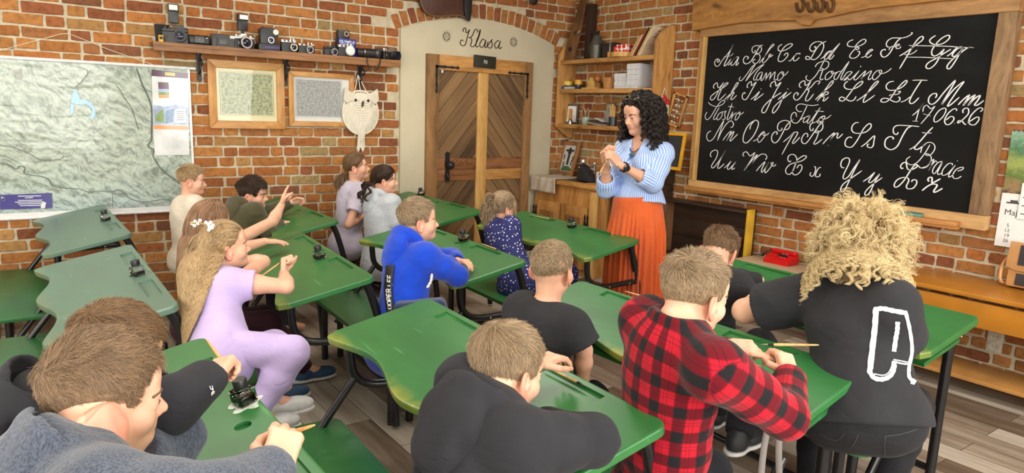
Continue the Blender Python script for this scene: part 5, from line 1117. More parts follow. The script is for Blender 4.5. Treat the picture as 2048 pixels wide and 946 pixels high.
for i, (px, th_, hh, dd, colr, lab) in enumerate(bks):
  y = shp(1268, 0).y - 0.012 - i * 0.027
  base = Vector((EX - 0.13, y, zs_[0] + 0.002))
  t_ = thing('book', lab + ' on the top shelf', 'book', tuple(base), 0, 'books leaning on the top shelf')
  Mb = TR(base) @ Matrix.Rotation(ang, 4, 'X')
  mb = MB().box((0, 0, hh / 2), (dd - 0.006, th_ * 0.7, hh - 0.006), I4, 0.0); mb.tf(Mb); mb.build('pages', CREAM, t_)
  mb = MB()
  for s_ in (-1, 1): mb.box((0, s_ * th_ * 0.42, hh / 2), (dd, th_ * 0.12, hh), I4, 0.0)
  mb.box((-dd / 2, 0, hh / 2), (0.003, th_, hh), I4); mb.tf(Mb); mb.build('cover', plain('book_%d' % i, colr, 0.6), t_)
  if i == 5:
    mb = MB()
    for k, ww in ((0.2, 0.09), (0.225, 0.05), (0.12, 0.10), (0.10, 0.09), (0.08, 0.1), (0.26, 0.04)): mb.box((0, -th_ * 0.49, k), (ww, 0.0006, 0.006 if k > 0.15 else 0.003), I4)
    mb.tf(Mb); mb.build('cover_print', plain('book_ink', (0.1, 0.05, 0.03)), t_)
# middle board
def simple(name, label, cat, p, parts, group=None):
  t = thing(name, label, cat, tuple(p), 0, group)
  for nm, fn, mt in parts:
    mb = MB(); fn(mb); mb.tf(TR(p)); mb.build(nm, mt, t)
  return t
for px, w, h, c1, lab in ((1137, 0.10, 0.085, srgb(226, 190, 84), 'left yellow lidded jar on the middle shelf'), (1158, 0.085, 0.098, srgb(216, 160, 46), 'amber yellow lidded jar right of the paler one')):
  simple('jar', lab, 'jar', shp(px, 1, 0.13), [('jar_body', lambda m_, w=w, h=h: m_.lathe([(0, 0), (w * .42, 0), (w * .45, 0.004), (w * .45, h * 0.5), (0, h * 0.5)], (0, 0, 0), 20), plain('jar_dark', (0.03, 0.03, 0.035), 0.3)), ('lid', lambda m_, w=w, h=h: m_.lathe([(w * .48, h * .5), (w * .5, h * .52), (w * .5, h * .95), (w * .47, h), (0, h)], (0, 0, 0), 20), plain('jar_lid_%d' % px, c1, 0.45))], 'yellow lidded jars on the middle shelf')
simple('ink_pad', 'flat pale grey box in front of the yellow jars', 'box', shp(1140, 1, 0.20), [('base', lambda m_: m_.box((0, 0, 0.012), (0.06, 0.11, 0.024), None, 0.003), plain('pad_grey', (0.45, 0.45, 0.44))), ('lid', lambda m_: m_.box((0, 0.0, 0.028), (0.055, 0.10, 0.008), None, 0.002), plain('pad_black', (0.05, 0.05, 0.05)))])
simple('paint_set', 'small blue and red paint pots at shelf left end', 'paint', shp(1124, 1, 0.20), [('blue_pot', lambda m_: m_.lathe([(0.014, 0), (0.014, 0.03), (0, 0.03)], (0, -0.012, 0), 14), plain('pot_blue', srgb(70, 86, 140))), ('red_pot', lambda m_: m_.lathe([(0.012, 0), (0.012, 0.036), (0, 0.036)], (0, 0.02, 0), 14), plain('pot_red', srgb(170, 70, 66)))])
simple('carved_horse_head', 'yellowish wooden horse head figurine beside the stacked bowl', 'figurine', shp(1183, 1, 0.16), [('figure', lambda m_: m_.prism([(-0.05, 0), (0.055, 0), (0.05, 0.05), (0.035, 0.09), (0.012, 0.118), (-0.012, 0.112), (-0.022, 0.095), (-0.055, 0.082), (-0.058, 0.062), (-0.03, 0.056), (-0.036, 0.03)], 0.035, TR((0.0, 0, 0)) @ frame_mat((0.018, 0, 0), (0, -1, 0), (0, 0, 1)), 0.008), plain('carved_yellow', srgb(196, 156, 84), 0.6, 0, 0.15)), ('plinth', lambda m_: m_.box((0.0, -0.01, 0.007), (0.10, 0.20, 0.014), None, 0.003), W_PALE('Y'))])
simple('wooden_bobbin', 'small orange wooden knob ornament behind the horse head', 'ornament', shp(1196, 1, 0.07), [('stem', lambda m_: m_.lathe([(0, 0), (0.05, 0), (0.052, 0.02), (0.04, 0.05), (0.05, 0.07), (0, 0.08)], (0, 0, 0), 20), W_HONEY('Z')), ('knob', lambda m_: m_.ball((0, 0, 0.105), 0.034), plain('knob_orange', srgb(196, 122, 62), 0.5))])
simple('wicker_bowl', 'ribbed round wooden bowl beside the white paper piles', 'bowl', shp(1222, 1, 0.13), [('bowl_wall', lambda m_: m_.lathe([(0, 0), (0.062, 0)] + [(0.064 + 0.022 * k / 12 + 0.003 * (k % 2), 0.008 + 0.100 * k / 12) for k in range(13)] + [(0.08, 0.108), (0.06, 0.015), (0, 0.012)], (0, 0, 0), 30), wood('bowl_ribbed_Z', srgb(150, 98, 52), srgb(206, 150, 88), 'Z', 8, 0.5, False))])
pb = shp(1260, 1, 0.13)
NB = 'stacked white exercise books on the middle shelf'
yb = shp(1281, 1).y
k_ = 0
for n_, (yc, z0, cnt, w) in enumerate(((shp(1258, 1).y, 0.030, 9, 0.155), (shp(1283, 1).y, 0.030, 16, 0.155))):
  for k in range(cnt):
    lab = ('white exercise book in the %s pile, %s' % (('low left', 'tall right')[n_], ('lowest of its pile' if k == 0 else 'topmost of its pile' if k == cnt - 1 else 'inside the pile')))
    zz = zs_[1] + z0 + k * 0.0122
    t_ = thing('exercise_book', lab, 'book', (EX - 0.14, yc, zz), 0, NB)
    dy, dx = random.uniform(-0.004, 0.004), random.uniform(-0.006, 0.006)
    mb = MB().box((EX - 0.14 + dx, yc + dy, zz + 0.0058), (0.196, w - 0.004, 0.0095)); mb.build('pages', plain('page_grey', (0.62, 0.62, 0.64)), t_)
    mb = MB().box((EX - 0.14 + dx, yc + dy, zz + 0.0114), (0.2, w, 0.0012)); mb.box((EX - 0.14 + dx, yc + dy, zz + 0.0006), (0.2, w, 0.0012)); mb.build('cover', plain('cover_white', (0.76, 0.76, 0.78)), t_)
for k in range(2):
  zz = zs_[1] + k * 0.015
  t_ = thing('exercise_book', ('long white pad lying on the shelf under both paper piles', 'second long white pad under both paper piles')[k], 'book', (EX - 0.14, pb.y - 0.07, zz), 0, NB)
  mb = MB().box((EX - 0.14, shp(1270, 1).y, zz + 0.007), (0.19, 0.31, 0.012)); mb.build('pages', plain('page_grey', (0.62, 0.62, 0.64)), t_)
  mb = MB().box((EX - 0.14, shp(1270, 1).y, zz + 0.0138), (0.194, 0.314, 0.0014)); mb.build('cover', plain('cover_white', (0.76, 0.76, 0.78)), t_)
# lowest board
p = shp(1144, 2, 0.06)
t_ = thing('picture_frame', 'black framed sepia print standing on the lowest shelf', 'picture', tuple(p))
Mf = frame_mat((p.x - 0.06, p.y, zs_[2] + 0.001), (0.55, -0.83, 0), (0.10, 0.06, 1))
def lb(mb, x0, x1, z0, z1, o0, o1, bev=0.002):
  q = MB(); q.box(((x0 + x1) / 2, (z0 + z1) / 2, (o0 + o1) / 2), (x1 - x0, z1 - z0, o1 - o0), I4, bev)
  t = bpy.data.meshes.new('t'); q.tf(Mf); q.bm.to_mesh(t); q.bm.free(); mb.bm.from_mesh(t); bpy.data.meshes.remove(t)
mb = MB();
for a in ((-0.135, 0.135, 0, 0.018), (-0.135, 0.135, 0.187, 0.205), (-0.135, -0.117, 0.018, 0.187), (0.117, 0.135, 0.018, 0.187)): lb(mb, *a, 0, 0.02)
mb.build('frame', BLACK_PAINT, t_)
mb = MB(); lb(mb, -0.12, 0.12, 0.012, 0.19, 0.004, 0.010, 0); mb.build('mount', plain('mount_offwhite', (0.72, 0.70, 0.64)), t_)
mb = MB(); lb(mb, -0.075, 0.075, 0.045, 0.155, 0.0102, 0.0115, 0); mb.build('sepia_print', plain('sepia', srgb(206, 182, 138), 0.7, 0, 0.2, 30), t_)
p = shp(1145, 2, 0.19)
simple('ink_stamp', 'wooden handled stamp standing before the black framed print', 'stamp', p, [('handle', lambda m_: m_.lathe([(0.012, 0.05), (0.016, 0.07), (0.012, 0.10), (0.015, 0.14), (0.010, 0.158), (0, 0.16)], (0, 0, 0), 16), wood('stamp_handle_Z', srgb(120, 70, 34), srgb(186, 124, 70), 'Z', 8, 0.35, False)), ('stamp_base', lambda m_: m_.lathe([(0, 0), (0.026, 0), (0.026, 0.03), (0.014, 0.05), (0, 0.05)], (0, 0, 0), 18), STEEL)])
p = shp(1176, 2, 0.16)
simple('brush_pot', 'pale green ceramic pot holding pencils on lowest shelf', 'pot', p, [('pot', lambda m_: m_.lathe([(0, 0), (0.034, 0), (0.042, 0.02), (0.043, 0.06), (0.04, 0.078), (0.035, 0.078), (0.034, 0.012), (0, 0.01)], (0, 0, 0), 22), plain('celadon', srgb(150, 166, 150), 0.35))])
GP = 'pencils standing in the pale green pot'
for k in range(7):
  a = k * 2.4; tip = Vector((0.02 * math.cos(a), 0.04 * math.sin(a) + 0.01, random.uniform(0.13, 0.17)))
  c_ = (srgb(196, 150, 90), srgb(90, 60, 40), srgb(60, 40, 34), srgb(150, 110, 70))[k % 4]
  t_ = thing('pencil', ('tan pencil in pot on the lowest shelf', 'brown pencil in pot on lowest shelf', 'dark pencil in the pot on lowest shelf', 'light brown pencil in the pot on lowest shelf')[k % 4], 'pencil', tuple(p + Vector((0, 0, 0.012))), 0, GP)
  mb = MB(); b_ = p + Vector((-0.3 * tip.x, -0.3 * tip.y, 0.014)); mb.tube([b_, p + tip], 0.0042, 8); mb.build('shaft', plain('pencil_%d' % (k % 4), c_, 0.5), t_)
  mb = MB(); d_ = (tip - Vector((-0.3 * tip.x, -0.3 * tip.y, 0.014))).normalized(); mb.tube([p + tip, p + tip + d_ * 0.012], [0.0042, 0.001], 8); mb.build('tip', plain('pencil_wood', srgb(214, 178, 130)), t_)
p = shp(1205, 2, 0.15)
simple('notebook_pile', 'slanting pile of grey booklets on the lowest shelf', 'booklets', p, [('lower_booklet', lambda m_: m_.box((0, 0, 0.014), (0.17, 0.20, 0.014), Matrix.Rotation(0.10, 4, 'X'), 0.003), plain('booklet_grey', srgb(150, 140, 130))), ('upper_booklet', lambda m_: m_.box((0.01, 0.01, 0.032), (0.15, 0.19, 0.012), Matrix.Rotation(0.16, 4, 'X'), 0.003), plain('booklet_dark', srgb(74, 64, 58))), ('white_sheet', lambda m_: m_.box((0.04, 0.03, 0.055), (0.08, 0.12, 0.004), Matrix.Rotation(0.3, 4, 'X'), 0.001), WHITE)])
p = shp(1226, 2, 0.05)
t_ = thing('photo_card', 'grey framed photo card leaning at the back of lowest shelf', 'picture', tuple(p))
Mf = frame_mat((p.x - 0.03, p.y, zs_[2]), (0, -1, 0), (0.15, 0, 1))
mb = MB(); lb(mb, -0.06, 0.06, 0, 0.235, 0, 0.012); mb.build('frame', W_OLD('Z'), t_)
mb = MB(); lb(mb, -0.045, 0.045, 0.02, 0.215, 0.012, 0.014, 0); mb.build('photo', plain('photo_grey', srgb(140, 142, 140), 0.5, 0, 0.4, 18), t_)
p = shp(1231, 2, 0.15)
simple('tool_cup', 'dark cup of wooden tools beside the teacher on lowest shelf', 'cup', p, [('cup', lambda m_: m_.lathe([(0, 0), (0.04, 0), (0.043, 0.09), (0.036, 0.09), (0.034, 0.01), (0, 0.01)], (0, 0, 0), 18), plain('cup_dark', (0.02, 0.025, 0.03), 0.3))] + [('tool_handle', lambda m_, k=k: m_.tube([(0.0, 0.01 * (k - 2), 0.02), (0.01 * (k - 2), 0.028 * (k - 1.5), 0.19 + 0.012 * (k % 3))], 0.006, 8), W_PALE('Z')) for k in range(5)])

def lb2(mb, M, x0, x1, z0, z1, o0, o1, bev=0.002):
  q = MB(); q.box(((x0 + x1) / 2, (z0 + z1) / 2, (o0 + o1) / 2), (x1 - x0, z1 - z0, o1 - o0), I4, bev)
  t = bpy.data.meshes.new('t'); q.tf(M); q.bm.to_mesh(t); q.bm.free(); mb.bm.from_mesh(t); bpy.data.meshes.remove(t)
# house shaped plaque and abacus on the wall
p = RW(1322, 215, 0.03)
t_ = thing('house_plaque', 'small cream house plaque with red dotted roof on bricks', 'plaque', tuple(p))
P2 = lambda *qs: [(-RW(px, py, 0.03).y, RW(px, py, 0.03).z) for px, py in qs]
yo = SY0 - 0.04
d_ = ray(1325, 218); k_ = SY0 / d_[1]; p = Vector(d_ * k_) + Vector((0, 0, EYE)); t_.location = p
MP = frame_mat((p.x, SY0 - 0.001, p.z), (1, 0, 0), (0, 0, 1))
def dots(name, bg, fg, sc, lo, rnd=0.0):
  q, n, l, b = nmat(name); tc = n.new('ShaderNodeTexCoord'); v = n.new('ShaderNodeTexVoronoi'); v.inputs['Scale'].default_value = sc; v.inputs['Randomness'].default_value = rnd
  l.new(tc.outputs['Object'], v.inputs['Vector']); r = ramp(n, l, v.outputs['Distance'], [(lo, fg), (lo + 0.06, bg)]); l.new(r.outputs[0], b.inputs['Base Color']); b.inputs['Roughness'].default_value = 0.85; return q
mb = MB(); lb2(mb, MP, -0.062, 0.062, -0.09, 0.045, 0, 0.022, 0.003); mb.build('house_wall', plain('plaque_cream', srgb(206, 204, 180), 0.7, 0, 0.08, 14), t_)
mb = MB().prism([(-0.078, 0.04), (0.078, 0.04), (0.055, 0.085), (0.0, 0.125), (-0.055, 0.085)], 0.026, MP, 0.004); mb.build('roof', dots('roof_dots', srgb(176, 44, 40), srgb(230, 210, 200), 40, 0.22, 0.4), t_)
mb = MB(); lb2(mb, MP, -0.012, 0.016, -0.03, 0.008, 0.022, 0.025, 0.001); mb.build('window_frame', BLACK, t_)
mb = MB()
for s_ in (-1, 1): mb.tube([MP @ Vector((0, 0.19, 0.006)), MP @ Vector((s_ * 0.04, 0.10, 0.014))], 0.0025, 6)
mb.build('hanging_cord', WCORD, t_)
p = RW(1354, 220, 0.03)
t_ = thing('abacus', 'small wooden abacus hanging crooked left of the blackboard', 'abacus', tuple(p))
Ma = frame_mat((EX - 0.02, p.y, p.z), (0, -math.cos(0.22), math.sin(-0.22)), (0, 0, 1))
Ma = Ma @ Matrix.Rotation(-0.05, 4, 'Z')
for nm, a in (('frame_rail', (-0.085, 0.085, 0.13, 0.15)), ('frame_rail', (-0.085, 0.085, -0.15, -0.13)), ('frame_stile', (-0.085, -0.065, -0.15, 0.15)), ('frame_stile', (0.065, 0.085, -0.15, 0.15))):
  mb = MB(); lb2(mb, Ma, *a, 0, 0.02); mb.build(nm, W_HONEY('Z'), t_)
for k in range(10):
  z = -0.115 + k * 0.0255
  mb = MB().tube([Ma @ Vector((-0.066, z, 0.01)), Ma @ Vector((0.066, z, 0.01))], 0.0015, 6); rod = mb.build('rod', STEEL, t_)
  mb = MB()
  for j in range(5): mb.ball(tuple(Ma @ Vector((-0.045 + j * 0.014 + (0.02 if (k * 7 + j) % 3 == 0 else 0), z, 0.01))), 0.0085, None, 10, 6)
  mb.build('beads', plain('bead_%d' % (k % 2), srgb(120, 72, 40) if k % 2 else srgb(206, 190, 160), 0.4), rod)

# sink cabinet in the corner
cA = RW(1125, 362, 0.52)
CX0 = EX - 0.56; cz1 = ZP(1195, 375, 0.8).z
CZ = 0.86
c_r = ZP(1196, 368, CZ); c_l = ZP(1068, 352, CZ)
CY1 = DY - 0.06
d_ = ray(1070, 356); CXF = d_[0] / d_[1] * (CY1 - 0.03)
d_ = ray(1192, 372); CY0 = CXF * d_[1] / d_[0]; CZ = EYE + CXF / d_[0] * d_[2]
cab = thing('sink_cabinet', 'honey wood sink cabinet with black strap hinges in the corner', 'cabinet', ((CXF + EX) / 2, (CY0 + CY1) / 2, 0))
mb = MB().box(((CXF + 0.02 + EX - 0.02) / 2, (CY0 + CY1) / 2, CZ / 2 - 0.02), (EX - 0.045 - CXF, CY1 - CY0 - 0.03, CZ - 0.04), None, 0.006); mb.build('carcass', wood('cabinet_Z', srgb(150, 96, 44), srgb(206, 150, 84), 'Z', 5, 0.45), cab)
mb = MB().box(((CXF - 0.02 + EX - 0.025) / 2, (CY0 + CY1) / 2, CZ - 0.02), (EX - 0.005 - CXF, CY1 - CY0 + 0.03, 0.045), None, 0.010); mb.build('worktop', W_HONEY('Y'), cab)
mb = MB().box((CXF + 0.012, CY0 + 0.03, CZ / 2 - 0.03), (0.05, 0.07, CZ - 0.07), None, 0.004); mb.build('corner_post', W_PALE('Z'), cab)
dw = (CY1 - CY0 - 0.20) / 2
for k, yc in enumerate((CY0 + 0.11 + dw / 2, CY0 + 0.13 + dw * 1.5)):
  mb = MB().box((CXF + 0.008, yc, 0.38), (0.03, dw, 0.62), None, 0.005); dr = mb.build('cabinet_door', W_HONEY('Z'), cab)
  mb = MB().box((CXF - 0.012, yc, 0.36), (0.012, dw * 0.56, 0.46), None, 0.01); mb.build('door_panel', wood('panel_dark_Z', srgb(96, 62, 34), srgb(160, 110, 62), 'Z', 5, 0.5), dr)
  s_ = 1 if k else -1
  mb = MB(); hy = yc + (-dw / 2 + 0.03) * s_
  mb.tube(catmull([(CXF - 0.01, hy, 0.50), (CXF - 0.035, hy + 0.008 * s_, 0.48), (CXF - 0.035, hy - 0.006 * s_, 0.43), (CXF - 0.01, hy, 0.39)], 5), 0.006, 8); mb.build('handle', BLACK, dr)
  for q in (0, 1):
    mb = MB(); hy = yc + dw / 2 * s_ + (0.028 if q else -0.012) * s_
    zz = 0.50
    prof = [(0, 0.13), (0.012, 0.10), (0.006, 0.07), (0.014, 0.04), (0.014, -0.04), (0.006, -0.07), (0.012, -0.10), (0, -0.13), (-0.012, -0.10), (-0.006, -0.07), (-0.014, -0.04), (-0.014, 0.04), (-0.006, 0.07), (-0.012, 0.10)]
    mb.prism([(-hy + a, zz + b) for a, b in prof], 0.006, frame_mat((CXF - 0.008, 0, 0), (0, -1, 0), (0, 0, 1))); mb.build('strap_hinge', BLACK, dr)
mb = MB().box((CXF + 0.22, (CY0 + CY1) / 2 - 0.05, CZ + 0.004), (0.32, 0.42, 0.008), None, 0.003); mb.lathe([(0.0, 0.0095), (0.13, 0.0095), (0.14, 0.011), (0.15, 0.009)], (CXF + 0.22, (CY0 + CY1) / 2 - 0.05, CZ), 30); mb.build('sink_basin', plain('dark_steel', (0.10, 0.10, 0.10), 0.25, 0.9), cab)
# towel over the left front corner
def cloth_grid(f, nu, nv): return [[f(i / nu, j / nv) for i in range(nu + 1)] for j in range(nv + 1)]
tl = ZP(1090, 345, CZ + 0.02)
mb = MB()
ty0, ty1 = CY1 - 0.42, CY1 - 0.03
def tw(uu, vv):
  s_ = vv * 0.50
  rip = 0.006 * math.sin(uu * 9 + vv * 4) + 0.004 * math.sin(uu * 23 - vv * 6)
  top = 0.34
  y = ty0 + (ty1 - ty0) * uu + 0.05 * (vv - 0.5) * (uu - 0.5)
  if s_ < top: return Vector((CXF + top - s_ - 0.03, y, CZ + 0.014 + abs(rip)))
  d = s_ - top; return Vector((CXF - 0.038 - min(d, 0.02) * 0.8 - rip, y, CZ + 0.012 - max(0, d - 0.012)))
mb.grid(cloth_grid(tw, 26, 30))
tob = tag(mb.build('towel', plain('towel_beige', srgb(186, 172, 156), 0.95, 0, 0.15, 90, 0.6)), 'crumpled beige towel hanging over the sink cabinet edge', 'towel')
tob.modifiers.new('thick', 'SOLIDIFY').thickness = 0.009
p = RW(1142, 310, 0.06)
ic = thing('framed_icon', 'wooden framed picture of a cross leaning on bricks', 'picture', (p.x, p.y, CZ))
Mi = frame_mat((EX - 0.13, p.y, CZ + 0.002), (0, -1, 0), (0.26, 0, 1))
for nm, a in (('frame_rail', (-0.135, 0.135, 0, 0.045)), ('frame_rail', (-0.135, 0.135, 0.335, 0.375)), ('frame_stile', (-0.135, -0.095, 0.045, 0.335)), ('frame_stile', (0.095, 0.135, 0.045, 0.335))):
  mb = MB(); lb2(mb, Mi, *a, 0, 0.028, 0.005); mb.build(nm, wood('icon_frame_Z', srgb(110, 70, 40), srgb(170, 116, 70), 'Z', 6, 0.5), ic)
mb = MB(); lb2(mb, Mi, -0.10, 0.10, 0.04, 0.34, 0.006, 0.012, 0); mb.build('picture_sheet', plain('icon_sheet', srgb(196, 198, 192), 0.6, 0, 0.1, 12), ic)
mb = MB(); lb2(mb, Mi, -0.018, 0.018, 0.12, 0.31, 0.0122, 0.0134, 0); lb2(mb, Mi, -0.065, 0.065, 0.265, 0.29, 0.0122, 0.0134, 0); lb2(mb, Mi, -0.03, 0.03, 0.245, 0.262, 0.0122, 0.0134, 0)
for a, b in ((-0.07, 0.2), (-0.06, 0.12), (0.06, 0.14), (0.07, 0.19)): lb2(mb, Mi, a - 0.008, a + 0.008, b - 0.03, b + 0.03, 0.0122, 0.0132, 0)
mb.build('cross_drawing', plain('icon_ink', srgb(58, 58, 54)), ic)
mb = MB().prism([(0.085 * math.cos(a), 0.052 + 0.055 * math.sin(a)) for a in np.linspace(0, math.pi, 14)], 0.0014, Mi @ TR((0, 0, 0.0122))); mb.build('green_hill', plain('icon_green', srgb(74, 104, 72)), ic)
pc = ZP(1172, 372, CZ); pc = Vector((CXF + 0.2, CY0 + 0.20, CZ + 0.01))
def atcab(px, off):
  d = ray(px, 350); x = CXF + off; k = x / d[0]; return Vector((x, d[1] * k, CZ + 0.012))
p = atcab(1172, 0.16)
simple('ink_bag', 'black leather pouch standing on the sink cabinet worktop', 'pouch', p, [('pouch', lambda m_: m_.prism([(-0.10, 0), (0.10, 0), (0.075, 0.07), (0.02, 0.135), (-0.045, 0.165), (-0.07, 0.15), (-0.075, 0.06)], 0.09, frame_mat((0.04, 0, 0), (0, -1, 0), (0, 0, 1)), 0.012), plain('pouch_black', (0.02, 0.02, 0.022), 0.5, 0, 0.2, 30, 0.2)), ('snap', lambda m_: m_.ball((-0.052, 0.05, 0.13), 0.010), STEEL)])
p = atcab(1165, 0.34)
simple('soap_dispenser', 'chrome topped soap bottle behind the black pouch', 'bottle', p, [('bottle', lambda m_: m_.lathe([(0, 0), (0.032, 0), (0.034, 0.10), (0.02, 0.125), (0.012, 0.14), (0, 0.14)], (0, 0, 0), 18), plain('bottle_dark', (0.05, 0.04, 0.035), 0.2)), ('pump_top', lambda m_: m_.lathe([(0.014, 0.14), (0.03, 0.165), (0.026, 0.19), (0, 0.195)], (0, 0, 0), 18), BRIGHT)])
p = atcab(1188, 0.26)
simple('water_tap', 'chrome tap standing right of the black pouch', 'tap', p, [('tap_body', lambda m_: m_.tube([(0, 0, 0), (0, 0, 0.14)], 0.014, 12), STEEL), ('tap_head', lambda m_: m_.lathe([(0.012, 0.14), (0.02, 0.155), (0.018, 0.18), (0, 0.185)], (0, 0, 0), 16), BRIGHT), ('spout', lambda m_: m_.tube([(0, 0, 0.11), (-0.05, 0.03, 0.125), (-0.09, 0.05, 0.10)], 0.009, 10), STEEL)])
simple('soap_dish', 'white cup standing on worktop right of the tap', 'cup', atcab(1200, 0.2), [('cup_body', lambda m_: m_.lathe([(0, 0), (0.035, 0), (0.04, 0.10), (0.034, 0.10), (0.03, 0.008), (0, 0.008)], (0, 0, 0), 20), plain('cup_white', (0.7, 0.68, 0.62), 0.3)), ('cup_handle', lambda m_: m_.tube(catmull([(0, -0.036, 0.08), (0, -0.06, 0.07), (0, -0.058, 0.035), (0, -0.036, 0.025)], 4), 0.005, 8), plain('cup_white', (0.7, 0.68, 0.62), 0.3))])

# dark cupboard and slate behind the teacher
dk = thing('dark_cupboard', 'dark stained old cupboard with brass latch behind the teacher', 'cupboard', (EX - 0.2, RW(1330, 450, 0.3).y, 0))
y1_, y0_ = CY0 - 0.04, RW(1342, 440, 0.02).y
ztop = RW(1345, 345, 0.36).z
mb = MB(); wbox(mb, y0_, y1_, 0.0, ztop - 0.14, 0.022, 0.36, 0.008); mb.build('carcass', W_DARK('Z'), dk)
mb = MB(); wbox(mb, y0_ - 0.012, y1_, ztop - 0.14, ztop, 0.022, 0.375, 0.012); mb.build('lid', W_DARK('Y'), dk)
mb = MB(); wbox(mb, y0_ + 0.25, y1_ - 0.06, 0.28, 0.62, 0.36, 0.37, 0.004); mb.build('front_panel', wood('panel_light_Z', srgb(140, 96, 52), srgb(196, 148, 90), 'Z', 5, 0.5), dk)
mb = MB(); ly = y0_ + 0.12; mb.tube(catmull([(EX - 0.38, ly + 0.05, ztop - 0.15), (EX - 0.40, ly + 0.03, ztop - 0.14), (EX - 0.40, ly - 0.03, ztop - 0.15), (EX - 0.385, ly - 0.05, ztop - 0.19)], 4), 0.008, 8); mb.build('latch', plain('brass', srgb(196, 150, 80), 0.3, 0.8), dk)
p = RW(1345, 312, 0.12)
sl = thing('school_slate', 'yellow framed black slate standing on the dark cupboard', 'slate', (p.x, p.y, ztop))
Ms = frame_mat((EX - 0.14, p.y + 0.03, ztop), (0, -1, 0.0), (0.14, 0, 1))
YW = plain('yellow_paint', srgb(206, 150, 30), 0.4, 0, 0.12, 12)
for nm, a in (('frame_rail', (-0.16, 0.16, 0, 0.03)), ('frame_rail', (-0.16, 0.16, 0.31, 0.34)), ('frame_stile', (-0.16, -0.13, 0.03, 0.31)), ('frame_stile', (0.13, 0.16, 0.03, 0.31))):
  mb = MB(); lb2(mb, Ms, *a, 0, 0.02, 0.004); mb.build(nm, YW, sl)
mb = MB(); lb2(mb, Ms, -0.14, 0.14, 0.02, 0.32, 0.004, 0.010, 0); mb.build('slate_face', plain('slate_grey', (0.02, 0.021, 0.024), 0.6), sl)

# dark trough standing on edge, with a frame inside, and the phone on its table
q0, q1 = RW(1352, 402, 0.25), RW(1480, 428, 0.25)
tr = thing('wooden_trough', 'dark plank crate lying on its side under the blackboard', 'crate', (EX - 0.2, (q0.y + q1.y) / 2, 0.30))
ya, yb_ = RW(1490, 470, 0.16).y, y0_ - 0.03
zt2 = RW(1420, 414, 0.27).z; zb2 = RW(1345, 512, 0.2).z
mb = MB()
for k in range(3): wbox(mb, ya, yb_, zb2 + (zt2 - zb2) * k / 3 + 0.003, zb2 + (zt2 - zb2) * (k + 1) / 3 - 0.003, 0.03, 0.05, 0.003)
mb.build('back_planks', W_DARK('Y'), tr)
mb = MB(); wbox(mb, ya, yb_, zt2 - 0.02, zt2, 0.03, 0.20, 0.003); mb.build('top_plank', W_DARK('Y'), tr)
mb = MB(); wbox(mb, ya, yb_, zb2, zb2 + 0.02, 0.03, 0.20, 0.003); mb.build('bottom_plank', W_DARK('Y'), tr)
mb = MB(); wbox(mb, yb_ - 0.022, yb_, zb2, zt2, 0.03, 0.205, 0.003); mb.build('end_plank', wood('trough_end_Z', srgb(70, 44, 28), srgb(128, 88, 56), 'Z', 5, 0.6), tr)
mb = MB(); wbox(mb, ya - 0.03, ya, zb2 - 0.1, zt2 + 0.012, 0.09, 0.17, 0.008); mb.build('yellow_end', plain('mustard_paint', srgb(206, 162, 44), 0.5, 0, 0.15, 10), tr)
mb = MB(); wbox(mb, ya + 0.03, yb_ - 0.03, 0.0, zb2, 0.04, 0.19, 0.006); mb.build('stand', W_DARK('Z'), tr)
p = RW(1440, 490, 0.18)
fr = thing('empty_frame', 'brown wooden picture frame leaning inside the dark crate', 'frame', (p.x, p.y, zb2 + 0.02))
Mq = frame_mat((EX - 0.185, p.y, zb2 + 0.022), (0, -1, 0), (0.3, 0, 1))
for nm, a in (('frame_rail', (-0.17, 0.17, 0, 0.035)), ('frame_rail', (-0.17, 0.17, 0.225, 0.26)), ('frame_stile', (-0.17, -0.135, 0.035, 0.225)), ('frame_stile', (0.135, 0.17, 0.035, 0.225))):
  mb = MB(); lb2(mb, Mq, *a, 0, 0.025, 0.004); mb.build(nm, wood('brown_frame_Z', srgb(96, 58, 34), srgb(160, 106, 66), 'Z', 6, 0.5), fr)
pt0 = RW(1560, 520, 0.17)
TZ = RW(1562, 530, 0.24).z
tb0, tb1 = RW(1690, 560, 0.1).y, ya - 0.06
tbl = thing('side_table', 'small pale wood table with tile top carrying the red phone', 'table', (EX - 0.26, (tb0 + tb1) / 2, 0))
phz = ZP(1560, 525, TZ)
mb = MB(); wbox(mb, tb0, tb1, TZ - 0.03, TZ, 0.03, 0.42, 0.006); mb.build('table_top', plain('pale_table', srgb(206, 180, 150), 0.5, 0, 0.12, 4), tbl)
for oy in (tb0 + 0.05, tb1 - 0.05):
  for ox in (0.07, 0.38):
    mb = MB().box((EX - ox, oy, (TZ - 0.03) / 2), (0.045, 0.045, TZ - 0.03), None, 0.004); mb.build('leg', W_HONEY('Z'), tbl)
pp_ = RW(1562, 525, 0.16); pp_ = Vector((EX - 0.18, RW(1562, 520, 0.18).y, TZ))
RED = plain('phone_red', srgb(214, 26, 30), 0.3, 0, 0.08)
ph = thing('telephone', 'red push button desk telephone with black coiled cord', 'telephone', tuple(pp_))
def phx(mb): mb.tf(TR(pp_) @ Matrix.Scale(0.86, 4))
mb = MB().prism([(-0.09, 0), (0.09, 0), (0.09, 0.035), (0.03, 0.075), (-0.09, 0.085)], 0.25, TR((0, -0.125, 0)) @ frame_mat((0, 0, 0), (-1, 0, 0), (0, 0, 1)) , 0.012)
phx(mb); mb.build('phone_body', RED, ph)
mb = MB().box((0.045, 0.0, 0.10), (0.06, 0.24, 0.035), None, 0.015, 3); phx(mb); mb.build('handset', RED, ph)
mb = MB().box((-0.03, -0.04, 0.075), (0.07, 0.09, 0.01), Matrix.Rotation(0.55, 4, 'Y'), 0.004); phx(mb); mb.build('key_panel', BLACK_PLASTIC, ph)
mb = MB()
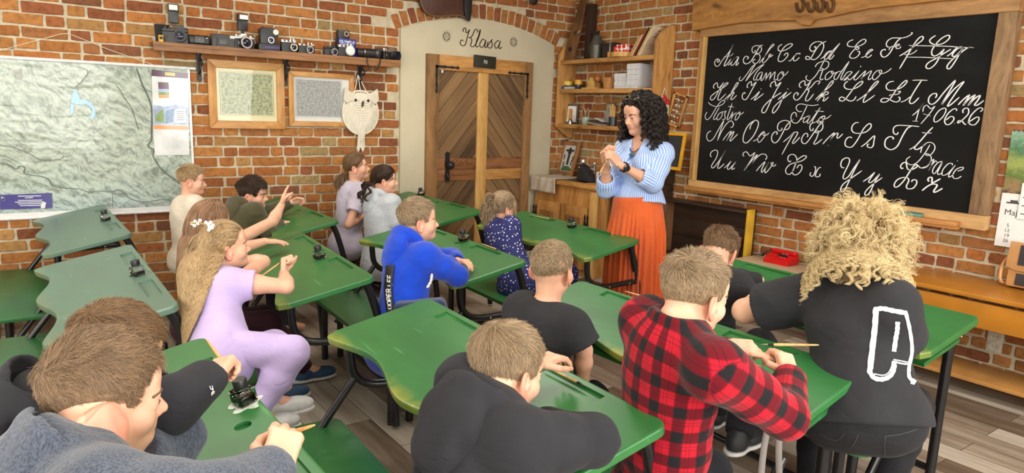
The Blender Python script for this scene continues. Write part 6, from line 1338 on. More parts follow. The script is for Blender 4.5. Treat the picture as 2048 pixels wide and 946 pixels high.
for i in range(3):
  for j in range(4): mb.ball((-0.048 + j * 0.014, -0.064 + i * 0.022, 0.066 + j * 0.009), 0.0055, None, 8, 6)
phx(mb); mb.build('keys', SILVER, ph)
mb = MB()
cc = [(0.04, 0.12, 0.09), (0.0, 0.17, 0.05), (0.03, 0.22, 0.02), (0.0, 0.28, 0.012)]
cc = catmull(cc, 16); cc = [v + Vector((0.009 * math.cos(k * 1.4), 0.006 * math.sin(k * 1.4), 0.010 * math.sin(k * 1.4) + 0.010)) for k, v in enumerate(cc)]
mb.tube(cc, 0.0035, 6); phx(mb); mb.build('coiled_cord', BLACK_PLASTIC, ph)

# yellow bench-desk, satchel, calendar and socket at the right
YB = 0.40
yz = RW(1830, 530, 0.02).z
yb1, yb0 = RW(1690, 480, 0.2).y, 0.55
yd = thing('yellow_bench', 'long mustard painted wooden school bench along the right wall', 'bench', (EX - 0.3, (yb0 + yb1) / 2, 0))
YM = plain('ochre_paint', srgb(178, 116, 34), 0.35, 0, 0.14, 5)
fy = ZP(1830, 563, yz); fo = EX - fy.x
mb = MB(); wbox(mb, yb0, yb1, yz - 0.028, yz, 0.03, fo, 0.006); mb.build('bench_top', YM, yd)
mb = MB(); wbox(mb, yb0, yb1, yz - 0.20, yz - 0.05, fo - 0.055, fo - 0.022, 0.005); mb.build('apron', YM, yd)
mb = MB(); wbox(mb, yb0, yb1, 0.10, 0.125, 0.16, fo - 0.06, 0.004); mb.build('foot_board', plain('worn_ochre', srgb(176, 126, 66), 0.5, 0, 0.2, 5), yd)
for y in (yb1 - 0.05, yb0 + 0.05):
  mb = MB(); wbox(mb, y - 0.02, y + 0.02, 0, yz - 0.028, 0.04, fo - 0.03, 0.005); mb.build('end_panel', YM, yd)
sk = RW(1989, 683, 0.02)
so = thing('wall_socket', 'double white wall socket under the yellow bench', 'socket', tuple(sk))
mb = MB(); wbox(mb, sk.y - 0.045, sk.y + 0.045, sk.z - 0.07, sk.z + 0.07, 0.0, 0.016, 0.004); mb.build('plate', plain('socket_white', (0.66, 0.62, 0.52), 0.4), so)
for dz in (-0.032, 0.032):
  mb = MB().lathe([(0.0, 0.012), (0.022, 0.012), (0.026, 0.018), (0.030, 0.018), (0.030, 0.012)], (0, 0, 0), 22, TR((EX - 0.002, sk.y, sk.z + dz)) @ Matrix.Rotation(-math.pi / 2, 4, 'Y')); r_ = mb.build('outlet', plain('socket_white', (0.66, 0.62, 0.52), 0.4), so)
  mb = MB()
  for dy in (-0.010, 0.010): mb.ball((EX - 0.0155, sk.y + dy, sk.z + dz), (0.002, 0.0035, 0.0035), None, 8, 6)
  mb.build('pin_hole', BLACK, r_)
cl = thing('wall_calendar', 'hanging May calendar with forest photo at right edge', 'calendar', tuple(RW(2020, 380, 0.02)))
A_, Bq, Cq = RW(2026, 262, 0.02), RW(2048, 262, 0.02), RW(1986, 490, 0.02)
cy1 = (A_.y + Cq.y) / 2; cy0 = cy1 - 0.34; cz1, czm, cz0 = A_.z, RW(2003, 385, 0.02).z, Cq.z
mb = MB(); wbox(mb, cy0, cy1, cz0, czm, 0.014, 0.018, 0); mb.build('month_sheet', WHITE, cl)
def forest_mat():
  q, n, l, b = nmat('forest_photo'); tc = n.new('ShaderNodeTexCoord'); sp_ = n.new('ShaderNodeSeparateXYZ'); l.new(tc.outputs['Object'], sp_.inputs[0])
  a = noise_node(n, l, tc.outputs['Object'], 22, 6, 0.7); f = math_n(n, l, 'MULTIPLY_ADD', a.outputs['Fac'], 0.35, math_n(n, l, 'MULTIPLY', sp_.outputs['Z'], 1.5))
  r = ramp(n, l, f, [(0.12, srgb(60, 52, 40)), (0.2, srgb(150, 118, 78)), (0.30, srgb(84, 110, 44)), (0.42, srgb(150, 160, 80)), (0.55, srgb(60, 110, 70)), (0.75, srgb(150, 186, 160))]); l.new(r.outputs[0], b.inputs['Base Color']); b.inputs['Roughness'].default_value = 0.4; return q
mb = MB(); wbox(mb, cy0, cy1, czm, cz1, 0.014, 0.018, 0); mb.build('forest_picture', forest_mat(), cl)
mb = MB()
for k in range(14): mb.tube([(EX - 0.012, cy1 - 0.012 - k * 0.024, cz1 - 0.005), (EX - 0.016, cy1 - 0.012 - k * 0.024, cz1 + 0.01), (EX - 0.022, cy1 - 0.012 - k * 0.024, cz1 - 0.005)], 0.002, 6)
mb.build('spiral_wire', plain('wire_blue', srgb(50, 60, 110), 0.4), cl)
MT = lambda y, z: MR @ TR((-y, z, 0.0184))
CI = plain('calendar_ink', srgb(70, 70, 70), 0.7)
text_mesh('Maj', 0.05, MT(cy1 - 0.062, RW(2010, 429, 0.02).z), CI, 'month_name', cl, bold=0.0)
for row, (qx, qy) in zip(('5', '12', '19', '26'), ((2015, 454), (2013, 464), (2012, 474), (2010, 484))):
  q_ = RW(qx, qy, 0.02); text_mesh(row, 0.030, MT(q_.y, q_.z), CI, 'date', cl, bold=0.0)
mb = MB(); wbox(mb, cy1 - 0.11, cy1 - 0.03, czm - 0.062, czm - 0.053, 0.018, 0.019, 0); wbox(mb, cy1 - 0.09, cy1 - 0.05, czm - 0.053, czm - 0.04, 0.018, 0.019, 0); mb.build('small_drawing', CI, cl)
cl2 = thing('wall_calendar', 'second white calendar sheet overlapping the May calendar', 'calendar', (EX - 0.03, cy1 - 0.25, czm))
mb = MB(); wbox(mb, cy1 - 0.36, cy1 - 0.10, czm - 0.15, czm + 0.07, 0.024, 0.027, 0); mb.build('month_sheet', WHITE, cl2)
mb = MB()
for k in range(4): wbox(mb, cy1 - 0.24, cy1 - 0.115, czm + 0.03 - k * 0.05, czm + 0.036 - k * 0.05, 0.0272, 0.0278, 0)
mb.build('printed_lines', CI, cl2)
# leather satchel standing on the bench
pb_ = RW(2030, 540, 0.22)
sa = thing('leather_satchel', 'tan leather school satchel with dark panel on yellow bench', 'satchel', (EX - 0.18, pb_.y - 0.05, yz))
LEA = plain('tan_leather', srgb(186, 136, 84), 0.45, 0, 0.14, 12, 0.15)
say1 = RW(2008, 540, 0.24).y
Msat = frame_mat((EX - 0.10, say1, yz + 0.002), (0, -1, 0), (0.10, 0, 1))
mb = MB(); lb2(mb, Msat, 0, 0.34, 0, 0.25, 0, 0.10, 0.018); mb.build('bag_body', LEA, sa)
mb = MB().prism([(-0.006, 0.27), (-0.01, 0.12), (0.04, 0.10), (0.30, 0.10), (0.35, 0.12), (0.346, 0.27)], 0.012, Msat @ TR((0, 0, 0.102)), 0.003); mb.build('flap', LEA, sa)
mb = MB().prism([(0.05, 0.255), (0.05, 0.135), (0.29, 0.135), (0.29, 0.255)], 0.004, Msat @ TR((0, 0, 0.114)), 0.001); lb2(mb, Msat, 0.05, 0.29, 0.015, 0.085, 0.10, 0.106, 0.002); mb.build('dark_panel', plain('dark_suede', srgb(58, 52, 54), 0.9), sa)
mb = MB().tube(catmull([Msat @ Vector(v) for v in ((-0.006, 0.20, 0.05), (-0.035, 0.12, 0.08), (-0.03, 0.03, 0.09), (-0.006, 0.01, 0.06))], 5), 0.010, 8); mb.build('shoulder_strap', LEA, sa)

# ------------------------------------------------------------------ school desks
DL, DD, DT = 1.35, 0.455, 0.028
def green_mat(name, c, map_sheen=0.0, seed=0.0, worn=True):
  q, n, l, b = nmat(name); tc = n.new('ShaderNodeTexCoord'); vec = tc.outputs['Object']
  a = noise_node(n, l, vec, 5.0, 5, 0.6, (1.0, 0.3, 1)); f = noise_node(n, l, vec, 60, 4, 0.7, (1, 0.12, 1))
  base = ramp(n, l, a.outputs['Fac'], [(0.3, tuple(v * 0.78 for v in c)), (0.5, c), (0.7, tuple(v * 1.2 for v in c))])
  col = base.outputs[0]
  # fine scratches showing paler wood
  s_ = noise_node(n, l, vec, 34, 2, 0.4, (1, 0.07, 1)); sr = ramp(n, l, s_.outputs['Fac'], [(0.70, (0, 0, 0)), (0.76, (1, 1, 1))])
  col = mixc(n, l, math_n(n, l, 'MULTIPLY', sr.outputs[0], 0.35), col, tuple(min(1, v * 2.2 + 0.06) for v in c))
  # chalky smudges
  sm_ = noise_node(n, l, vec, 6.0, 6, 0.7); smr = ramp(n, l, sm_.outputs['Fac'], [(0.63, (0, 0, 0)), (0.80, (1, 1, 1))])
  col = mixc(n, l, math_n(n, l, 'MULTIPLY', smr.outputs[0], 0.30 + map_sheen), col, srgb(176, 206, 180))
  # paint worn yellow along the pupils' edge
  sp_ = n.new('ShaderNodeSeparateXYZ'); l.new(vec, sp_.inputs[0])
  w1 = n.new('ShaderNodeMapRange'); w1.inputs[1].default_value = -0.33; w1.inputs[2].default_value = -0.44
  l.new(sp_.outputs['X'], w1.inputs[0])
  wv = math_n(n, l, 'SINE', math_n(n, l, 'MULTIPLY', sp_.outputs['Y'], 2 * math.pi / DL * 2))
  w2 = math_n(n, l, 'MULTIPLY', wv, wv)
  wn2 = noise_node(n, l, vec, 9, 4, 0.6)
  wear = math_n(n, l, 'MULTIPLY', w1.outputs[0], math_n(n, l, 'MULTIPLY', wn2.outputs['Fac'], 1.25))
  wr = ramp(n, l, wear, [(0.36, (0, 0, 0)), (0.75, (1, 1, 1))])
  if worn: col = mixc(n, l, math_n(n, l, 'MULTIPLY', wr.outputs[0], 0.62 * (1 - map_sheen * 2)), col, srgb(164, 156, 52))
  if map_sheen: col = mixc(n, l, map_sheen, col, srgb(128, 146, 138))  # pale reflection of the wall map, mixed into the desk colour
  l.new(col, b.inputs['Base Color']); b.inputs['Roughness'].default_value = 0.40
  b.inputs['Coat Weight'].default_value = 0.16; b.inputs['Coat Roughness'].default_value = 0.25
  bump(n, l, b, math_n(n, l, 'ADD', f.outputs['Fac'], s_.outputs['Fac']), 0.12, 0.002)
  return q
GREEN = green_mat('green_desk_paint', srgb(44, 108, 54))
GREEN_SHEEN = green_mat('map_sheen_green_desk_paint', srgb(60, 100, 74), 0.32)  # same green paint, greyed by a painted-in reflection
GREEN_SEAT = green_mat('green_seat_paint', srgb(36, 100, 48), 0.0, 0.0, False)
GREEN_EDGE = plain('green_edge_paint', srgb(66, 146, 74), 0.35, 0, 0.1, 20)
TILT = math.atan2(0.095, DD)
ZF = 0.816
def rounded(poly, r, n=5):
  out = []
  N = len(poly)
  for i in range(N):
    p, a, c = Vector(poly[i]), Vector(poly[i - 1]), Vector(poly[(i + 1) % N])
    if r[i] <= 0: out.append(p); continue
    u_, v_ = (a - p).normalized(), (c - p).normalized()
    for k in range(n + 1):
      t = k / n
      A, C = p + u_ * r[i], p + v_ * r[i]
      out.append((1 - t) ** 2 * A + 2 * t * (1 - t) * p + t * t * C)
  return out
def top_outline():
  P = rounded([(0, 0), (0, DL)], [0, 0])
  pts = []
  for k in range(6): a = math.pi / 2 * k / 5; pts.append((-0.035 + 0.035 * math.sin(a) , 0.035 - 0.035 * math.cos(a)))
  for k in range(6): a = math.pi / 2 * k / 5; pts.append((-0.035 + 0.035 * math.cos(a), DL - 0.035 + 0.035 * math.sin(a)))
  n = 64
  for k in range(n + 1):
    y = DL - DL * k / n
    e_ = min(y, DL - y)
    x = -DD + 0.062 * (math.sin(2 * math.pi * y / DL) ** 2) ** 0.85
    if e_ < 0.05: x += 0.05 - math.sqrt(max(0, 0.05 ** 2 - (0.05 - e_) ** 2))
    pts.append((x, y))
  return pts
def make_top():
  mb = MB().prism(top_outline(), DT, None, 0.006)
  o = mb.build('desk_top', [GREEN, GREEN_EDGE], None, False)
  cut = MB()
  for y0, y1 in ((0.22, 0.50), (0.87, 1.15)): cut.box((-0.052, (y0 + y1) / 2, DT + 0.004), (0.056, y1 - y0, 0.028), None, 0.0)
  cut.lathe([(0, DT - 0.012), (0.021, DT - 0.012), (0.021, DT + 0.02), (0, DT + 0.02)], (-0.075, 0.645, 0), 24)
  c = cut.build('cut', GREEN, None, False)
  m_ = o.modifiers.new('b', 'BOOLEAN'); m_.object = c; m_.operation = 'DIFFERENCE'; m_.solver = 'EXACT'
  bpy.context.view_layer.update()
  me = bpy.data.meshes.new_from_object(o.evaluated_get(bpy.context.evaluated_depsgraph_get()))
  o.modifiers.clear(); old = o.data; o.data = me; bpy.data.meshes.remove(old)
  me.name = 'desk_top'
  cm = c.data; bpy.data.objects.remove(c); bpy.data.meshes.remove(cm)
  mi = np.zeros(len(me.polygons), np.int32)
  for p in me.polygons:
    if abs(p.normal.z) < 0.6 and p.center.z < DT - 0.003:
      x, y = p.center.x, p.center.y
      inner = (-0.08 < x < -0.024 and 0.2 < y < 1.17)
      if not inner: mi[p.index] = 1
  me.polygons.foreach_set('material_index', mi)
  me.materials.clear()
  for q in (GREEN, GREEN_EDGE): me.materials.append(q)
  return o
desk_proto = None
def make_desk(kind):
  root = empty('school_desk')
  top = make_top(); top.parent = root
  top.matrix_basis = TR((0, 0, ZF - DT)) @ Matrix.Rotation(-TILT, 4, 'Y')
  zt = lambda x: ZF - DT + x * math.tan(TILT) - 0.002
  for y in (0.075, DL - 0.075):
    if kind == 'A':
      leg = [(-0.03, y, zt(-0.03)), (0.005, y, 0.70), (0.055, y, 0.53), (0.10, y, 0.36), (0.13, y, 0.02)]
      loop = [(0.058, y, 0.52), (-0.05, y, 0.515), (-0.20, y, 0.51), (-0.30, y, 0.525), (-0.355, y, 0.575), (-0.37, y, 0.65), (-0.37, y, zt(-0.37))]
    else:
      leg = [(-0.075, y, 0.02), (-0.075, y, 0.40), (-0.072, y, zt(-0.07))]
      loop = [(-0.075, y, 0.735), (-0.2, y, 0.715), (-0.30, y, 0.695), (-0.36, y, 0.69), (-0.385, y, 0.70), (-0.39, y, zt(-0.39))]
    mb = MB().tube(catmull(leg, 5), 0.020, 14); mb.build('leg', BLACK_PAINT, root)
    mb = MB().tube(catmull(loop, 5), 0.018, 14); lo = mb.build('support_tube', BLACK_PAINT, root)
    mb = MB()
    for p in ((-0.02, 0.512), (-0.19, 0.508)): mb.ball((p[0], y - 0.018, p[1] if kind == 'A' else 0.715), (0.006, 0.004, 0.006), None, 10, 6)
    mb.build('bolts', STEEL, lo)
    mb = MB().tube([(-0.345, y, 0.57), (-0.46, y, 0.42), (-0.62, y, 0.20)], 0.015, 12); mb.build('strut', BLACK_PAINT, root)
  if kind == 'B':
    mb = MB().prism([(-0.10, 0.03), (-0.10, DL - 0.03), (-0.38, DL - 0.03), (-0.38, 0.03)], 0.018, TR((0, 0, ZF - 0.085)) @ Matrix.Rotation(-TILT, 4, 'Y')); mb.build('book_shelf', GREEN_SEAT, root)
    mb = MB().tube([(-0.075, 0.075, 0.12), (-0.075, DL - 0.075, 0.12)], 0.016, 12); mb.build('foot_rail', BLACK_PAINT, root)
  # bench behind the desk
  mb = MB()
  sw = rounded([(-0.40, 0.02), (-0.40, DL - 0.02), (-0.76, DL - 0.02), (-0.76, 0.02)], [0.05, 0.05, 0.09, 0.09], 6)
  mb.prism([(p.x, p.y) for p in sw], 0.026, TR((0, 0, 0.362)), 0.006); mb.build('bench_seat', GREEN_SEAT, root)
  for y in (0.13, DL - 0.16):
    for x in (-0.72, -0.62):
      mb = MB().tube([(x, y, 0.0), (x, y, 0.363)], 0.020, 14); mb.build('bench_leg', BLACK_PAINT, root)
  mb = MB().tube([(-0.62, 0.13, 0.10), (-0.62, DL - 0.16, 0.10)], 0.015, 12); mb.build('bench_rail', BLACK_PAINT, root)
  return root
protoA, protoB = make_desk('A'), make_desk('B')
usedd = {'A': False, 'B': False}
GD = 'green school desks with attached benches'
def rz_of(near, far): return -math.atan2(far[0] - near[0], far[1] - near[1])
DESKS = {}
def place_desk(key, kind, near, far, label, map_sheen=False, pitch=0.0):
  pr = protoA if kind == 'A' else protoB
  r = pr if not usedd[kind] else copy_tree(pr)
  usedd[kind] = True
  rz = rz_of(near, far)
  r.location = (near[0], near[1], 0); r.rotation_euler = (0, 0, rz)
  tag(r, label, 'desk', GD); DESKS[key] = r
  if map_sheen:
    for c in kids(r):
      if c.name.startswith('desk_top'):
        c.data = c.data.copy(); c.data.materials[0] = GREEN_SHEEN
  return r
def fz(x, y): return ZP(x, y, ZF)
place_desk('d', 'A', (1.312, 1.086), (1.356, 2.40), 'green school desk with boy in black hoodie, front middle of the photo')
place_desk('e', 'B', (2.145, 1.014), (2.130, 2.40), 'green school desk where the boy in plaid shirt sits')
place_desk('f', 'B', (3.204, 1.084), (3.25, 2.40), 'green school desk behind the curly blonde woman, nearest the yellow bench')
place_desk('g', 'A', (1.320, 2.868), (1.414, 4.187), 'green school desk where the girl in lavender clothes writes')
place_desk('h', 'A', (2.171, 2.828), (2.24, 4.16), 'green school desk where the boy in blue hoodie folds his arms')
place_desk('i', 'A', (3.204, 3.010), (3.271, 4.37), 'green school desk just in front of the teacher')
place_desk('k', 'A', (1.786, 4.460), (1.80, 5.80), 'green school desk by the brick wall under the framed maps')
place_desk('l', 'A', (2.975, 4.480), (3.02, 5.80), 'green school desk beside the plank door')
place_desk('m', 'A', (0.533, 4.480), (0.519, 5.80), 'grey-green empty desk directly below the wall map', True)
place_desk('n', 'A', (0.479, 2.795), (0.488, 4.14), 'grey-green empty desk second from the wall map', True)
place_desk('o', 'A', (0.500, 1.016), (0.475, 2.359), 'green desk at lower left with the nearest two boys')
DESKS['e'].scale = (0.88, 1, 1)

# ------------------------------------------------------------------ implicit-surface modelling for people and clothes
def V3(p):
  return np.array(p, float)
def unit(v):
  v = V3(v); return v / (np.linalg.norm(v) + 1e-12)
class Sdf:
  def __init__(s): s.P = []
  def cone(s, a, b, r1, r2, k=0.02, op='u', cuts=()): s.P.append(('c', V3(a), V3(b), r1, r2, k, op, cuts)); return s
  def ell(s, c, r, R=None, k=0.02, op='u', cuts=()): s.P.append(('e', V3(c), V3(r), np.eye(3) if R is None else R, None, k, op, cuts)); return s
  def box(s, c, h, R=None, r=0.01, k=0.02, op='u', cuts=()): s.P.append(('b', V3(c), V3(h), np.eye(3) if R is None else R, r, k, op, cuts)); return s
  def torus(s, c, R, r1, r2, k=0.02, op='u', sx=1.0, cuts=()): s.P.append(('t', V3(c), R, r1, r2, k, op, cuts, sx)); return s
  def bounds(s, p):
    if p[0] == 'c': lo, hi = np.minimum(p[1] - p[3], p[2] - p[4]), np.maximum(p[1] + p[3], p[2] + p[4]); lo = np.minimum(lo, np.minimum(p[1] - p[3], p[2] - p[4])); return lo, hi
    if p[0] == 't': m_ = (p[3] * max(1, p[8])) + p[4]; return p[1] - m_, p[1] + m_
    m_ = np.abs(p[3].T) @ p[2] if p[0] == 'e' else np.abs(p[3].T) @ p[2] + p[4]
    return p[1] - m_, p[1] + m_
  def mesh(s, hc, fine=(), hf=None, disp=None, pad=0.012):
    """fine: list of (lo, hi) boxes meshed with spacing hf; elsewhere the spacing is hc"""
    bs = [s.bounds(p) for p in s.P if p[6] == 'u']
    lo = np.min([b[0] for b in bs], 0) - pad - hc; hi = np.max([b[1] for b in bs], 0) + pad + hc
    ax = []
    for i in range(3):
      v = [lo[i]]
      iv = sorted((f[0][i], f[1][i]) for f in fine)
      while v[-1] < hi[i]:
        x = v[-1]; st_ = hc
        for a, b in iv:
          if a - 1e-9 <= x < b: st_ = hf; break
          if x < a < x + st_: st_ = max(hf, a - x)
        v.append(x + st_)
      ax.append(np.array(v))
    X, Y, Z = ax
    D = np.ones((len(X), len(Y), len(Z)), np.float32)
    for p in s.P:
      k = max(p[5], 1e-5); b0, b1 = s.bounds(p); mg = pad + k + hc
      sl = []
      for i in range(3):
        i0 = max(0, np.searchsorted(ax[i], b0[i] - mg) - 1); i1 = min(len(ax[i]), np.searchsorted(ax[i], b1[i] + mg) + 1)
        sl.append(slice(i0, i1))
      if any(q.stop - q.start < 1 for q in sl): continue
      x = X[sl[0]][:, None, None]; y = Y[sl[1]][None, :, None]; z = Z[sl[2]][None, None, :]
      if p[0] == 'c':
        a, b = p[1], p[2]; ba = b - a; q = float(ba @ ba) + 1e-12
        px_, py_, pz_ = x - a[0], y - a[1], z - a[2]
        h = np.clip((px_ * ba[0] + py_ * ba[1] + pz_ * ba[2]) / q, 0, 1)
        d = np.sqrt((px_ - h * ba[0]) ** 2 + (py_ - h * ba[1]) ** 2 + (pz_ - h * ba[2]) ** 2) - (p[3] + (p[4] - p[3]) * h)
      else:
        c = p[1]; R = p[3] if p[0] != 't' else p[2]
        dx, dy, dz = x - c[0], y - c[1], z - c[2]
        q = [R[i][0] * dx + R[i][1] * dy + R[i][2] * dz for i in range(3)]
        if p[0] == 'e':
          r = p[2]
          k0 = np.sqrt((q[0] / r[0]) ** 2 + (q[1] / r[1]) ** 2 + (q[2] / r[2]) ** 2)
          k1 = np.sqrt((q[0] / r[0] ** 2) ** 2 + (q[1] / r[1] ** 2) ** 2 + (q[2] / r[2] ** 2) ** 2)
          d = k0 * (k0 - 1) / (k1 + 1e-9)
          d = np.where(k0 < 1e-3, -min(r), d)
        elif p[0] == 'b':
          w = [np.abs(q[i]) - p[2][i] for i in range(3)]
          d = np.sqrt(np.maximum(w[0], 0) ** 2 + np.maximum(w[1], 0) ** 2 + np.maximum(w[2], 0) ** 2) + np.minimum(np.maximum(np.maximum(w[0], w[1]), w[2]), 0) - p[4]
        else:
          rr = np.sqrt((q[0] / p[8]) ** 2 + q[1] ** 2) - p[3]
          d = np.sqrt(rr ** 2 + q[2] ** 2) - p[4]
      for (o, n_) in p[7]:
        d = np.maximum(d, (x - o[0]) * n_[0] + (y - o[1]) * n_[1] + (z - o[2]) * n_[2])
      E = D[sl[0], sl[1], sl[2]]; d = d.astype(np.float32)
      if p[6] == 'u':
        h = np.clip(0.5 + 0.5 * (E - d) / k, 0, 1); D[sl[0], sl[1], sl[2]] = E + (d - E) * h - k * h * (1 - h)
      else:
        h = np.clip(0.5 - 0.5 * (E + d) / k, 0, 1); D[sl[0], sl[1], sl[2]] = E + (-d - E) * h + k * h * (1 - h)
    if disp is not None:
      I = np.nonzero(np.abs(D) < 0.035)
      Q = np.stack([X[I[0]], Y[I[1]], Z[I[2]]], 1)
      D[I] += disp(Q).astype(np.float32)
    return surface_nets(D, X, Y, Z)
_E8 = [(0, 0, 0), (1, 0, 0), (0, 1, 0), (1, 1, 0), (0, 0, 1), (1, 0, 1), (0, 1, 1), (1, 1, 1)]
_E12 = [(0, 1), (2, 3), (4, 5), (6, 7), (0, 2), (1, 3), (4, 6), (5, 7), (0, 4), (1, 5), (2, 6), (3, 7)]
def surface_nets(D, X, Y, Z):
  S = D < 0
  n = [d - 1 for d in D.shape]
  cnt = np.zeros(n, np.uint8)
  for a, b, c in _E8: cnt += S[a:a + n[0], b:b + n[1], c:c + n[2]]
  A = np.nonzero((cnt > 0) & (cnt < 8))
  idx = np.full(n, -1, np.int32); idx[A] = np.arange(len(A[0]))
  val = np.stack([D[A[0] + a, A[1] + b, A[2] + c] for a, b, c in _E8], 1).astype(np.float64)
  pos = np.stack([np.stack([X[A[0] + a], Y[A[1] + b], Z[A[2] + c]], 1) for a, b, c in _E8], 1)
  acc = np.zeros((len(A[0]), 3)); w = np.zeros(len(A[0]))
  for i, j in _E12:
    vi, vj = val[:, i], val[:, j]
    m_ = (vi < 0) != (vj < 0)
    t = np.where(m_, vi / np.where(m_, vi - vj, 1), 0)
    q = pos[:, i] + (pos[:, j] - pos[:, i]) * t[:, None]
    acc[m_] += q[m_]; w += m_
  V = acc / w[:, None]
  quads = []
  for axis in range(3):
    o = [slice(0, None)] * 3
    s0 = S.take(range(0, S.shape[axis] - 1), axis); s1 = S.take(range(1, S.shape[axis]), axis)
    C = list(np.nonzero(s0 != s1)); fl = s0[tuple(C)]
    u_, v_ = [(1, 2), (2, 0), (0, 1)][axis]
    ok = (C[u_] > 0) & (C[v_] > 0) & (C[u_] < n[u_]) & (C[v_] < n[v_])
    C = [c[ok] for c in C]; fl = fl[ok]
    def g(du, dv):
      q = list(C); q[u_] = C[u_] - du; q[v_] = C[v_] - dv; return idx[tuple(q)]
    Q = np.stack([g(1, 1), g(0, 1), g(0, 0), g(1, 0)], 1)
    Q[~fl] = Q[~fl][:, ::-1]
    quads.append(Q)
  return V, np.concatenate(quads)
def np_mesh(name, V, Q, mats, parent=None, mi=None, attrs=None):
  me = bpy.data.meshes.new(name)
  me.vertices.add(len(V)); me.vertices.foreach_set('co', V.astype(np.float32).ravel())
  me.loops.add(Q.size); me.loops.foreach_set('vertex_index', Q.astype(np.int32).ravel())
  k = Q.shape[1]
  me.polygons.add(len(Q)); me.polygons.foreach_set('loop_start', np.arange(0, Q.size, k, dtype=np.int32))
  if mi is not None: me.polygons.foreach_set('material_index', mi.astype(np.int32))
  me.update(calc_edges=True)
  for nm, a in (attrs or {}).items():
    at = me.attributes.new(nm, 'FLOAT_VECTOR', 'POINT'); at.data.foreach_set('vector', a.astype(np.float32).ravel())
  me.shade_smooth()
  return link_mesh(name, me, mats, parent)
def vnoise(P):
  """smooth value noise in -1..1"""
  I = np.floor(P).astype(np.int64); f = P - I; f = f * f * (3 - 2 * f)
  def hsh(i, j, k):
    h = (i * 374761393 + j * 668265263 + k * 2147483647) & 0xffffffff
    h = ((h ^ (h >> 13)) * 1274126177) & 0xffffffff
    return ((h ^ (h >> 16)) & 0xffff) / 32767.5 - 1
  out = 0
  for a in (0, 1):
    for b in (0, 1):
      for c in (0, 1):
        w = (f[:, 0] if a else 1 - f[:, 0]) * (f[:, 1] if b else 1 - f[:, 1]) * (f[:, 2] if c else 1 - f[:, 2])
        out = out + w * hsh(I[:, 0] + a, I[:, 1] + b, I[:, 2] + c)
  return out
def wrinkles(amp, freq=11, seed=0.0, sq=(1, 1, 1.8), fine=0.35):
  def f(Q):
    P = Q * np.array(sq) * freq + seed
    wv = np.stack([vnoise(P * 0.6 + 9.1), vnoise(P * 0.6 + 3.7), vnoise(P * 0.6 + 5.3)], 1)
    a = vnoise(P + wv * 0.8)
    b = vnoise(P * 2.3 + wv * 1.2 + 4.4)
    return amp * ((1 - np.abs(a) * 2.2) * -0.6 + fine * b)
  return f

# ------------------------------------------------------------------ skin, cloth and hair materials
def skin_mat(name, c):
  q, n, l, b = nmat(name); tc = n.new('ShaderNodeTexCoord')
  a = noise_node(n, l, tc.outputs['Object'], 18, 4, 0.6)
  r = ramp(n, l, a.outputs['Fac'], [(0.35, (c[0] * 0.96, c[1] * 0.88, c[2] * 0.84)), (0.65, (min(1, c[0] * 1.03), c[1] * 1.04, c[2] * 1.04))])
  l.new(r.outputs[0], b.inputs['Base Color']); b.inputs['Roughness'].default_value = 0.5
  b.inputs['Specular IOR Level'].default_value = 0.4
  b.inputs['Subsurface Weight'].default_value = 0.12; b.inputs['Subsurface Radius'].default_value = (0.012, 0.004, 0.002); b.inputs['Subsurface Scale'].default_value = 0.6
  h = noise_node(n, l, tc.outputs['Object'], 420, 2); bump(n, l, b, h.outputs['Fac'], 0.06, 0.001)
  return q
SKIN = skin_mat('skin_light', srgb(222, 172, 146)); SKIN_T = skin_mat('skin_warm', srgb(214, 162, 136))
EARS = skin_mat('skin_ear', srgb(220, 150, 128))
LIPS = plain('lips', srgb(200, 134, 118), 0.45, 0, 0.06)
EYE_W = plain('eye_white', (0.78, 0.76, 0.74), 0.15); EYE_I = plain('iris', srgb(72, 76, 72), 0.1); EYE_P = plain('pupil', (0.005, 0.005, 0.005), 0.1)
def cloth(name, c, rough=0.9, var=0.10, weave=900, melange=0.0, sheen=0.25):
  if name in MATS: return MATS[name]
  q, n, l, b = nmat(name); tc = n.new('ShaderNodeTexCoord')
  a = noise_node(n, l, tc.outputs['Object'], 7, 3); w = noise_node(n, l, tc.outputs['Object'], weave, 2, 0.5)
  r = ramp(n, l, a.outputs['Fac'], [(0.3, tuple(v * (1 - var) for v in c)), (0.7, tuple(min(1, v * (1 + var)) for v in c))])
  col = r.outputs[0]
  if melange:
    mz = noise_node(n, l, tc.outputs['Object'], 260, 2, 0.6, (1, 1, 0.3)); mr = ramp(n, l, mz.outputs['Fac'], [(0.38, (1 - melange,) * 3), (0.62, (1 + melange,) * 3)])
    col = mixc(n, l, 1.0, col, mr.outputs[0], 'MULTIPLY')
  l.new(col, b.inputs['Base Color']); b.inputs['Roughness'].default_value = rough
  b.inputs['Sheen Weight'].default_value = sheen if max(c) > 0.05 else 0.04; b.inputs['Sheen Roughness'].default_value = 0.5
  b.inputs['Specular IOR Level'].default_value = 0.2
  fold_bump(n, l, b, tc.outputs['Object'], w.outputs['Fac'])
  MATS[name] = q; return q
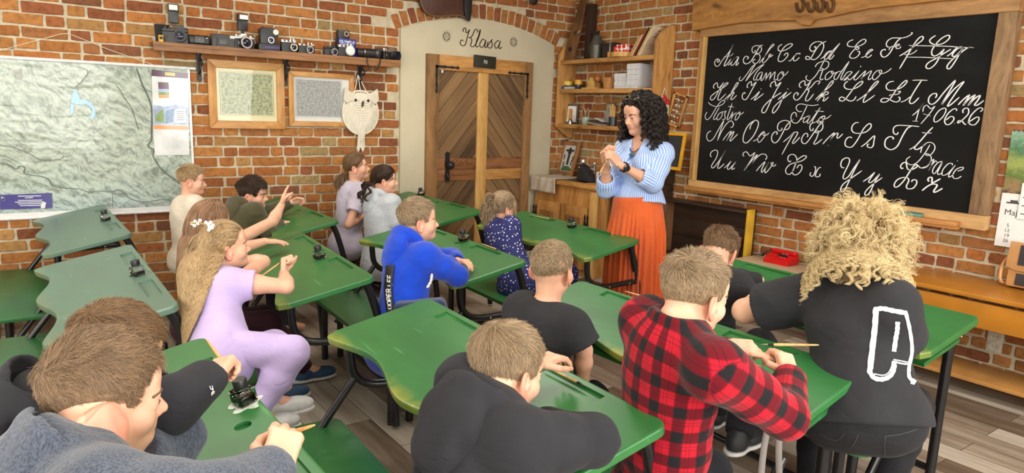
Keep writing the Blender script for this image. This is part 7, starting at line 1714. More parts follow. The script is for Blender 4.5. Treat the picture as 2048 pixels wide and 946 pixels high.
def fold_bump(n, l, b, vec, weave, amt=1.0):
  """soft creases: warped ridged noise, plus the weave"""
  wp = noise_node(n, l, vec, 5, 2); ad = n.new('ShaderNodeVectorMath'); ad.operation = 'MULTIPLY_ADD'; ad.inputs[1].default_value = (0.22, 0.22, 0.22)
  l.new(wp.outputs['Color'], ad.inputs[0]); l.new(vec, ad.inputs[2])
  a = noise_node(n, l, ad.outputs[0], 9, 2, 0.45, (0.6, 0.6, 1.6)); r = math_n(n, l, 'ABSOLUTE', math_n(n, l, 'SUBTRACT', a.outputs['Fac'], 0.5))
  c_ = noise_node(n, l, ad.outputs[0], 22, 2, 0.4, (0.7, 0.7, 1.6)); r2 = math_n(n, l, 'ABSOLUTE', math_n(n, l, 'SUBTRACT', c_.outputs['Fac'], 0.5))
  h = math_n(n, l, 'MULTIPLY_ADD', math_n(n, l, 'POWER', r, 0.7), 1.0, math_n(n, l, 'MULTIPLY', r2, 0.35))
  bp = n.new('ShaderNodeBump'); bp.inputs['Strength'].default_value = 0.20 * amt; bp.inputs['Distance'].default_value = 0.030
  l.new(h, bp.inputs['Height'])
  b2 = n.new('ShaderNodeBump'); b2.inputs['Strength'].default_value = 0.15; b2.inputs['Distance'].default_value = 0.001
  l.new(weave, b2.inputs['Height']); l.new(bp.outputs[0], b2.inputs['Normal']); l.new(b2.outputs[0], b.inputs['Normal'])
def plaid_mat():
  q, n, l, b = nmat('red_black_plaid'); at = n.new('ShaderNodeAttribute'); at.attribute_name = 'cloth_uv'
  sep = n.new('ShaderNodeSeparateXYZ'); l.new(at.outputs['Vector'], sep.inputs[0])
  def band(src, per, ph, w):
    f = math_n(n, l, 'FRACT', math_n(n, l, 'MULTIPLY_ADD', src, 1 / per, ph))
    d = math_n(n, l, 'ABSOLUTE', math_n(n, l, 'SUBTRACT', f, 0.5))
    mr = n.new('ShaderNodeMapRange'); mr.interpolation_type = 'SMOOTHSTEP'
    l.new(d, mr.inputs[0]); mr.inputs[1].default_value = w; mr.inputs[2].default_value = max(0, w - 0.09); mr.inputs[3].default_value = 0; mr.inputs[4].default_value = 1
    return mr.outputs[0]
  U, W = sep.outputs['X'], sep.outputs['Y']
  bu, bv = band(U, 0.074, 0.25, 0.27), band(W, 0.074, 0.1, 0.27)
  both = math_n(n, l, 'MULTIPLY', bu, bv); anyb = math_n(n, l, 'MAXIMUM', bu, bv)
  lu = math_n(n, l, 'MAXIMUM', band(U, 0.074, 0.75, 0.022), band(U, 0.074, 0.62, 0.018)); lv = math_n(n, l, 'MAXIMUM', band(W, 0.074, 0.6, 0.022), band(W, 0.074, 0.47, 0.018))
  col = mixc(n, l, anyb, srgb(176, 24, 42), srgb(98, 14, 26))
  col = mixc(n, l, both, col, (0.012, 0.011, 0.013))
  col = mixc(n, l, math_n(n, l, 'MULTIPLY', math_n(n, l, 'MAXIMUM', lu, lv), 0.7), col, (0.02, 0.008, 0.012))
  l.new(col, b.inputs['Base Color']); b.inputs['Roughness'].default_value = 0.95; b.inputs['Sheen Weight'].default_value = 0.08; b.inputs['Specular IOR Level'].default_value = 0.15
  tc = n.new('ShaderNodeTexCoord'); w = noise_node(n, l, tc.outputs['Object'], 700, 2); fold_bump(n, l, b, tc.outputs['Object'], w.outputs['Fac'], 0.8)
  return q
def stripe_mat():
  q, n, l, b = nmat('blue_white_stripe'); at = n.new('ShaderNodeAttribute'); at.attribute_name = 'cloth_uv'
  sep = n.new('ShaderNodeSeparateXYZ'); l.new(at.outputs['Vector'], sep.inputs[0])
  f = math_n(n, l, 'FRACT', math_n(n, l, 'MULTIPLY', sep.outputs['X'], 1 / 0.0125)); d = math_n(n, l, 'ABSOLUTE', math_n(n, l, 'SUBTRACT', f, 0.5))
  r = ramp(n, l, d, [(0.10, srgb(206, 218, 240)), (0.24, srgb(134, 164, 218))]); l.new(r.outputs[0], b.inputs['Base Color']); b.inputs['Roughness'].default_value = 0.85; b.inputs['Specular IOR Level'].default_value = 0.2
  tc = n.new('ShaderNodeTexCoord'); w = noise_node(n, l, tc.outputs['Object'], 900, 2); fold_bump(n, l, b, tc.outputs['Object'], w.outputs['Fac'], 1.0)
  return q
def hair_mat(name, dark, light, rough=0.45):
  q, n, l, b = nmat(name); hi = n.new('ShaderNodeHairInfo'); tc = n.new('ShaderNodeTexCoord')
  a = noise_node(n, l, tc.outputs['Object'], 26, 3)
  f = math_n(n, l, 'MULTIPLY_ADD', hi.outputs['Random'], 0.6, math_n(n, l, 'MULTIPLY_ADD', a.outputs['Fac'], 0.5, math_n(n, l, 'MULTIPLY', hi.outputs['Intercept'], 0.18)))
  mid = tuple((x + y) / 2 for x, y in zip(dark, light))
  r = ramp(n, l, f, [(0.25, dark), (0.55, mid), (0.9, light)]); l.new(r.outputs[0], b.inputs['Base Color'])
  b.inputs['Roughness'].default_value = rough; b.inputs['Specular IOR Level'].default_value = 0.35
  return q
def cap_mat(name, c):
  return plain(name, c, 0.75, 0, 0.35, 90, 0.4, 0.2)

# ------------------------------------------------------------------ the figure
class Head:
  def __init__(s, c, hh, az, pitch=0.0, roll=0.0):
    s.c = V3(c); s.h = hh; s.child = hh < 0.218
    az, pitch, roll = map(math.radians, (az, pitch, roll))
    f = np.array([math.cos(az) * math.cos(pitch), math.sin(az) * math.cos(pitch), -math.sin(pitch)])
    r = np.array([math.sin(az), -math.cos(az), 0.0]); u = np.cross(r, f)
    s.r = r * math.cos(roll) + u * math.sin(roll); s.u = -r * math.sin(roll) + u * math.cos(roll); s.f = f
    s.R = np.array([s.r, s.f, s.u])          # rows: local axes
  def w(s, p):                                  # local (in head heights) to world
    p = np.asarray(p, float); return s.c + s.h * (p @ s.R)
def zm(H, z):
  """a child's face sits lower on the head"""
  return float(np.interp(z, (-0.5, -0.40, -0.266, -0.13, 0.0, 0.12, 0.30, 0.5), (-0.5, -0.42, -0.31, -0.20, -0.085, 0.03, 0.23, 0.5))) if H.child else z
def add_head(S, H, child=True, k=0.05, lid=0.0):
  h = H.h; R = H.R
  def e(c, r, k_=k, op='u', Rl=None, raw=False):
    c = c if raw else (c[0], c[1], zm(H, c[2])); S.ell(H.w(c), np.array(r) * h, R if Rl is None else Rl, k_ * h, op)
  def cn(a, b, r1, r2, k_=k, op='u'):
    a, b = (a[0], a[1], zm(H, a[2])), (b[0], b[1], zm(H, b[2])); S.cone(H.w(a), H.w(b), r1 * h, r2 * h, k_ * h, op)
  e((0, -0.07, 0.12), (0.345, 0.43, 0.375), raw=True)
  e((0, 0.09, -0.14), (0.275, 0.285, 0.32), 0.10)
  cn((-0.17, -0.02, -0.27), (0, 0.245, -0.40), 0.10, 0.10, 0.08); cn((0.17, -0.02, -0.27), (0, 0.245, -0.40), 0.10, 0.10, 0.08)
  for s_ in (-1, 1): e((s_ * 0.165, 0.215, -0.13), (0.125, 0.12, 0.13), 0.06)
  cn((-0.15, 0.30, 0.065), (0.15, 0.30, 0.065), 0.065, 0.065, 0.06)
  e((0, 0.27, 0.2), (0.24, 0.10, 0.16), 0.08)
  for s_ in (-1, 1): e((s_ * 0.145, 0.392, -0.002), (0.080, 0.055, 0.045), 0.06, 's')
  cn((0, 0.335, 0.03), (0, 0.425, -0.115), 0.036, 0.048, 0.045)
  e((0, 0.432, -0.128), (0.048, 0.04, 0.040), 0.02)
  for s_ in (-1, 1): e((s_ * 0.048, 0.385, -0.145), (0.036, 0.042, 0.034), 0.02)
  e((0, 0.325, -0.245), (0.13, 0.06, 0.085), 0.05)
  cn((-0.085, 0.345, -0.245), (0.085, 0.345, -0.245), 0.020, 0.020, 0.02); cn((0, 0.37, -0.24), (0, 0.37, -0.241), 0.022, 0.022, 0.03)
  cn((-0.07, 0.345, -0.288), (0.07, 0.345, -0.288), 0.024, 0.024, 0.02)
  cn((-0.09, 0.385, -0.266), (0.09, 0.385, -0.266), 0.006, 0.006, 0.012, 's')
  e((0, 0.325, -0.40), (0.075, 0.05, 0.065), 0.05)
  # lids: a closed lid over the eye, opened by an almond cut
  for s_ in (-1, 1):
    e((s_ * 0.145, 0.300, -0.005), (0.066, 0.062, 0.060), 0.025)
    S.ell(H.w((s_ * 0.148, 0.372, zm(H, 0) - 0.012 - 0.006 * lid)), np.array((0.044, 0.045, 0.024 - 0.010 * lid)) * h, R, 0.006 * h, 's')
  # ears: rim, bowl and lobe
  for s_ in (-1, 1):
    nn = unit((s_ * 0.86, 0.50, 0.06)); eu = unit(np.array((0, -0.12, 1.0)) - nn * (nn @ np.array((0, -0.12, 1.0)))); ey = np.cross(nn, eu)
    RE = np.array([eu, ey, nn]) @ R; c0 = np.array((s_ * 0.372, -0.062, -0.035 - (0.095 if H.child else 0)))
    S.ell(H.w(c0 - nn * 0.010), np.array((0.135, 0.088, 0.022)) * h, RE, 0.02 * h)
    S.torus(H.w(c0 + nn * 0.004), RE, 0.078 * h, 0.019 * h, 0.015 * h, 'u', 1.55)
    e(c0 + eu * -0.125 + np.array((-s_ * 0.008, 0.012, 0)), (0.026, 0.042, 0.045), 0.02, raw=True)
    S.ell(H.w(c0 + nn * 0.014 - eu * 0.012), np.array((0.060, 0.040, 0.022)) * h, RE, 0.015 * h, 's')
    e(c0 + np.array((-s_ * 0.02, 0.085, -0.03)), (0.022, 0.03, 0.04), 0.02, raw=True)
def face_parts(H, root, browmat, closed=0.0, look=(0, 0)):
  h = H.h
  for s_ in (-1, 1):
    c = H.w((s_ * 0.147, 0.300, zm(H, 0) - 0.010)); r = 0.058 * h
    g = unit(H.f + H.r * (0.04 * s_ + look[0]) + H.u * look[1])
    M = Vector(g).to_track_quat('Z', 'Y').to_matrix().to_4x4(); M.translation = Vector(c)
    mb = MB().ball(c, r, None, 18, 12);
    ey = mb.build('eye', EYE_W, root)
    mb = MB().lathe([(r * 0.50, r * 0.875), (r * 0.46, r * 0.905), (0, r * 1.015)], (0, 0, 0), 18, M); mb.build('iris', EYE_I, ey)
    mb = MB().lathe([(r * 0.22, r * 0.985), (0, r * 1.03)], (0, 0, 0), 14, M); mb.build('pupil', EYE_P, ey)
    P = [H.w((s_ * x, y, zm(H, z))) for x, y, z in ((0.07, 0.375, 0.082), (0.13, 0.365, 0.108), (0.19, 0.33, 0.105), (0.235, 0.285, 0.080))]
    mb = MB(); Q = catmull(P, 4); n_ = len(Q)
    mb.tube(Q, [0.016 * h * (0.45 + 0.8 * math.sin(math.pi * min(1, 0.2 + 0.75 * i / n_))) for i in range(n_)], 8); mb.build('eyebrow', browmat, root)
    P = [H.w((s_ * x, y, z + zm(H, 0))) for x, y, z in ((0.105, 0.352, 0.006), (0.148, 0.365, 0.014), (0.190, 0.345, 0.004))]
    mb = MB().tube(catmull(P, 4), 0.005 * h, 6); mb.build('eyelash', browmat, root)
def add_hand(S, wrist, d, n, side, L, curl=(35, 35, 35, 35), thumb=0.4, spread=0.04, base=None):
  """side +1 right, -1 left; d along the hand, n the way the palm faces; curl in degrees per finger"""
  W = V3(wrist); d = unit(d); n = V3(n); n = unit(n - d * (n @ d)); t = -np.cross(n, d) * side
  R = np.array([d, t, n])
  S.box(W + d * 0.25 * L, (0.17 * L, 0.13 * L, 0.025 * L), R, 0.055 * L, 0.03 * L)
  S.cone(W - d * 0.05 * L, W + d * 0.2 * L, 0.105 * L, 0.10 * L, 0.05 * L)
  offs = (0.150, 0.052, -0.045, -0.135); lens = (0.40, 0.445, 0.41, 0.32); kn = (0.445, 0.465, 0.445, 0.405)
  for i in range(4):
    p = W + d * kn[i] * L + t * offs[i] * L + n * 0.0
    a = 0.0; c = math.radians(curl[i] if hasattr(curl, '__len__') else curl)
    sp = spread * (1.5 - i)
    for j, (f, r0, r1, ca) in enumerate(((0.46, 0.060, 0.053, 0.9), (0.30, 0.053, 0.047, 1.1), (0.24, 0.047, 0.040, 0.75))):
      a += c * ca
      v = unit((d + t * sp) * math.cos(a) + n * math.sin(a))
      q = p + v * lens[i] * f * L
      S.cone(p, q, r0 * L, r1 * L, 0.012 * L); p = q
  p = W + d * 0.10 * L + t * 0.13 * L + n * 0.02 * L
  dirs = [unit(d * 0.75 + t * 0.62 + n * (0.25 + 0.3 * thumb)), unit(d * 0.92 + t * (0.30 - 0.5 * thumb) + n * (0.2 + 0.5 * thumb)), unit(d * 0.95 + t * (0.1 - 0.75 * thumb) + n * (0.2 + 0.4 * thumb))]
  for v, f, r0, r1 in zip(dirs, (0.26, 0.19, 0.15), (0.082, 0.062, 0.055), (0.064, 0.055, 0.044)):
    q = p + v * f * L; S.cone(p, q, r0 * L, r1 * L, 0.02 * L); p = q
def pt(q):
  return V3(PT(*q)) if not isinstance(q, np.ndarray) else q
class Person: pass
def figure(spec):
  """builds one person: a continuous skin mesh and its clothes and hair"""
  g = spec.get
  sc = g('sc', 1.0); o = Person()
  H = Head(pt(spec['head']), g('hh', 0.205), spec['az'], g('pitch', 0), g('roll', 0))
  baz = math.radians(g('body_az', spec['az'])); Fb = np.array([math.cos(baz), math.sin(baz), 0]); Lb = np.array([-Fb[1], Fb[0], 0])
  if 'lat_tilt' in spec: Lb = unit(Lb + np.array([0, 0, spec['lat_tilt']]))
  N = pt(spec['neck']) if 'neck' in spec else H.c - H.u * 0.30 * H.h - np.array([0, 0, 0.088 * sc]) - H.f * 0.10 * H.h - Fb * 0.02
  Pel = pt(spec['pelvis'])
  A = unit(N - Pel); Lb = unit(Lb - A * (Lb @ A)); Fw = np.cross(Lb, A); T = np.linalg.norm(N - Pel)
  sw = g('shoulder', 0.135) * sc
  SL = pt(spec['SL']) if 'SL' in spec else N + Lb * sw - A * 0.045 * sc + Fw * g('hunch', 0.02)
  SR = pt(spec['SR']) if 'SR' in spec else N - Lb * sw - A * 0.045 * sc + Fw * g('hunch', 0.02)
  arms = {'L': (SL, pt(spec['EL']), pt(spec['WL'])), 'R': (SR, pt(spec['ER']), pt(spec['WR']))}
  root = thing('person', spec['label'], 'person', (float(Pel[0]), float(Pel[1]), 0.0), 0, g('group'))
  o.root, o.H, o.N, o.Pel, o.arms, o.A, o.Lb, o.Fw = root, H, N, Pel, arms, A, Lb, Fw
  wd = g('wide', 1.0) * sc
  hips = {s_: Pel + Lb * (0.070 * wd * (1 if s_ == 'L' else -1)) - A * 0.02 for s_ in 'LR'}
  knees = {s_: pt(spec['K' + s_]) if 'K' + s_ in spec else hips[s_] + Fb * 0.34 * sc + Lb * (0.02 if s_ == 'L' else -0.02) + np.array([0, 0, -0.01]) for s_ in 'LR'}
  ank = {s_: pt(spec['A' + s_]) if 'A' + s_ in spec else knees[s_] * np.array([1, 1, 0]) + np.array([0, 0, 0.075]) - Fb * 0.03 for s_ in 'LR'}
  o.knees, o.ank = knees, ank
  RT = np.array([Lb, Fw, A])
  def torso(S, off, kk=0.05):
    S.ell(Pel + A * 0.01, np.array((0.150 * wd + off, 0.112 * wd + off, 0.115 * sc + off)), RT, kk)
    S.ell(Pel + A * 0.40 * T + Fw * g('belly', 0.0), np.array((0.118 * wd + off, 0.090 * wd + off + g('belly', 0) * 0.5, 0.30 * T)), RT, kk)
    S.ell(Pel + A * 0.72 * T - Fw * 0.004, np.array((0.126 * wd + off, 0.090 * wd + off, 0.30 * T)), RT, kk)
    mid = N - A * 0.052 * sc
    S.cone(SL - Lb * 0.01, mid, 0.047 * sc + off, 0.062 * sc + off, kk); S.cone(SR + Lb * 0.01, mid, 0.047 * sc + off, 0.062 * sc + off, kk)
    if g('bust'):
      for s_ in (-1, 1): S.ell(Pel + A * 0.66 * T + Fw * 0.085 * wd + Lb * s_ * 0.07 * wd, np.array((0.075, 0.065, 0.07)) * g('bust') + off, RT, 0.04)
  # ---- skin
  S = Sdf()
  add_head(S, H, lid=g('lid', 0.0))
  nr = 0.215 * H.h * g('neckr', 1.0)
  S.cone(H.w((0, -0.13, -0.18)), N + A * 0.015 * sc + Fw * 0.012, nr, nr * 1.06, 0.035)
  torso(S, -0.016)
  S.cone(N - A * 0.01, SL, 0.045 * sc, 0.03 * sc, 0.03); S.cone(N - A * 0.01, SR, 0.045 * sc, 0.03 * sc, 0.03)
  ar = g('arm_r', 1.0) * sc
  for s_ in 'LR':
    a, b, c = arms[s_]
    S.cone(a, a + (b - a) * 0.45, 0.038 * ar, 0.038 * ar, 0.02); S.cone(a + (b - a) * 0.45, b, 0.038 * ar, 0.030 * ar, 0.02)
    m_ = b + (c - b) * 0.32
    S.cone(b, m_, 0.030 * ar, 0.032 * ar, 0.015); S.cone(m_, c, 0.032 * ar, 0.0205 * ar, 0.015)
  fine = [(H.c - 0.62 * H.h, H.c + 0.62 * H.h)]
  HLn = g('hand', 0.142) * sc
  o.hands = {}
  for s_ in 'LR':
    hs = spec.get('H' + s_)
    if hs is None: continue
    d, n = V3(hs[0]), V3(hs[1]); w = arms[s_][2]
    add_hand(S, w, d, n, 1 if s_ == 'R' else -1, HLn, hs[2] if len(hs) > 2 else 30, hs[3] if len(hs) > 3 else 0.4)
    hc_ = w + unit(d) * HLn * 0.5
    fine.append((hc_ - 0.62 * HLn, hc_ + 0.62 * HLn)); o.hands[s_] = (w, unit(d), unit(n), HLn)
  if g('legs', True):
    for s_ in 'LR':
      S.cone(hips[s_], knees[s_], 0.062 * wd, 0.045 * sc, 0.03); S.cone(knees[s_], knees[s_] + (ank[s_] - knees[s_]) * 0.35, 0.044 * sc, 0.046 * sc, 0.02); S.cone(knees[s_] + (ank[s_] - knees[s_]) * 0.35, ank[s_], 0.046 * sc, 0.028 * sc, 0.02)
      S.cone(ank[s_], ank[s_] + Fb * 0.12 * sc - np.array([0, 0, 0.04]), 0.03 * sc, 0.022 * sc, 0.02)
  hf = g('res', 0.003)
  V, Q = S.mesh(g('res_c', 0.008), fine, hf)
  cen = V[Q].mean(1); lc = ((cen - H.c) / H.h) @ H.R.T
  mi = np.zeros(len(Q), int)
  zl_ = zm(H, -0.266); mi[(np.abs(lc[:, 0]) < 0.085 - 0.9 * np.abs(lc[:, 2] - zl_) * 0.8) & (np.abs(lc[:, 2] - zl_) < 0.036) & (lc[:, 1] > 0.30)] = 1
  mi[(np.abs(lc[:, 0]) > 0.366) & (np.abs(lc[:, 1] + 0.08) < 0.16) & (lc[:, 2] < 0.12) & (lc[:, 2] > -0.32)] = 2
  o.body = np_mesh('body', V, Q, [g('skin', SKIN), LIPS, EARS], root, mi)
  face_parts(H, root, g('brow', plain('brow_brown', srgb(112, 82, 56), 0.8)), look=g('look', (0, 0)))
  # ---- clothes
  def cuv(V):
    """cloth coordinates: around and along the nearest of torso, sleeves, legs"""
    segs = [(Pel, N, 0.125 * wd, 0.0)]
    for s_, u0 in (('L', 3.0), ('R', 6.0)):
      a, b, c = arms[s_]; segs += [(a, b, 0.05, u0), (b, c, 0.045, u0)]
    best = np.full(len(V), 9.9); out = np.zeros((len(V), 3))
    for i, (a, b, r, u0) in enumerate(segs):
      ba = b - a; ln = np.linalg.norm(ba); ax_ = ba / ln
      h = np.clip((V - a) @ ax_, -0.05 if i == 0 else 0, ln + (0.05 if i == 0 else 0)); q = V - a - h[:, None] * ax_
      d = np.linalg.norm(q, axis=1) - r * (1.15 if i == 0 else 1.0)
      hu = (V - a) @ ax_; q = V - a - hu[:, None] * ax_; h = hu if i in (1, 3) else h
      if i in (1, 3): d = d + np.maximum(0, 0.07 - np.maximum(hu, 0)) * 1.2
      ref = unit(Fw - ax_ * (Fw @ ax_)) if abs(Fw @ ax_) < 0.95 else unit(A - ax_ * (A @ ax_)); ref2 = np.cross(ax_, ref)
      if i == 0: u = np.arctan2(q @ Lb, -(q @ ref)) * 0.135 * wd
      else: u = np.arctan2(q @ ref2, q @ ref) * r
      hh_ = h + (np.linalg.norm(arms['L' if u0 == 3.0 else 'R'][1] - arms['L' if u0 == 3.0 else 'R'][0]) if i in (2, 4) else 0)
      m_ = d < best; best[m_] = d[m_]; out[m_, 0] = u[m_] + u0; out[m_, 1] = hh_[m_]; out[m_, 2] = i
    return out
  res = g('cres', 0.006)
  for c in spec.get('clothes', ()):
    kind, mat = c['kind'], c['mat']; S = Sdf(); off = c.get('off', 0.012)
    if kind in ('tshirt', 'shirt', 'hoodie', 'blouse'):
      torso(S, off, 0.055)
      hem = c.get('hem', 0.10)
      S.ell(Pel - A * 0.03 + A * (0.1 - hem), np.array((0.158 * wd + off, 0.122 * wd + off, 0.11 * sc)), RT, 0.05)
      fr = c.get('sleeve', 1.0)
      for s_ in 'LR':
        a, b, c3 = arms[s_]; r0 = c.get('sr', 0.047) * ar; sd_ = Lb * (0.012 if s_ == 'L' else -0.012)
        if fr <= 1.0:
          e_ = a + (b - a) * fr; ax_ = unit(b - a)
          S.cone(a - sd_ * 2 - ax_ * 0.0, e_ + ax_ * 0.03, r0 + 0.012 + off * 0.3, r0 * c.get('flare', 1.2), 0.035, 'u', [(e_, ax_)])
          S.cone(e_ + ax_ * 0.06, e_ - ax_ * 0.035, r0 * c.get('flare', 1.2) - 0.009, r0 * 0.82, 0.004, 's')
        else:
          S.cone(a - sd_, a + (b - a) * 0.5, r0 + 0.010 + off * 0.4, r0 + 0.004, 0.03); S.cone(a + (b - a) * 0.5, b, r0 + 0.004, r0 - 0.002, 0.025)
          f2 = min(1.0, fr - 1.0); e_ = b + (c3 - b) * f2; ax_ = unit(c3 - b); cr = c.get('cuff', 0.033) * ar
          S.cone(b, e_ - ax_ * 0.03, r0 - 0.002, cr + 0.008, 0.025)
          S.cone(e_ - ax_ * 0.045, e_ + ax_ * 0.02, cr + 0.003, cr, 0.008, 'u', [(e_, ax_)])
          S.cone(e_ + ax_ * 0.05, e_ - ax_ * 0.02, cr - 0.005, cr - 0.007, 0.003, 's')
      nn = N + A * 0.03
      if kind == 'hoodie':
        Rh = np.array([Lb, unit(np.cross(A * 0.9 + Fw * 0.45, Lb)), unit(A * 0.9 + Fw * 0.45)])
        S.torus(N - A * 0.004 + Fw * 0.004, Rh, 0.070 * sc, 0.020 * sc, 0.02, 'u', 1.12)
      S.cone(H.w((0, -0.10, -0.3)), N - A * 0.02 + Fw * 0.010, nr + 0.010, nr + 0.012, 0.008, 's')
      if kind != 'hoodie': S.cone(N + A * 0.10 + Fw * 0.03, N + A * 0.015 + Fw * 0.015, nr + 0.02, nr + 0.008, 0.010, 's')
      else: S.cone(H.w((0, 0.18, -0.42)), N + A * 0.03 + Fw * 0.05, 0.06 * sc, 0.045 * sc, 0.01, 's')
      if kind == 'shirt':
        Rh = np.array([Lb, unit(np.cross(A * 0.94 + Fw * 0.3, Lb)), unit(A * 0.94 + Fw * 0.3)])
        S.torus(N - A * 0.012 + Fw * 0.004, Rh, 0.064 * sc, 0.013 * sc, 0.012, 'u', 1.12); S.torus(N + A * 0.010 - Fw * 0.002, Rh, 0.060 * sc, 0.009 * sc, 0.012, 'u', 1.12); S.torus(N + A * 0.024 - Fw * 0.004, Rh, 0.056 * sc, 0.008 * sc, 0.010, 'u', 1.12)
      elif kind != 'hoodie':
        Rh = np.array([Lb, unit(np.cross(A * 0.94 + Fw * 0.3, Lb)), unit(A * 0.94 + Fw * 0.3)])
        S.torus(N - A * 0.018 * sc + Fw * 0.006, Rh, c.get('collar', 0.066) * sc, 0.010 * sc, 0.012, 'u', 1.12)
      if kind == 'blouse':
        vb = N - A * 0.20 + Fw * 0.16; S.cone(N + A * 0.02 + Fw * 0.05, vb, 0.055, 0.006, 0.01, 's')
      if 'cut' in c: S.box(Pel - A * (c['cut'] + 0.6), (0.6, 0.6, 0.6), RT, 0.001, 0.006, 's')
      disp = wrinkles(c.get('wr', 0.005) * 0.55, c.get('wf', 8), spec.get('seed', 0) * 3.1, fine=c.get('wfine', 0.35))
      V, Q = S.mesh(res, (), None, disp)
      ob = np_mesh(c['name'], V, Q, mat, root, None, {'cloth_uv': cuv(V)})
      if kind == 'hoodie' and c.get('hood', True):
        S = Sdf(); hz = c.get('hoodup', 0.0); q = c.get('hoodr', 1.0) * sc; of = off - 0.012
        up_ = unit(A * 0.80 + Fw * 0.60); Rt = np.array([Lb, unit(np.cross(up_, Lb)), up_]); bk_ = -Rt[1] if Rt[1] @ Fw > 0 else Rt[1]
        S.torus(N + A * (0.004 + hz) - Fw * 0.018, Rt, 0.080 * q, 0.020 * q + of * 0.4, 0.02, 'u', 1.18)
        S.ell(N - Fw * (0.076 + of) * q - A * (0.040 - hz), np.array((0.108, 0.046, 0.088)) * q, RT, 0.03)
        S.ell(N - Fw * (0.096 + of) * q - A * (0.105 - hz), np.array((0.072, 0.030, 0.056)) * q, RT, 0.035)
        S.ell(N - Fw * 0.058 * q + A * (0.050 + hz), np.array((0.078, 0.036, 0.062)) * q, RT, 0.012, 's')
        S.cone(H.w((0, -0.08, -0.3)), N - A * 0.03 + Fw * 0.01, nr + 0.012, nr + 0.014, 0.008, 's')
        S.cone(H.w((0, 0.22, -0.42)), N - A * 0.01 + Fw * 0.09, 0.055 * sc, 0.045 * sc, 0.01, 's')
        V, Q = S.mesh(res * 0.9, (), None, wrinkles(0.004, 12, spec.get('seed', 0) * 1.7 + 2, fine=0.2))
        np_mesh('hood', V, Q, mat, ob, None, {'cloth_uv': cuv(V)})
    elif kind in ('trousers', 'shorts'):
      S.ell(Pel + A * 0.0, np.array((0.150 * wd + off, 0.112 * wd + off, 0.10 * sc + off)), RT, 0.05)
      for s_ in 'LR':
        hp, kn, an = hips[s_], knees[s_], ank[s_]
        S.cone(hp, kn, 0.075 * wd + off, 0.052 * sc + off, 0.03)
        if kind == 'shorts':
          pass
        else:
          ax_ = unit(an - kn); e_ = an + ax_ * 0.0
          S.cone(kn, kn + (an - kn) * 0.4, 0.052 * sc + off, 0.052 * sc + off, 0.03); S.cone(kn + (an - kn) * 0.4, e_ + ax_ * 0.03, 0.052 * sc + off, c.get('cuff', 0.042) * sc + off, 0.02, 'u', [(e_, ax_)])
      S.ell(Pel + A * 0.17, np.array((0.2, 0.2, 0.07)) * sc, RT, 0.02, 's')
      V, Q = S.mesh(res * 1.2, (), None, wrinkles(c.get('wr', 0.004), 10, spec.get('seed', 0) * 2.3))
      ob = np_mesh(c['name'], V, Q, mat, root, None, {'cloth_uv': cuv(V)})
    elif kind == 'shoes':
      for s_ in c.get('sides', 'LR'):
        an = ank[s_]; d = g('toe', Fb); up = np.array([0, 0, 1.0]); z0 = an[2] - 0.075
        S = Sdf(); R_ = np.array([d, np.cross(up, d), up]); b0 = np.array([an[0], an[1], z0])
        S.ell(b0 + d * 0.10 * sc + up * 0.035, np.array((0.085, 0.042, 0.036)) * sc, R_, 0.02); S.ell(b0 - d * 0.01 + up * 0.045, np.array((0.055, 0.038, 0.05)) * sc, R_, 0.02); S.cone(b0 - d * 0.005 + up * 0.05, b0 + up * 0.085 - d * 0.01, 0.038 * sc, 0.036 * sc, 0.02)
        S.cone(b0 + up * 0.14 - d * 0.005, b0 + up * 0.07, 0.030 * sc, 0.030 * sc, 0.006, 's'); S.box(b0 - up * 0.05, (0.4, 0.4, 0.053), np.eye(3), 0.001, 0.004, 's')
        V, Q = S.mesh(0.005); sh_ = np_mesh('shoe', V, Q, mat, root)
        S = Sdf(); S.ell(b0 + d * 0.095 * sc + up * 0.012, np.array((0.095, 0.046, 0.03)) * sc, R_, 0.02); S.ell(b0 - d * 0.015 + up * 0.012, np.array((0.062, 0.041, 0.03)) * sc, R_, 0.02); S.box(b0 + up * 0.07, (0.4, 0.4, 0.05), np.eye(3), 0.001, 0.003, 's'); S.box(b0 - up * 0.052, (0.4, 0.4, 0.053), np.eye(3), 0.001, 0.003, 's')
        V, Q = S.mesh(0.005); np_mesh('sole', V, Q, c.get('sole', plain('sole_white', (0.62, 0.61, 0.58), 0.6)), sh_)
      continue
    setattr(o, c['name'], ob)
  return o

# ------------------------------------------------------------------ hair
def hair_curves(name, strands, radius, mat, parent, taper=0.45):
  """strands: list of (n, 3) arrays, or one (m, n, 3) array, in world coordinates"""
  cu = bpy.data.hair_curves.new(name)
  sizes = [len(s_) for s_ in strands]
  cu.add_curves(sizes)
  P = np.concatenate([np.asarray(s_, np.float32) for s_ in strands])
  M = np.array(wmat(parent).inverted(), np.float32) if parent is not None else np.eye(4, dtype=np.float32)
  P = P @ M[:3, :3].T + M[:3, 3]
  cu.attributes['position'].data.foreach_set('vector', P.astype(np.float32).ravel())
  ra = cu.attributes.get('radius') or cu.attributes.new('radius', 'FLOAT', 'POINT')
  r = np.concatenate([radius * (1 - (1 - taper) * np.linspace(0, 1, n) ** 2) for n in sizes]).astype(np.float32)
  ra.data.foreach_set('value', r)
  ob = bpy.data.objects.new(name, cu); COL.objects.link(ob)
  cu.materials.append(mat)
  if parent is not None: ob.parent = parent
  return ob
EC, ER = np.array((0, -0.07, 0.12)), np.array((0.345, 0.43, 0.375))
ZL_SHORT = ([-0.6, -0.30, -0.20, -0.13, -0.06, 0.05, 0.085, 0.13, 0.16, 0.21, 0.30, 0.5], [-0.34, -0.31, -0.22, -0.06, 0.09, 0.10, -0.04, -0.02, 0.13, 0.24, 0.295, 0.30])
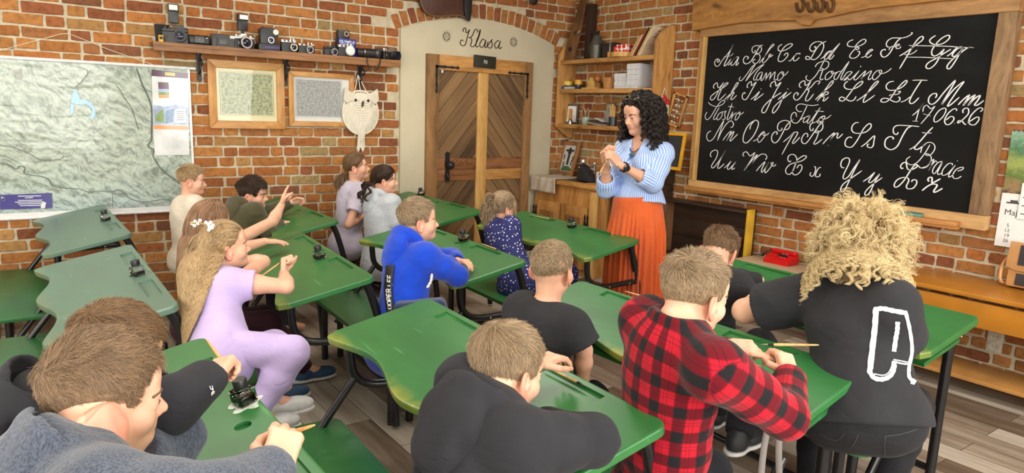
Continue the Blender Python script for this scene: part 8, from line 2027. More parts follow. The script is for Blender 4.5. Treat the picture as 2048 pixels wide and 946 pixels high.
ZL_LONG = ([-0.6, -0.30, -0.20, -0.10, 0.05, 0.10, 0.16, 0.22, 0.30, 0.5], [-0.36, -0.34, -0.30, -0.12, 0.06, 0.06, 0.16, 0.26, 0.32, 0.33])
def scalp(n, zl, seed, jitter=0.02, extra=0.0):
  rg = np.random.default_rng(seed); out = []
  got = 0
  while got < n:
    d = rg.normal(size=(n * 2, 3)); d /= np.linalg.norm(d, axis=1, keepdims=True)
    p = EC + d * ER * (1.0 + extra)
    z = np.interp(p[:, 1], zl[0], zl[1]) + rg.normal(0, jitter, len(p))
    ok = (p[:, 2] > z); p = p[ok]; out.append(p); got += len(p)
  p = np.concatenate(out)[:n]
  nm = (p - EC) / ER ** 2; nm /= np.linalg.norm(nm, axis=1, keepdims=True)
  return p, nm, rg
def hair_cap(H, root, zl, thick, mat, name='hair', k=0.03, extra=None):
  h = H.h
  lo = H.c - 0.75 * h; hi = H.c + 0.75 * h
  st_ = 0.0045
  ax = [np.arange(lo[i], hi[i], st_) for i in range(3)]
  x, y, z = ax[0][:, None, None] - H.c[0], ax[1][None, :, None] - H.c[1], ax[2][None, None, :] - H.c[2]
  q = [(H.R[i][0] * x + H.R[i][1] * y + H.R[i][2] * z) / h for i in range(3)]
  r = ER + np.array((0.45, 0.6, 1.0)) * thick / h
  k0 = np.sqrt(sum(((q[i] - EC[i]) / r[i]) ** 2 for i in range(3))); k1 = np.sqrt(sum(((q[i] - EC[i]) / r[i] ** 2) ** 2 for i in range(3)))
  d = k0 * (k0 - 1) / (k1 + 1e-9)
  ri = ER - 0.03
  k0 = np.sqrt(sum(((q[i] - EC[i]) / ri[i]) ** 2 for i in range(3))); k1 = np.sqrt(sum(((q[i] - EC[i]) / ri[i] ** 2) ** 2 for i in range(3)))
  di = k0 * (k0 - 1) / (k1 + 1e-9)
  edge = (np.interp(q[1].ravel(), zl[0], zl[1]).reshape(q[1].shape) - q[2]) * 0.7
  kk = 0.05
  def smax(a, b):
    hh_ = np.clip(0.5 + 0.5 * (a - b) / kk, 0, 1); return b + (a - b) * hh_ + kk * hh_ * (1 - hh_)
  D = smax(smax(d, edge), -di) * h
  V, Q = surface_nets(D.astype(np.float32), *ax)
  return np_mesh(name, V, Q, mat, root)
def short_hair(H, root, mats, n=6000, top=0.16, side=0.05, rad=0.0007, seed=1, whorl=(0.04, -0.34, 0.36), lift=0.25, sweep=(0, 0.5, 0), zl=ZL_SHORT, fade=0.10, messy=0.12, thick=0.020, seg=6, curl=0.0):
  cap, strand = mats
  if H.child: zl = (zl[0], [v - (0.085 if v < 0.2 else 0.05) for v in zl[1]])
  c = hair_cap(H, root, zl, thick * H.h, cap)
  p, nm, rg = scalp(n, zl, seed)
  w = V3(whorl)
  d = p - w; d -= nm * np.sum(d * nm, 1, keepdims=True)
  ln = np.linalg.norm(d, axis=1, keepdims=True) + 1e-6; d /= ln
  spin = np.cross(nm, d); d = d + spin * np.exp(-ln * 4) * 1.2
  sw = V3(sweep); up = np.clip((p[:, 2:3] - 0.18) / 0.2, 0, 1)
  d = d + sw * up; d += np.array((0, 0.0, -0.9)) * (1 - up)
  cl = np.round(p * 16) ; hsh = np.sin(cl @ np.array((12.9, 78.2, 37.7))) * 43758.5; hsh -= np.floor(hsh)
  ang = (hsh - 0.5)[:, None]
  d = d + np.cross(nm, d) * ang * messy * 6
  d -= nm * np.sum(d * nm, 1, keepdims=True); d /= np.linalg.norm(d, axis=1, keepdims=True) + 1e-6
  zt = np.interp(p[:, 1], zl[0], zl[1]); f = np.clip((p[:, 2] - np.maximum(zt, -0.3)) / fade, 0, 1)
  f2 = np.clip((p[:, 2] - 0.10) / 0.22, 0, 1)
  L = (side * (0.25 + 0.75 * f) + (top - side) * f2 ** 1.5 * f) * rg.uniform(0.75, 1.2, n) * (0.85 + 0.3 * hsh)
  lf = lift * (0.5 + 0.8 * hsh) * (0.35 + 0.65 * f2)
  pts = [EC + (p - EC) * (1 + 0.6 * thick)]; q = pts[0]; dirv = d * (1 - lf[:, None]) + nm * (lf + 0.18)[:, None]
  wob = rg.normal(size=(n, 3))
  for j in range(seg - 1):
    dirv = dirv + d * 0.22 - nm * 0.10 + wob * 0.05 + np.array((0, 0, -0.06)) + (curl * np.cross(nm, d) * math.sin(j * 1.7) if curl else 0)
    dirv /= np.linalg.norm(dirv, axis=1, keepdims=True)
    q = q + dirv * (L / (seg - 1))[:, None]
    e_ = (q - EC) / (ER + np.array((0.45, 0.6, 1.0)) * thick * 0.95); m_ = np.linalg.norm(e_, axis=1, keepdims=True)
    q = np.where(m_ < 1, EC + (q - EC) / m_, q)
    pts.append(q)
  P = np.stack(pts, 1)
  Wd = H.c + H.h * (P @ H.R)
  hair_curves('hair_strands', list(Wd), rad, strand, c)
  return c

def collide(q, H, infl, caps):
  loc = (q - H.c) @ H.R.T / H.h
  e_ = (loc - EC) / (ER + infl); m_ = np.linalg.norm(e_, axis=1, keepdims=True)
  loc = np.where(m_ < 1, EC + (loc - EC) / np.maximum(m_, 1e-6), loc)
  q = H.c + H.h * (loc @ H.R)
  for a, b, r in caps:
    ba = b - a; h = np.clip((q - a) @ ba / (ba @ ba), 0, 1); v = q - a - h[:, None] * ba; d = np.linalg.norm(v, axis=1, keepdims=True)
    q = np.where(d < r, a + h[:, None] * ba + v / (d + 1e-9) * r, q)
  return q
def flow_hair(H, root, mats, n, length, rad, seed, zl=ZL_LONG, seg=22, gather=None, gsteps=0, grav=0.35, out=0.5, infl=0.05, caps=(), wave=0.0, wlen=0.05, coil=0.0, spread=0.012, clump=0, thick=0.02, sel=None, back=0.0, down=1.0, tail=None, name='hair_strands', cap=True, lvar=0.25, comb=(0, -0.6, -0.5), capname='hair', inertia=0.8, pull=None, ymax=None):
  """strands combed over the scalp, optionally gathered at a point, then falling; coil makes ringlets, wave makes crimps"""
  if H.child: zl = (zl[0], [v - (0.08 if v < 0.2 else 0.05) for v in zl[1]])
  c = hair_cap(H, root, zl, thick * H.h, mats[0], capname) if cap is True else cap
  p, nm, rg = scalp(n if not clump else clump, zl, seed)
  if sel is not None:
    m_ = sel(p); p, nm = p[m_], nm[m_]
  N_ = len(p)
  q = H.c + H.h * ((p + nm * thick * 0.7) @ H.R); nw = nm @ H.R
  L = length * rg.uniform(1 - lvar, 1 + lvar * 0.3, N_)
  st_ = (L / (seg - 1))[:, None]
  cb = unit(V3(comb)) @ H.R
  d = nw * out + cb * (1 - out); d /= np.linalg.norm(d, axis=1, keepdims=True)
  pts = [q]; g_ = V3(gather) if gather is not None else None
  gone = np.zeros((N_, 1), bool)
  for j in range(seg - 1):
    if g_ is not None:
      v = g_ - q; dist = np.linalg.norm(v, axis=1, keepdims=True); gone |= dist < st_ * 1.3
      tgt = np.where(gone, 0, v / (dist + 1e-9))
      fall = (V3(tail) if tail is not None else np.array((0, 0, -1.0)))
      d = np.where(gone, d * inertia + fall * max(grav, 0.45) + rg.normal(size=d.shape) * spread * 4, d * 0.35 + tgt * 0.9)
    else:
      d = d * inertia + np.array((0, 0, -1.0)) * grav * (1 if j > 1 else 0.4) + H.f * (-back)
    if pull is not None:
      a_, b2, r_, k_ = pull; ba = b2 - a_; hh_ = np.clip((q - a_) @ ba / (ba @ ba), 0, 1); v = a_ + hh_[:, None] * ba - q; dv = np.linalg.norm(v, axis=1, keepdims=True)
      d = d + v / (dv + 1e-9) * np.clip((dv - r_) / 0.06, 0, 1) * k_
    d /= np.linalg.norm(d, axis=1, keepdims=True)
    q2 = collide(q + d * st_, H, infl, caps)
    dd = q2 - q; q = q2; pts.append(q)
  P = np.stack(pts, 1)
  if ymax is not None:          # nothing across the face
    ok = (((P - H.c) @ H.f) / H.h).max(1) < ymax; P, p, L, N_ = P[ok], p[ok], L[ok], int(ok.sum())
  if clump:
    per = max(1, n // clump); out_ = []
    ph = rg.uniform(0, 6.28, N_); s_ = np.linspace(0, 1, seg)
    T_ = np.gradient(P, axis=1); T_ /= np.linalg.norm(T_, axis=2, keepdims=True) + 1e-9
    ref = np.array((0.37, 0.61, 0.70)); e1 = np.cross(T_, ref); e1 /= np.linalg.norm(e1, axis=2, keepdims=True) + 1e-9; e2 = np.cross(T_, e1)
    hand_ = rg.choice([-1, 1], N_)
    for k in range(per):
      th_ = (s_[None, :] * L[:, None]) / wlen * 2 * math.pi * hand_[:, None] + ph[:, None] + rg.normal(0, 0.35, N_)[:, None]
      amp = coil * np.clip(s_ * 3.0, 0, 1)[None, :] * rg.uniform(0.75, 1.25, N_)[:, None]
      o1, o2 = rg.normal(0, spread, N_)[:, None], rg.normal(0, spread, N_)[:, None]
      fr = (0.25 + 0.75 * s_)[None, :]
      Q = P + e1 * (amp * np.cos(th_) + o1 * fr)[:, :, None] + e2 * (amp * np.sin(th_) + o2 * fr)[:, :, None]
      out_ += list(Q)
    P = out_
  elif wave:
    s_ = np.linspace(0, 1, seg); ph = p[:, 0] * 5 + p[:, 2] * 4 + rg.normal(0, 0.25, N_)
    side = np.broadcast_to(unit(H.r * 0.8 - H.f * 0.4), P.shape)
    a = wave * np.clip((s_ - 0.25) * 3, 0, 1)[None, :] * np.sin((s_[None, :] * L[:, None]) / wlen * 2 * math.pi + ph[:, None])
    P = list(P + side * a[:, :, None] + H.f * (a * 0.5)[:, :, None])
  hair_curves(name, list(P), rad, mats[1], c)
  return c

# ------------------------------------------------------------------ the class and the teacher
def A3(*p): return np.array(p, float)
X_, Y_, Z_ = np.eye(3)
FWD = A3(1, 0, 0)
T_CREAM = cloth('cream_cotton', srgb(214, 202, 184)); T_OLIVE = cloth('olive_fleece', srgb(74, 70, 48)); T_LAV = cloth('lavender_cotton', srgb(190, 170, 218)); T_LAVP = cloth('pale_lavender_cotton', srgb(196, 188, 206))
T_GREY = cloth('light_grey_fleece', srgb(176, 180, 186), 0.95, 0.08, 700, 0.10); T_BLUE = cloth('royal_blue_fleece', srgb(22, 66, 190)); T_NAVY = dots('navy_star_cotton', srgb(38, 40, 98), srgb(220, 222, 232), 46, 0.20, 0.75)
T_BLK = cloth('black_cotton', (0.026, 0.026, 0.030), 0.9, 0.15); T_BLKF = cloth('black_fleece', (0.024, 0.024, 0.029), 0.95, 0.15); T_DGREY = cloth('heather_grey_blue_fleece', srgb(70, 76, 90), 0.95, 0.12, 600, 0.35)
T_JEANS = cloth('black_denim', (0.018, 0.018, 0.021), 0.85, 0.2, 1200); T_DARK = cloth('dark_trousers', (0.02, 0.02, 0.024)); T_BURG = cloth('burgundy_leggings', srgb(52, 26, 34)); T_DENIM = cloth('dark_blue_denim', srgb(40, 52, 84))
T_WHITE = cloth('white_cotton', (0.72, 0.72, 0.70)); T_ORANGE = cloth('orange_viscose', srgb(206, 92, 42), 0.8, 0.06)
PLAID, STRIPE = plaid_mat(), stripe_mat()
SH_BLK = plain('shoe_black', (0.02, 0.02, 0.022), 0.6); SH_BLUE = plain('shoe_blue', srgb(44, 74, 104), 0.7); SH_WHITE = plain('shoe_white', (0.6, 0.6, 0.58), 0.6)
HB = lambda nm, d, l_: (cap_mat(nm + '_cap', tuple(0.72 * x + 0.28 * y for x, y in zip(d, l_))), hair_mat(nm, d, l_))
H_SAND = HB('hair_sandy', srgb(96, 74, 50), srgb(182, 152, 112)); H_DARK = HB('hair_dark', srgb(22, 15, 11), srgb(66, 46, 32)); H_BROWN = HB('hair_brown', srgb(58, 42, 28), srgb(134, 104, 74)); H_BLOND = HB('hair_blond', srgb(96, 74, 48), srgb(190, 160, 118))
H_LIGHT = HB('hair_light_brown', srgb(82, 64, 46), srgb(166, 142, 112)); H_AUB = HB('hair_auburn', srgb(84, 58, 42), srgb(160, 122, 92)); H_CURL = HB('hair_curly_blond', srgb(140, 110, 68), srgb(232, 210, 162)); H_BLACK = HB('hair_black', (0.006, 0.005, 0.005), srgb(50, 40, 36))
def pose_flat(side):        # a hand lying palm down, pointing to the board
  return ((1, 0.1 * (1 if side == 'L' else -1), -0.05), (0, 0, -1), (12, 10, 12, 16), 0.2)
def seat(key, y, dx=0.0, z=0.47):
  d = DESKS[key]; return A3(d.location.x - 0.56 + dx, y, z)
CAST = {}
KID = 'pupils seated at the green desks'
def add(key, **s):
  s.setdefault('group', KID); CAST[key] = (s, figure(s)); return CAST[key][1]

b = add('b1', label='boy in cream T-shirt seated nearest the wall map, looking aside', head=(385, 358, 4.95), hh=0.205, az=-20, pitch=4, body_az=5, pelvis=A3(0.99, 5.30, 0.47), ER=(452, 470, 5.0), WR=(500, 455, 5.1), EL=(470, 430, 5.3), WL=(520, 440, 5.3), HR=pose_flat('R'), HL=pose_flat('L'), res=0.004, res_c=0.009, cres=0.008,
    clothes=[dict(kind='tshirt', name='shirt', mat=T_CREAM, sleeve=0.62, sr=0.056, flare=1.25, off=0.02, wr=0.007), dict(kind='trousers', name='trousers', mat=T_DARK)], seed=1, wide=1.05)
short_hair(b.H, b.root, H_SAND, 3500, 0.17, 0.05, 0.0013, 3, sweep=(0.5, 0.5, 0), lift=0.2)
b = add('b2', label='dark haired boy in olive hoodie leaning on desk by wall', head=(507, 384, 4.75), hh=0.214, az=-32, pitch=6, roll=-6, body_az=5, neck=(488, 418, 4.72), pelvis=A3(1.14, 4.72, 0.47), ER=(540, 468, 4.70), WR=(560, 445, 4.85), EL=(555, 418, 5.05), WL=(583, 404, 5.05), HR=pose_flat('R'), HL=((0.9, -0.2, 0.15), (0.1, -0.9, -0.4), (45, 50, 55, 60), 0.6), res=0.004, res_c=0.009, cres=0.008,
    clothes=[dict(kind='hoodie', name='hoodie', mat=T_OLIVE, sleeve=2.0, sr=0.052, off=0.022, wr=0.008), dict(kind='trousers', name='trousers', mat=T_DARK)], seed=2, brow=plain('brow_dark', srgb(40, 28, 20), 0.8))
short_hair(b.H, b.root, H_DARK, 3500, 0.24, 0.10, 0.0014, 4, sweep=(0.7, 0.3, 0), lift=0.15, thick=0.035, messy=0.2)
b = add('c3', label='girl with loose brown hair pointing ahead beside the lavender girl', head=(425, 440, 3.55), hh=0.205, az=2, pitch=0, body_az=0, pelvis=A3(0.72, 3.66, 0.47), ER=(468, 500, 3.60), WR=(530, 483, 3.75), EL=(545, 443, 4.05), WL=(563, 410, 4.10), HR=pose_flat('R'), HL=((0.45, 0.35, 0.85), (0.6, -0.5, -0.3), (5, 75, 80, 80), 0.8), res=0.0035, res_c=0.008, cres=0.007, AR=A3(1.05, 3.55, 0.08), AL=A3(1.28, 3.75, 0.08), KR=A3(1.02, 3.55, 0.45),
    clothes=[dict(kind='tshirt', name='shirt', mat=T_BURG, sleeve=0.4, off=0.016), dict(kind='trousers', name='leggings', mat=T_BURG, cuff=0.034), dict(kind='shoes', name='shoes', mat=SH_BLUE)], seed=3)
b = add('lav', label='girl with long wavy blond hair in lavender top and leggings', head=(452, 487, 2.92), hh=0.205, az=0, pitch=-4, body_az=-5, neck=(425, 552, 2.88), pelvis=(440, 697, 2.74), SR=(463, 565, 2.80), ER=(572, 573, 2.86), WR=(568, 547, 2.97), EL=(526, 524, 3.22), WL=(486, 520, 3.24), wide=0.92, HR=((0.15, 0.35, 0.9), (0.8, -0.4, 0.1), (70, 75, 80, 80), 0.9), HL=((-0.5, -0.2, 0.8), (-0.6, 0.2, -0.4), (30, 35, 40, 45), 0.5), KR=(585, 704, 2.72), AR=(505, 835, 2.72), KL=(548, 690, 2.9), AL=(540, 800, 2.95), res=0.003, res_c=0.008, cres=0.006,
    clothes=[dict(kind='tshirt', name='shirt', mat=T_LAV, sleeve=0.40, sr=0.046, flare=1.3, off=0.013, wr=0.005, hem=0.14), dict(kind='trousers', name='leggings', mat=T_LAV, off=0.008, cuff=0.034), dict(kind='shoes', name='shoes', mat=SH_WHITE)], seed=4)
b = add('g5', label='girl in pale lavender T-shirt seated by wall under the owl', head=(714, 331, 5.62), hh=0.214, az=-32, pitch=-8, body_az=0, pelvis=A3(2.19, 5.33, 0.47), ER=(697, 450, 5.42), WR=(735, 425, 5.60), EL=(715, 420, 5.95), WL=(750, 415, 6.0), HR=pose_flat('R'), res=0.004, res_c=0.009, cres=0.008,
    clothes=[dict(kind='tshirt', name='shirt', mat=T_LAVP, sleeve=0.62, sr=0.054, off=0.022, wr=0.006), dict(kind='trousers', name='trousers', mat=T_DARK)], seed=5)
b = add('g6', label='girl with dark ponytail in light grey hoodie beside blue boy', head=(770, 357, 5.22), hh=0.205, az=-22, pitch=0, body_az=5, pelvis=A3(2.21, 4.72, 0.47), ER=(790, 445, 5.15), WR=(822, 415, 5.35), EL=(800, 425, 5.5), WL=(830, 410, 5.55), HR=pose_flat('R'), res=0.004, res_c=0.009, cres=0.008,
    clothes=[dict(kind='hoodie', name='hoodie', mat=T_GREY, hoodup=0.02, hoodr=0.9, sleeve=2.0, sr=0.054, off=0.024, wr=0.007, hem=0.15), dict(kind='trousers', name='trousers', mat=T_DARK)], seed=6)
b = add('blue', label='boy in royal blue hoodie with strap bag folding arms on desk', head=(838, 437, 3.40), hh=0.207, az=-16, pitch=-3, body_az=-6, pelvis=A3(1.45, 2.90, 0.47), ER=(915, 552, 3.42), WR=(893, 520, 3.52), EL=(905, 515, 3.75), WL=(915, 522, 3.62), HR=((-0.15, 0.9, 0.25), (-0.3, 0, -1), (30, 32, 34, 38), 0.4), HL=((0.25, -0.9, 0.1), (0, 0, -1), (25, 28, 30, 34), 0.4), res=0.003, res_c=0.008, cres=0.006,
    clothes=[dict(kind='hoodie', name='hoodie', mat=T_BLUE, sleeve=2.0, sr=0.054, off=0.026, wr=0.006, hem=0.14, hoodup=0.035, hoodr=0.95), dict(kind='trousers', name='trousers', mat=T_DENIM)], seed=7)
short_hair(b.H, b.root, H_LIGHT, 6000, 0.17, 0.07, 0.0009, 7, sweep=(0.1, 0.9, 0), lift=0.12, thick=0.03)
b = add('dots', label='girl in navy star patterned hoodie and dress behind the front desk', head=(1008, 413, 4.75), hh=0.205, az=-8, pitch=2, body_az=0, pelvis=A3(2.70, 3.62, 0.47), ER=(1030, 500, 4.65), WR=(1040, 545, 4.72), EL=(1050, 480, 5.0), WL=(1075, 470, 5.1), HR=pose_flat('R'), res=0.004, res_c=0.009, cres=0.008,
    clothes=[dict(kind='hoodie', name='hoodie', mat=T_NAVY, hoodup=0.015, hoodr=0.8, sleeve=2.0, sr=0.048, off=0.016, wr=0.005), dict(kind='trousers', name='trousers', mat=T_NAVY, off=0.03)], seed=8)
b = add('b9', label='boy with very short hair in plain black T-shirt', head=(1106, 534, 2.62), hh=0.212, az=20, pitch=0, body_az=12, pelvis=A3(1.52, 1.98, 0.47), ER=(1168, 700, 2.55), WR=(1166, 775, 2.62), EL=(1050, 690, 2.95), WL=(1130, 700, 3.0), HR=((0.6, 0.2, -0.6), (-0.5, 0.3, -0.5), 35), res=0.003, res_c=0.008, cres=0.006,
    clothes=[dict(kind='tshirt', name='shirt', mat=T_BLK, sleeve=0.78, sr=0.058, flare=1.30, off=0.022, wr=0.006, hem=0.15), dict(kind='trousers', name='trousers', mat=T_DARK)], seed=9)
short_hair(b.H, b.root, H_LIGHT, 9000, 0.055, 0.035, 0.0006, 9, whorl=(-0.05, -0.28, 0.42), lift=0.45, thick=0.010, messy=0.06)
b = add('plaid', label='boy in red and black plaid shirt holding a dip pen', head=(1393, 582, 1.86), hh=0.214, az=-8, pitch=8, body_az=-2, neck=(1352, 652, 1.83), pelvis=A3(1.44, 1.22, 0.46), SR=(1440, 745, 1.66), ER=(1568, 832, 1.78), WR=(1580, 752, 1.92), EL=(1425, 740, 2.10), WL=(1456, 692, 2.03), HR=((0.35, 0.55, 0.55), (0.2, 0.75, -0.55), (48, 52, 58, 62), 0.75), HL=((0.55, -0.75, 0.05), (0.35, 0.25, -0.9), (8, 34, 48, 55), 0.2), res=0.0026, res_c=0.008, cres=0.005, hand=0.150,
    clothes=[dict(kind='shirt', name='shirt', mat=PLAID, sleeve=2.0, sr=0.058, off=0.022, wr=0.006, hem=0.2, cuff=0.038), dict(kind='trousers', name='trousers', mat=T_DARK)], seed=10)
short_hair(b.H, b.root, H_LIGHT, 13000, 0.15, 0.05, 0.0005, 10, whorl=(0.10, -0.30, 0.40), sweep=(0.3, 0.8, 0), lift=0.38, thick=0.03, messy=0.16)
b = add('hood', label='boy in black hoodie resting his chin on folded arms', head=(1018, 732, 1.70), hh=0.215, az=4, pitch=14, roll=4, body_az=0, neck=(982, 800, 1.64), pelvis=A3(0.66, 1.20, 0.46), SR=(1045, 890, 1.50), ER=(1185, 880, 1.62), WR=(1085, 848, 1.76), SL=(930, 770, 1.72), EL=(985, 745, 1.95), WL=(1075, 728, 1.95), HR=((-0.25, 0.9, 0.12), (-0.15, 0.0, -1), (26, 28, 30, 32), 0.3), HL=((0.85, 0.1, 0.1), (0, 0, -1), (25, 30, 35, 40), 0.3), res=0.0026, res_c=0.008, cres=0.005, hand=0.150,
    clothes=[dict(kind='hoodie', name='hoodie', mat=T_BLKF, hoodup=-0.03, hoodr=1.05, sleeve=2.0, sr=0.060, off=0.026, wr=0.007, hem=0.15, cuff=0.040), dict(kind='trousers', name='trousers', mat=T_DARK)], seed=11)
short_hair(b.H, b.root, H_LIGHT, 15000, 0.19, 0.11, 0.0005, 11, whorl=(0.0, -0.22, 0.46), sweep=(-0.2, 0.7, 0), lift=0.10, thick=0.035, messy=0.10)
b = add('b13', label='boy in black shirt bent over the desk beside blonde woman', head=(1440, 500, 3.10), hh=0.205, az=15, pitch=38, body_az=5, neck=(1420, 540, 3.05), pelvis=A3(2.58, 1.98, 0.47), ER=(1490, 590, 3.00), WR=(1535, 600, 3.15), EL=(1480, 560, 3.4), WL=(1520, 560, 3.4), res=0.0035, res_c=0.009, cres=0.007,
    clothes=[dict(kind='tshirt', name='shirt', mat=T_BLK, sleeve=2.0, sr=0.052, off=0.02), dict(kind='trousers', name='trousers', mat=T_DARK), dict(kind='shoes', name='shoes', mat=SH_BLK)], seed=13, AR=(1478, 868, 2.75), KR=(1520, 690, 2.95))
short_hair(b.H, b.root, H_BROWN, 7000, 0.16, 0.08, 0.0008, 13, whorl=(0.0, -0.25, 0.44), sweep=(0, 0.5, 0), lift=0.3, thick=0.025, messy=0.14)
b = add('wom', label='woman with curly blonde hair in black T-shirt with white back print', head=(1722, 505, 2.38), hh=0.225, az=22, pitch=10, body_az=24, lat_tilt=-0.10, sc=1.22, neck=(1712, 588, 2.30), pelvis=(1722, 826, 2.22), SL=(1626, 592, 2.42), EL=(1490, 622, 2.62), WL=(1560, 590, 2.95), SR=(1792, 610, 2.18), ER=(1800, 690, 2.35), WR=(1740, 640, 2.62), wide=0.95, shoulder=0.15, arm_r=1.25, belly=0.03, HL=pose_flat('L'), res=0.0035, res_c=0.009, cres=0.006, hand=0.15, bust=0.8,
    KR=A3(2.90, 1.18, 0.46), AR=A3(2.86, 1.22, 0.08), KL=A3(2.80, 1.52, 0.44), AL=A3(2.62, 1.40, 0.08), clothes=[dict(kind='tshirt', name='shirt', mat=T_BLK, sleeve=0.72, sr=0.048, flare=1.22, off=0.016, wr=0.005, wf=7, hem=0.10, cut=0.03), dict(kind='trousers', name='jeans', mat=T_JEANS, cuff=0.042), dict(kind='shoes', name='shoes', mat=SH_BLK)], seed=12, group=None)
b = add('near2', label='boy in black sweatshirt reaching over desk behind nearest boy', head=(238, 700, 1.56), hh=0.212, az=2, pitch=22, body_az=0, pelvis=A3(-0.12, 1.80, 0.46), neck=A3(0.03, 1.72, 0.93), ER=(340, 812, 1.38), WR=(425, 752, 1.50), EL=(270, 760, 1.80), WL=(310, 770, 1.72), HR=((0.55, 0.75, 0.15), (0.35, 0.0, -0.95), (48, 55, 62, 66), 0.7), res=0.0028, res_c=0.008, cres=0.006, hand=0.150,
    clothes=[dict(kind='hoodie', name='sweatshirt', mat=T_BLKF, sleeve=2.0, sr=0.056, off=0.022, wr=0.006, cuff=0.038), dict(kind='trousers', name='trousers', mat=T_DARK)], seed=15)
short_hair(b.H, b.root, H_BROWN, 12000, 0.18, 0.08, 0.0005, 15, whorl=(0.08, -0.38, 0.34), sweep=(0.2, 0.8, 0), lift=0.16, thick=0.035, messy=0.16)
b = add('near', label='nearest boy in heather grey hoodie writing with a dip pen', head=(217, 782, 1.22), hh=0.212, az=5, pitch=8, body_az=6, pelvis=A3(-0.22, 1.16, 0.46), neck=(160, 902, 1.13), SL=(262, 915, 1.34), SR=(215, 1010, 1.00), ER=(440, 1010, 0.98), WR=(550, 940, 1.10), EL=(352, 872, 1.44), WL=(330, 960, 1.40), HR=((0.42, 0.55, 0.42), (0.2, 0.7, -0.6), (50, 56, 60, 64), 0.75), HL=((0.3, -0.85, 0), (0, 0, -1), 25, 0.3), res=0.0024, res_c=0.008, cres=0.0045, hand=0.150,
    clothes=[dict(kind='hoodie', name='hoodie', mat=T_DGREY, hoodup=-0.015, hoodr=0.9, sleeve=2.0, sr=0.056, off=0.022, wr=0.007, cuff=0.038), dict(kind='trousers', name='trousers', mat=T_DARK)], seed=14)
short_hair(b.H, b.root, HB('hair_tawny', srgb(56, 42, 30), srgb(146, 118, 90)), 26000, 0.22, 0.06, 0.00034, 14, whorl=(0.05, -0.42, 0.22), sweep=(0.15, 0.9, 0.1), lift=0.16, thick=0.040, messy=0.30, seg=9, curl=0.45)
TP = V3(PT(1276, 428, 4.60))
b = add('teach', label='teacher with dark curly hair in striped blouse and orange skirt', head=(1277, 230, 4.55), hh=0.236, az=174, pitch=16, lid=0.7, roll=2, body_az=190, sc=1.26, pelvis=(1276, 428, 4.60), neck=(1288, 284, 4.60), SL=(1328, 307, 4.52), EL=(1306, 366, 4.42), WL=(1240, 330, 4.30), SR=(1247, 301, 4.76), ER=(1212, 378, 4.62), WR=(1212, 325, 4.45), wide=0.84, shoulder=0.15, arm_r=0.88, HL=((-0.45, 0.35, 0.6), (-0.2, 0.9, -0.2), (45, 50, 55, 60), 0.8), HR=((-0.35, -0.1, 0.85), (0.1, -0.95, 0.1), (50, 55, 58, 60), 0.8), res=0.003, res_c=0.008, cres=0.006, hand=0.145, bust=0.95, skin=SKIN_T,
    KL=TP + A3(0, -0.06, -0.45), AL=TP * A3(1, 1, 0) + A3(0, -0.07, 0.09), KR=TP + A3(0, 0.06, -0.45), AR=TP * A3(1, 1, 0) + A3(0, 0.07, 0.09), clothes=[dict(kind='blouse', name='blouse', mat=STRIPE, sleeve=1.38, sr=0.056, off=0.012, wr=0.008, wf=8, hem=0.0, cut=-0.075, cuff=0.05), dict(kind='shoes', name='shoes', mat=SH_BLK)], seed=16, group=None, brow=plain('brow_dark', srgb(40, 28, 20), 0.8))

# long hair
L = CAST['lav'][1]
bk = [(L.Pel, L.N, 0.135), (L.N, L.H.c, 0.07)]
g0 = L.H.w((0.0, -0.50, 0.16))
hc = flow_hair(L.H, L.root, H_BLOND, 3800, 0.24, 0.0008, 41, gather=g0, out=0.1, infl=0.02, comb=(0, -0.9, 0.2), lvar=0.05, seg=12, sel=lambda p: p[:, 2] > 0.10, grav=0.1)
flow_hair(L.H, L.root, H_BLOND, 8500, 0.62, 0.0009, 42, gather=None, out=0.15, infl=0.03, caps=bk, comb=(0, -0.85, -0.25), seg=52, wave=0.0045, wlen=0.042, sel=lambda p: (p[:, 1] < np.where(p[:, 0] > 0.05, -0.04, -0.40)), grav=0.5, back=0.06, cap=hc, lvar=0.10, inertia=0.6, ymax=0.02, pull=(L.H.w((0.20, -0.42, -0.1)), L.Pel - L.Fw * 0.13 - L.Lb * 0.11, 0.05, 0.45))
b_ = CAST['c3'][1]
flow_hair(b_.H, b_.root, H_AUB, 5200, 0.34, 0.0011, 43, out=0.25, infl=0.035, caps=[(b_.Pel, b_.N, 0.13), (b_.N, b_.H.c, 0.075)], comb=(0, -0.3, -0.6), seg=18, grav=0.35, wave=0.004, wlen=0.12, lvar=0.2)
b_ = CAST['g5'][1]
hc = flow_hair(b_.H, b_.root, H_BROWN, 3200, 0.20, 0.0014, 44, gather=b_.H.w((0.05, -0.46, -0.22)), out=0.05, infl=0.03, comb=(0, -0.9, -0.3), seg=14, grav=0.1, lvar=0.05, tail=(0, 0, -0.3))
flow_hair(b_.H, b_.root, H_BROWN, 1100, 0.30, 0.0014, 45, clump=40, coil=0.022, wlen=0.14, spread=0.006, out=0.5, infl=0.02, seg=30, cap=hc, sel=lambda p: (p[:, 2] < -0.12) & (p[:, 1] < -0.2), grav=0.12)
b_ = CAST['g6'][1]
hc = flow_hair(b_.H, b_.root, H_DARK, 3600, 0.27, 0.0014, 46, gather=b_.H.w((0.0, -0.52, -0.16)), out=0.05, infl=0.03, comb=(0, -0.9, -0.3), seg=14, grav=0.1, lvar=0.05)
flow_hair(b_.H, b_.root, H_DARK, 1800, 0.26, 0.0014, 47, clump=60, coil=0.016, wlen=0.11, spread=0.007, out=0.6, infl=0.03, seg=30, cap=hc, sel=lambda p: (p[:, 2] < -0.10) & (p[:, 1] < -0.2), grav=0.18, caps=[(b_.Pel, b_.N, 0.15)])
b_ = CAST['dots'][1]
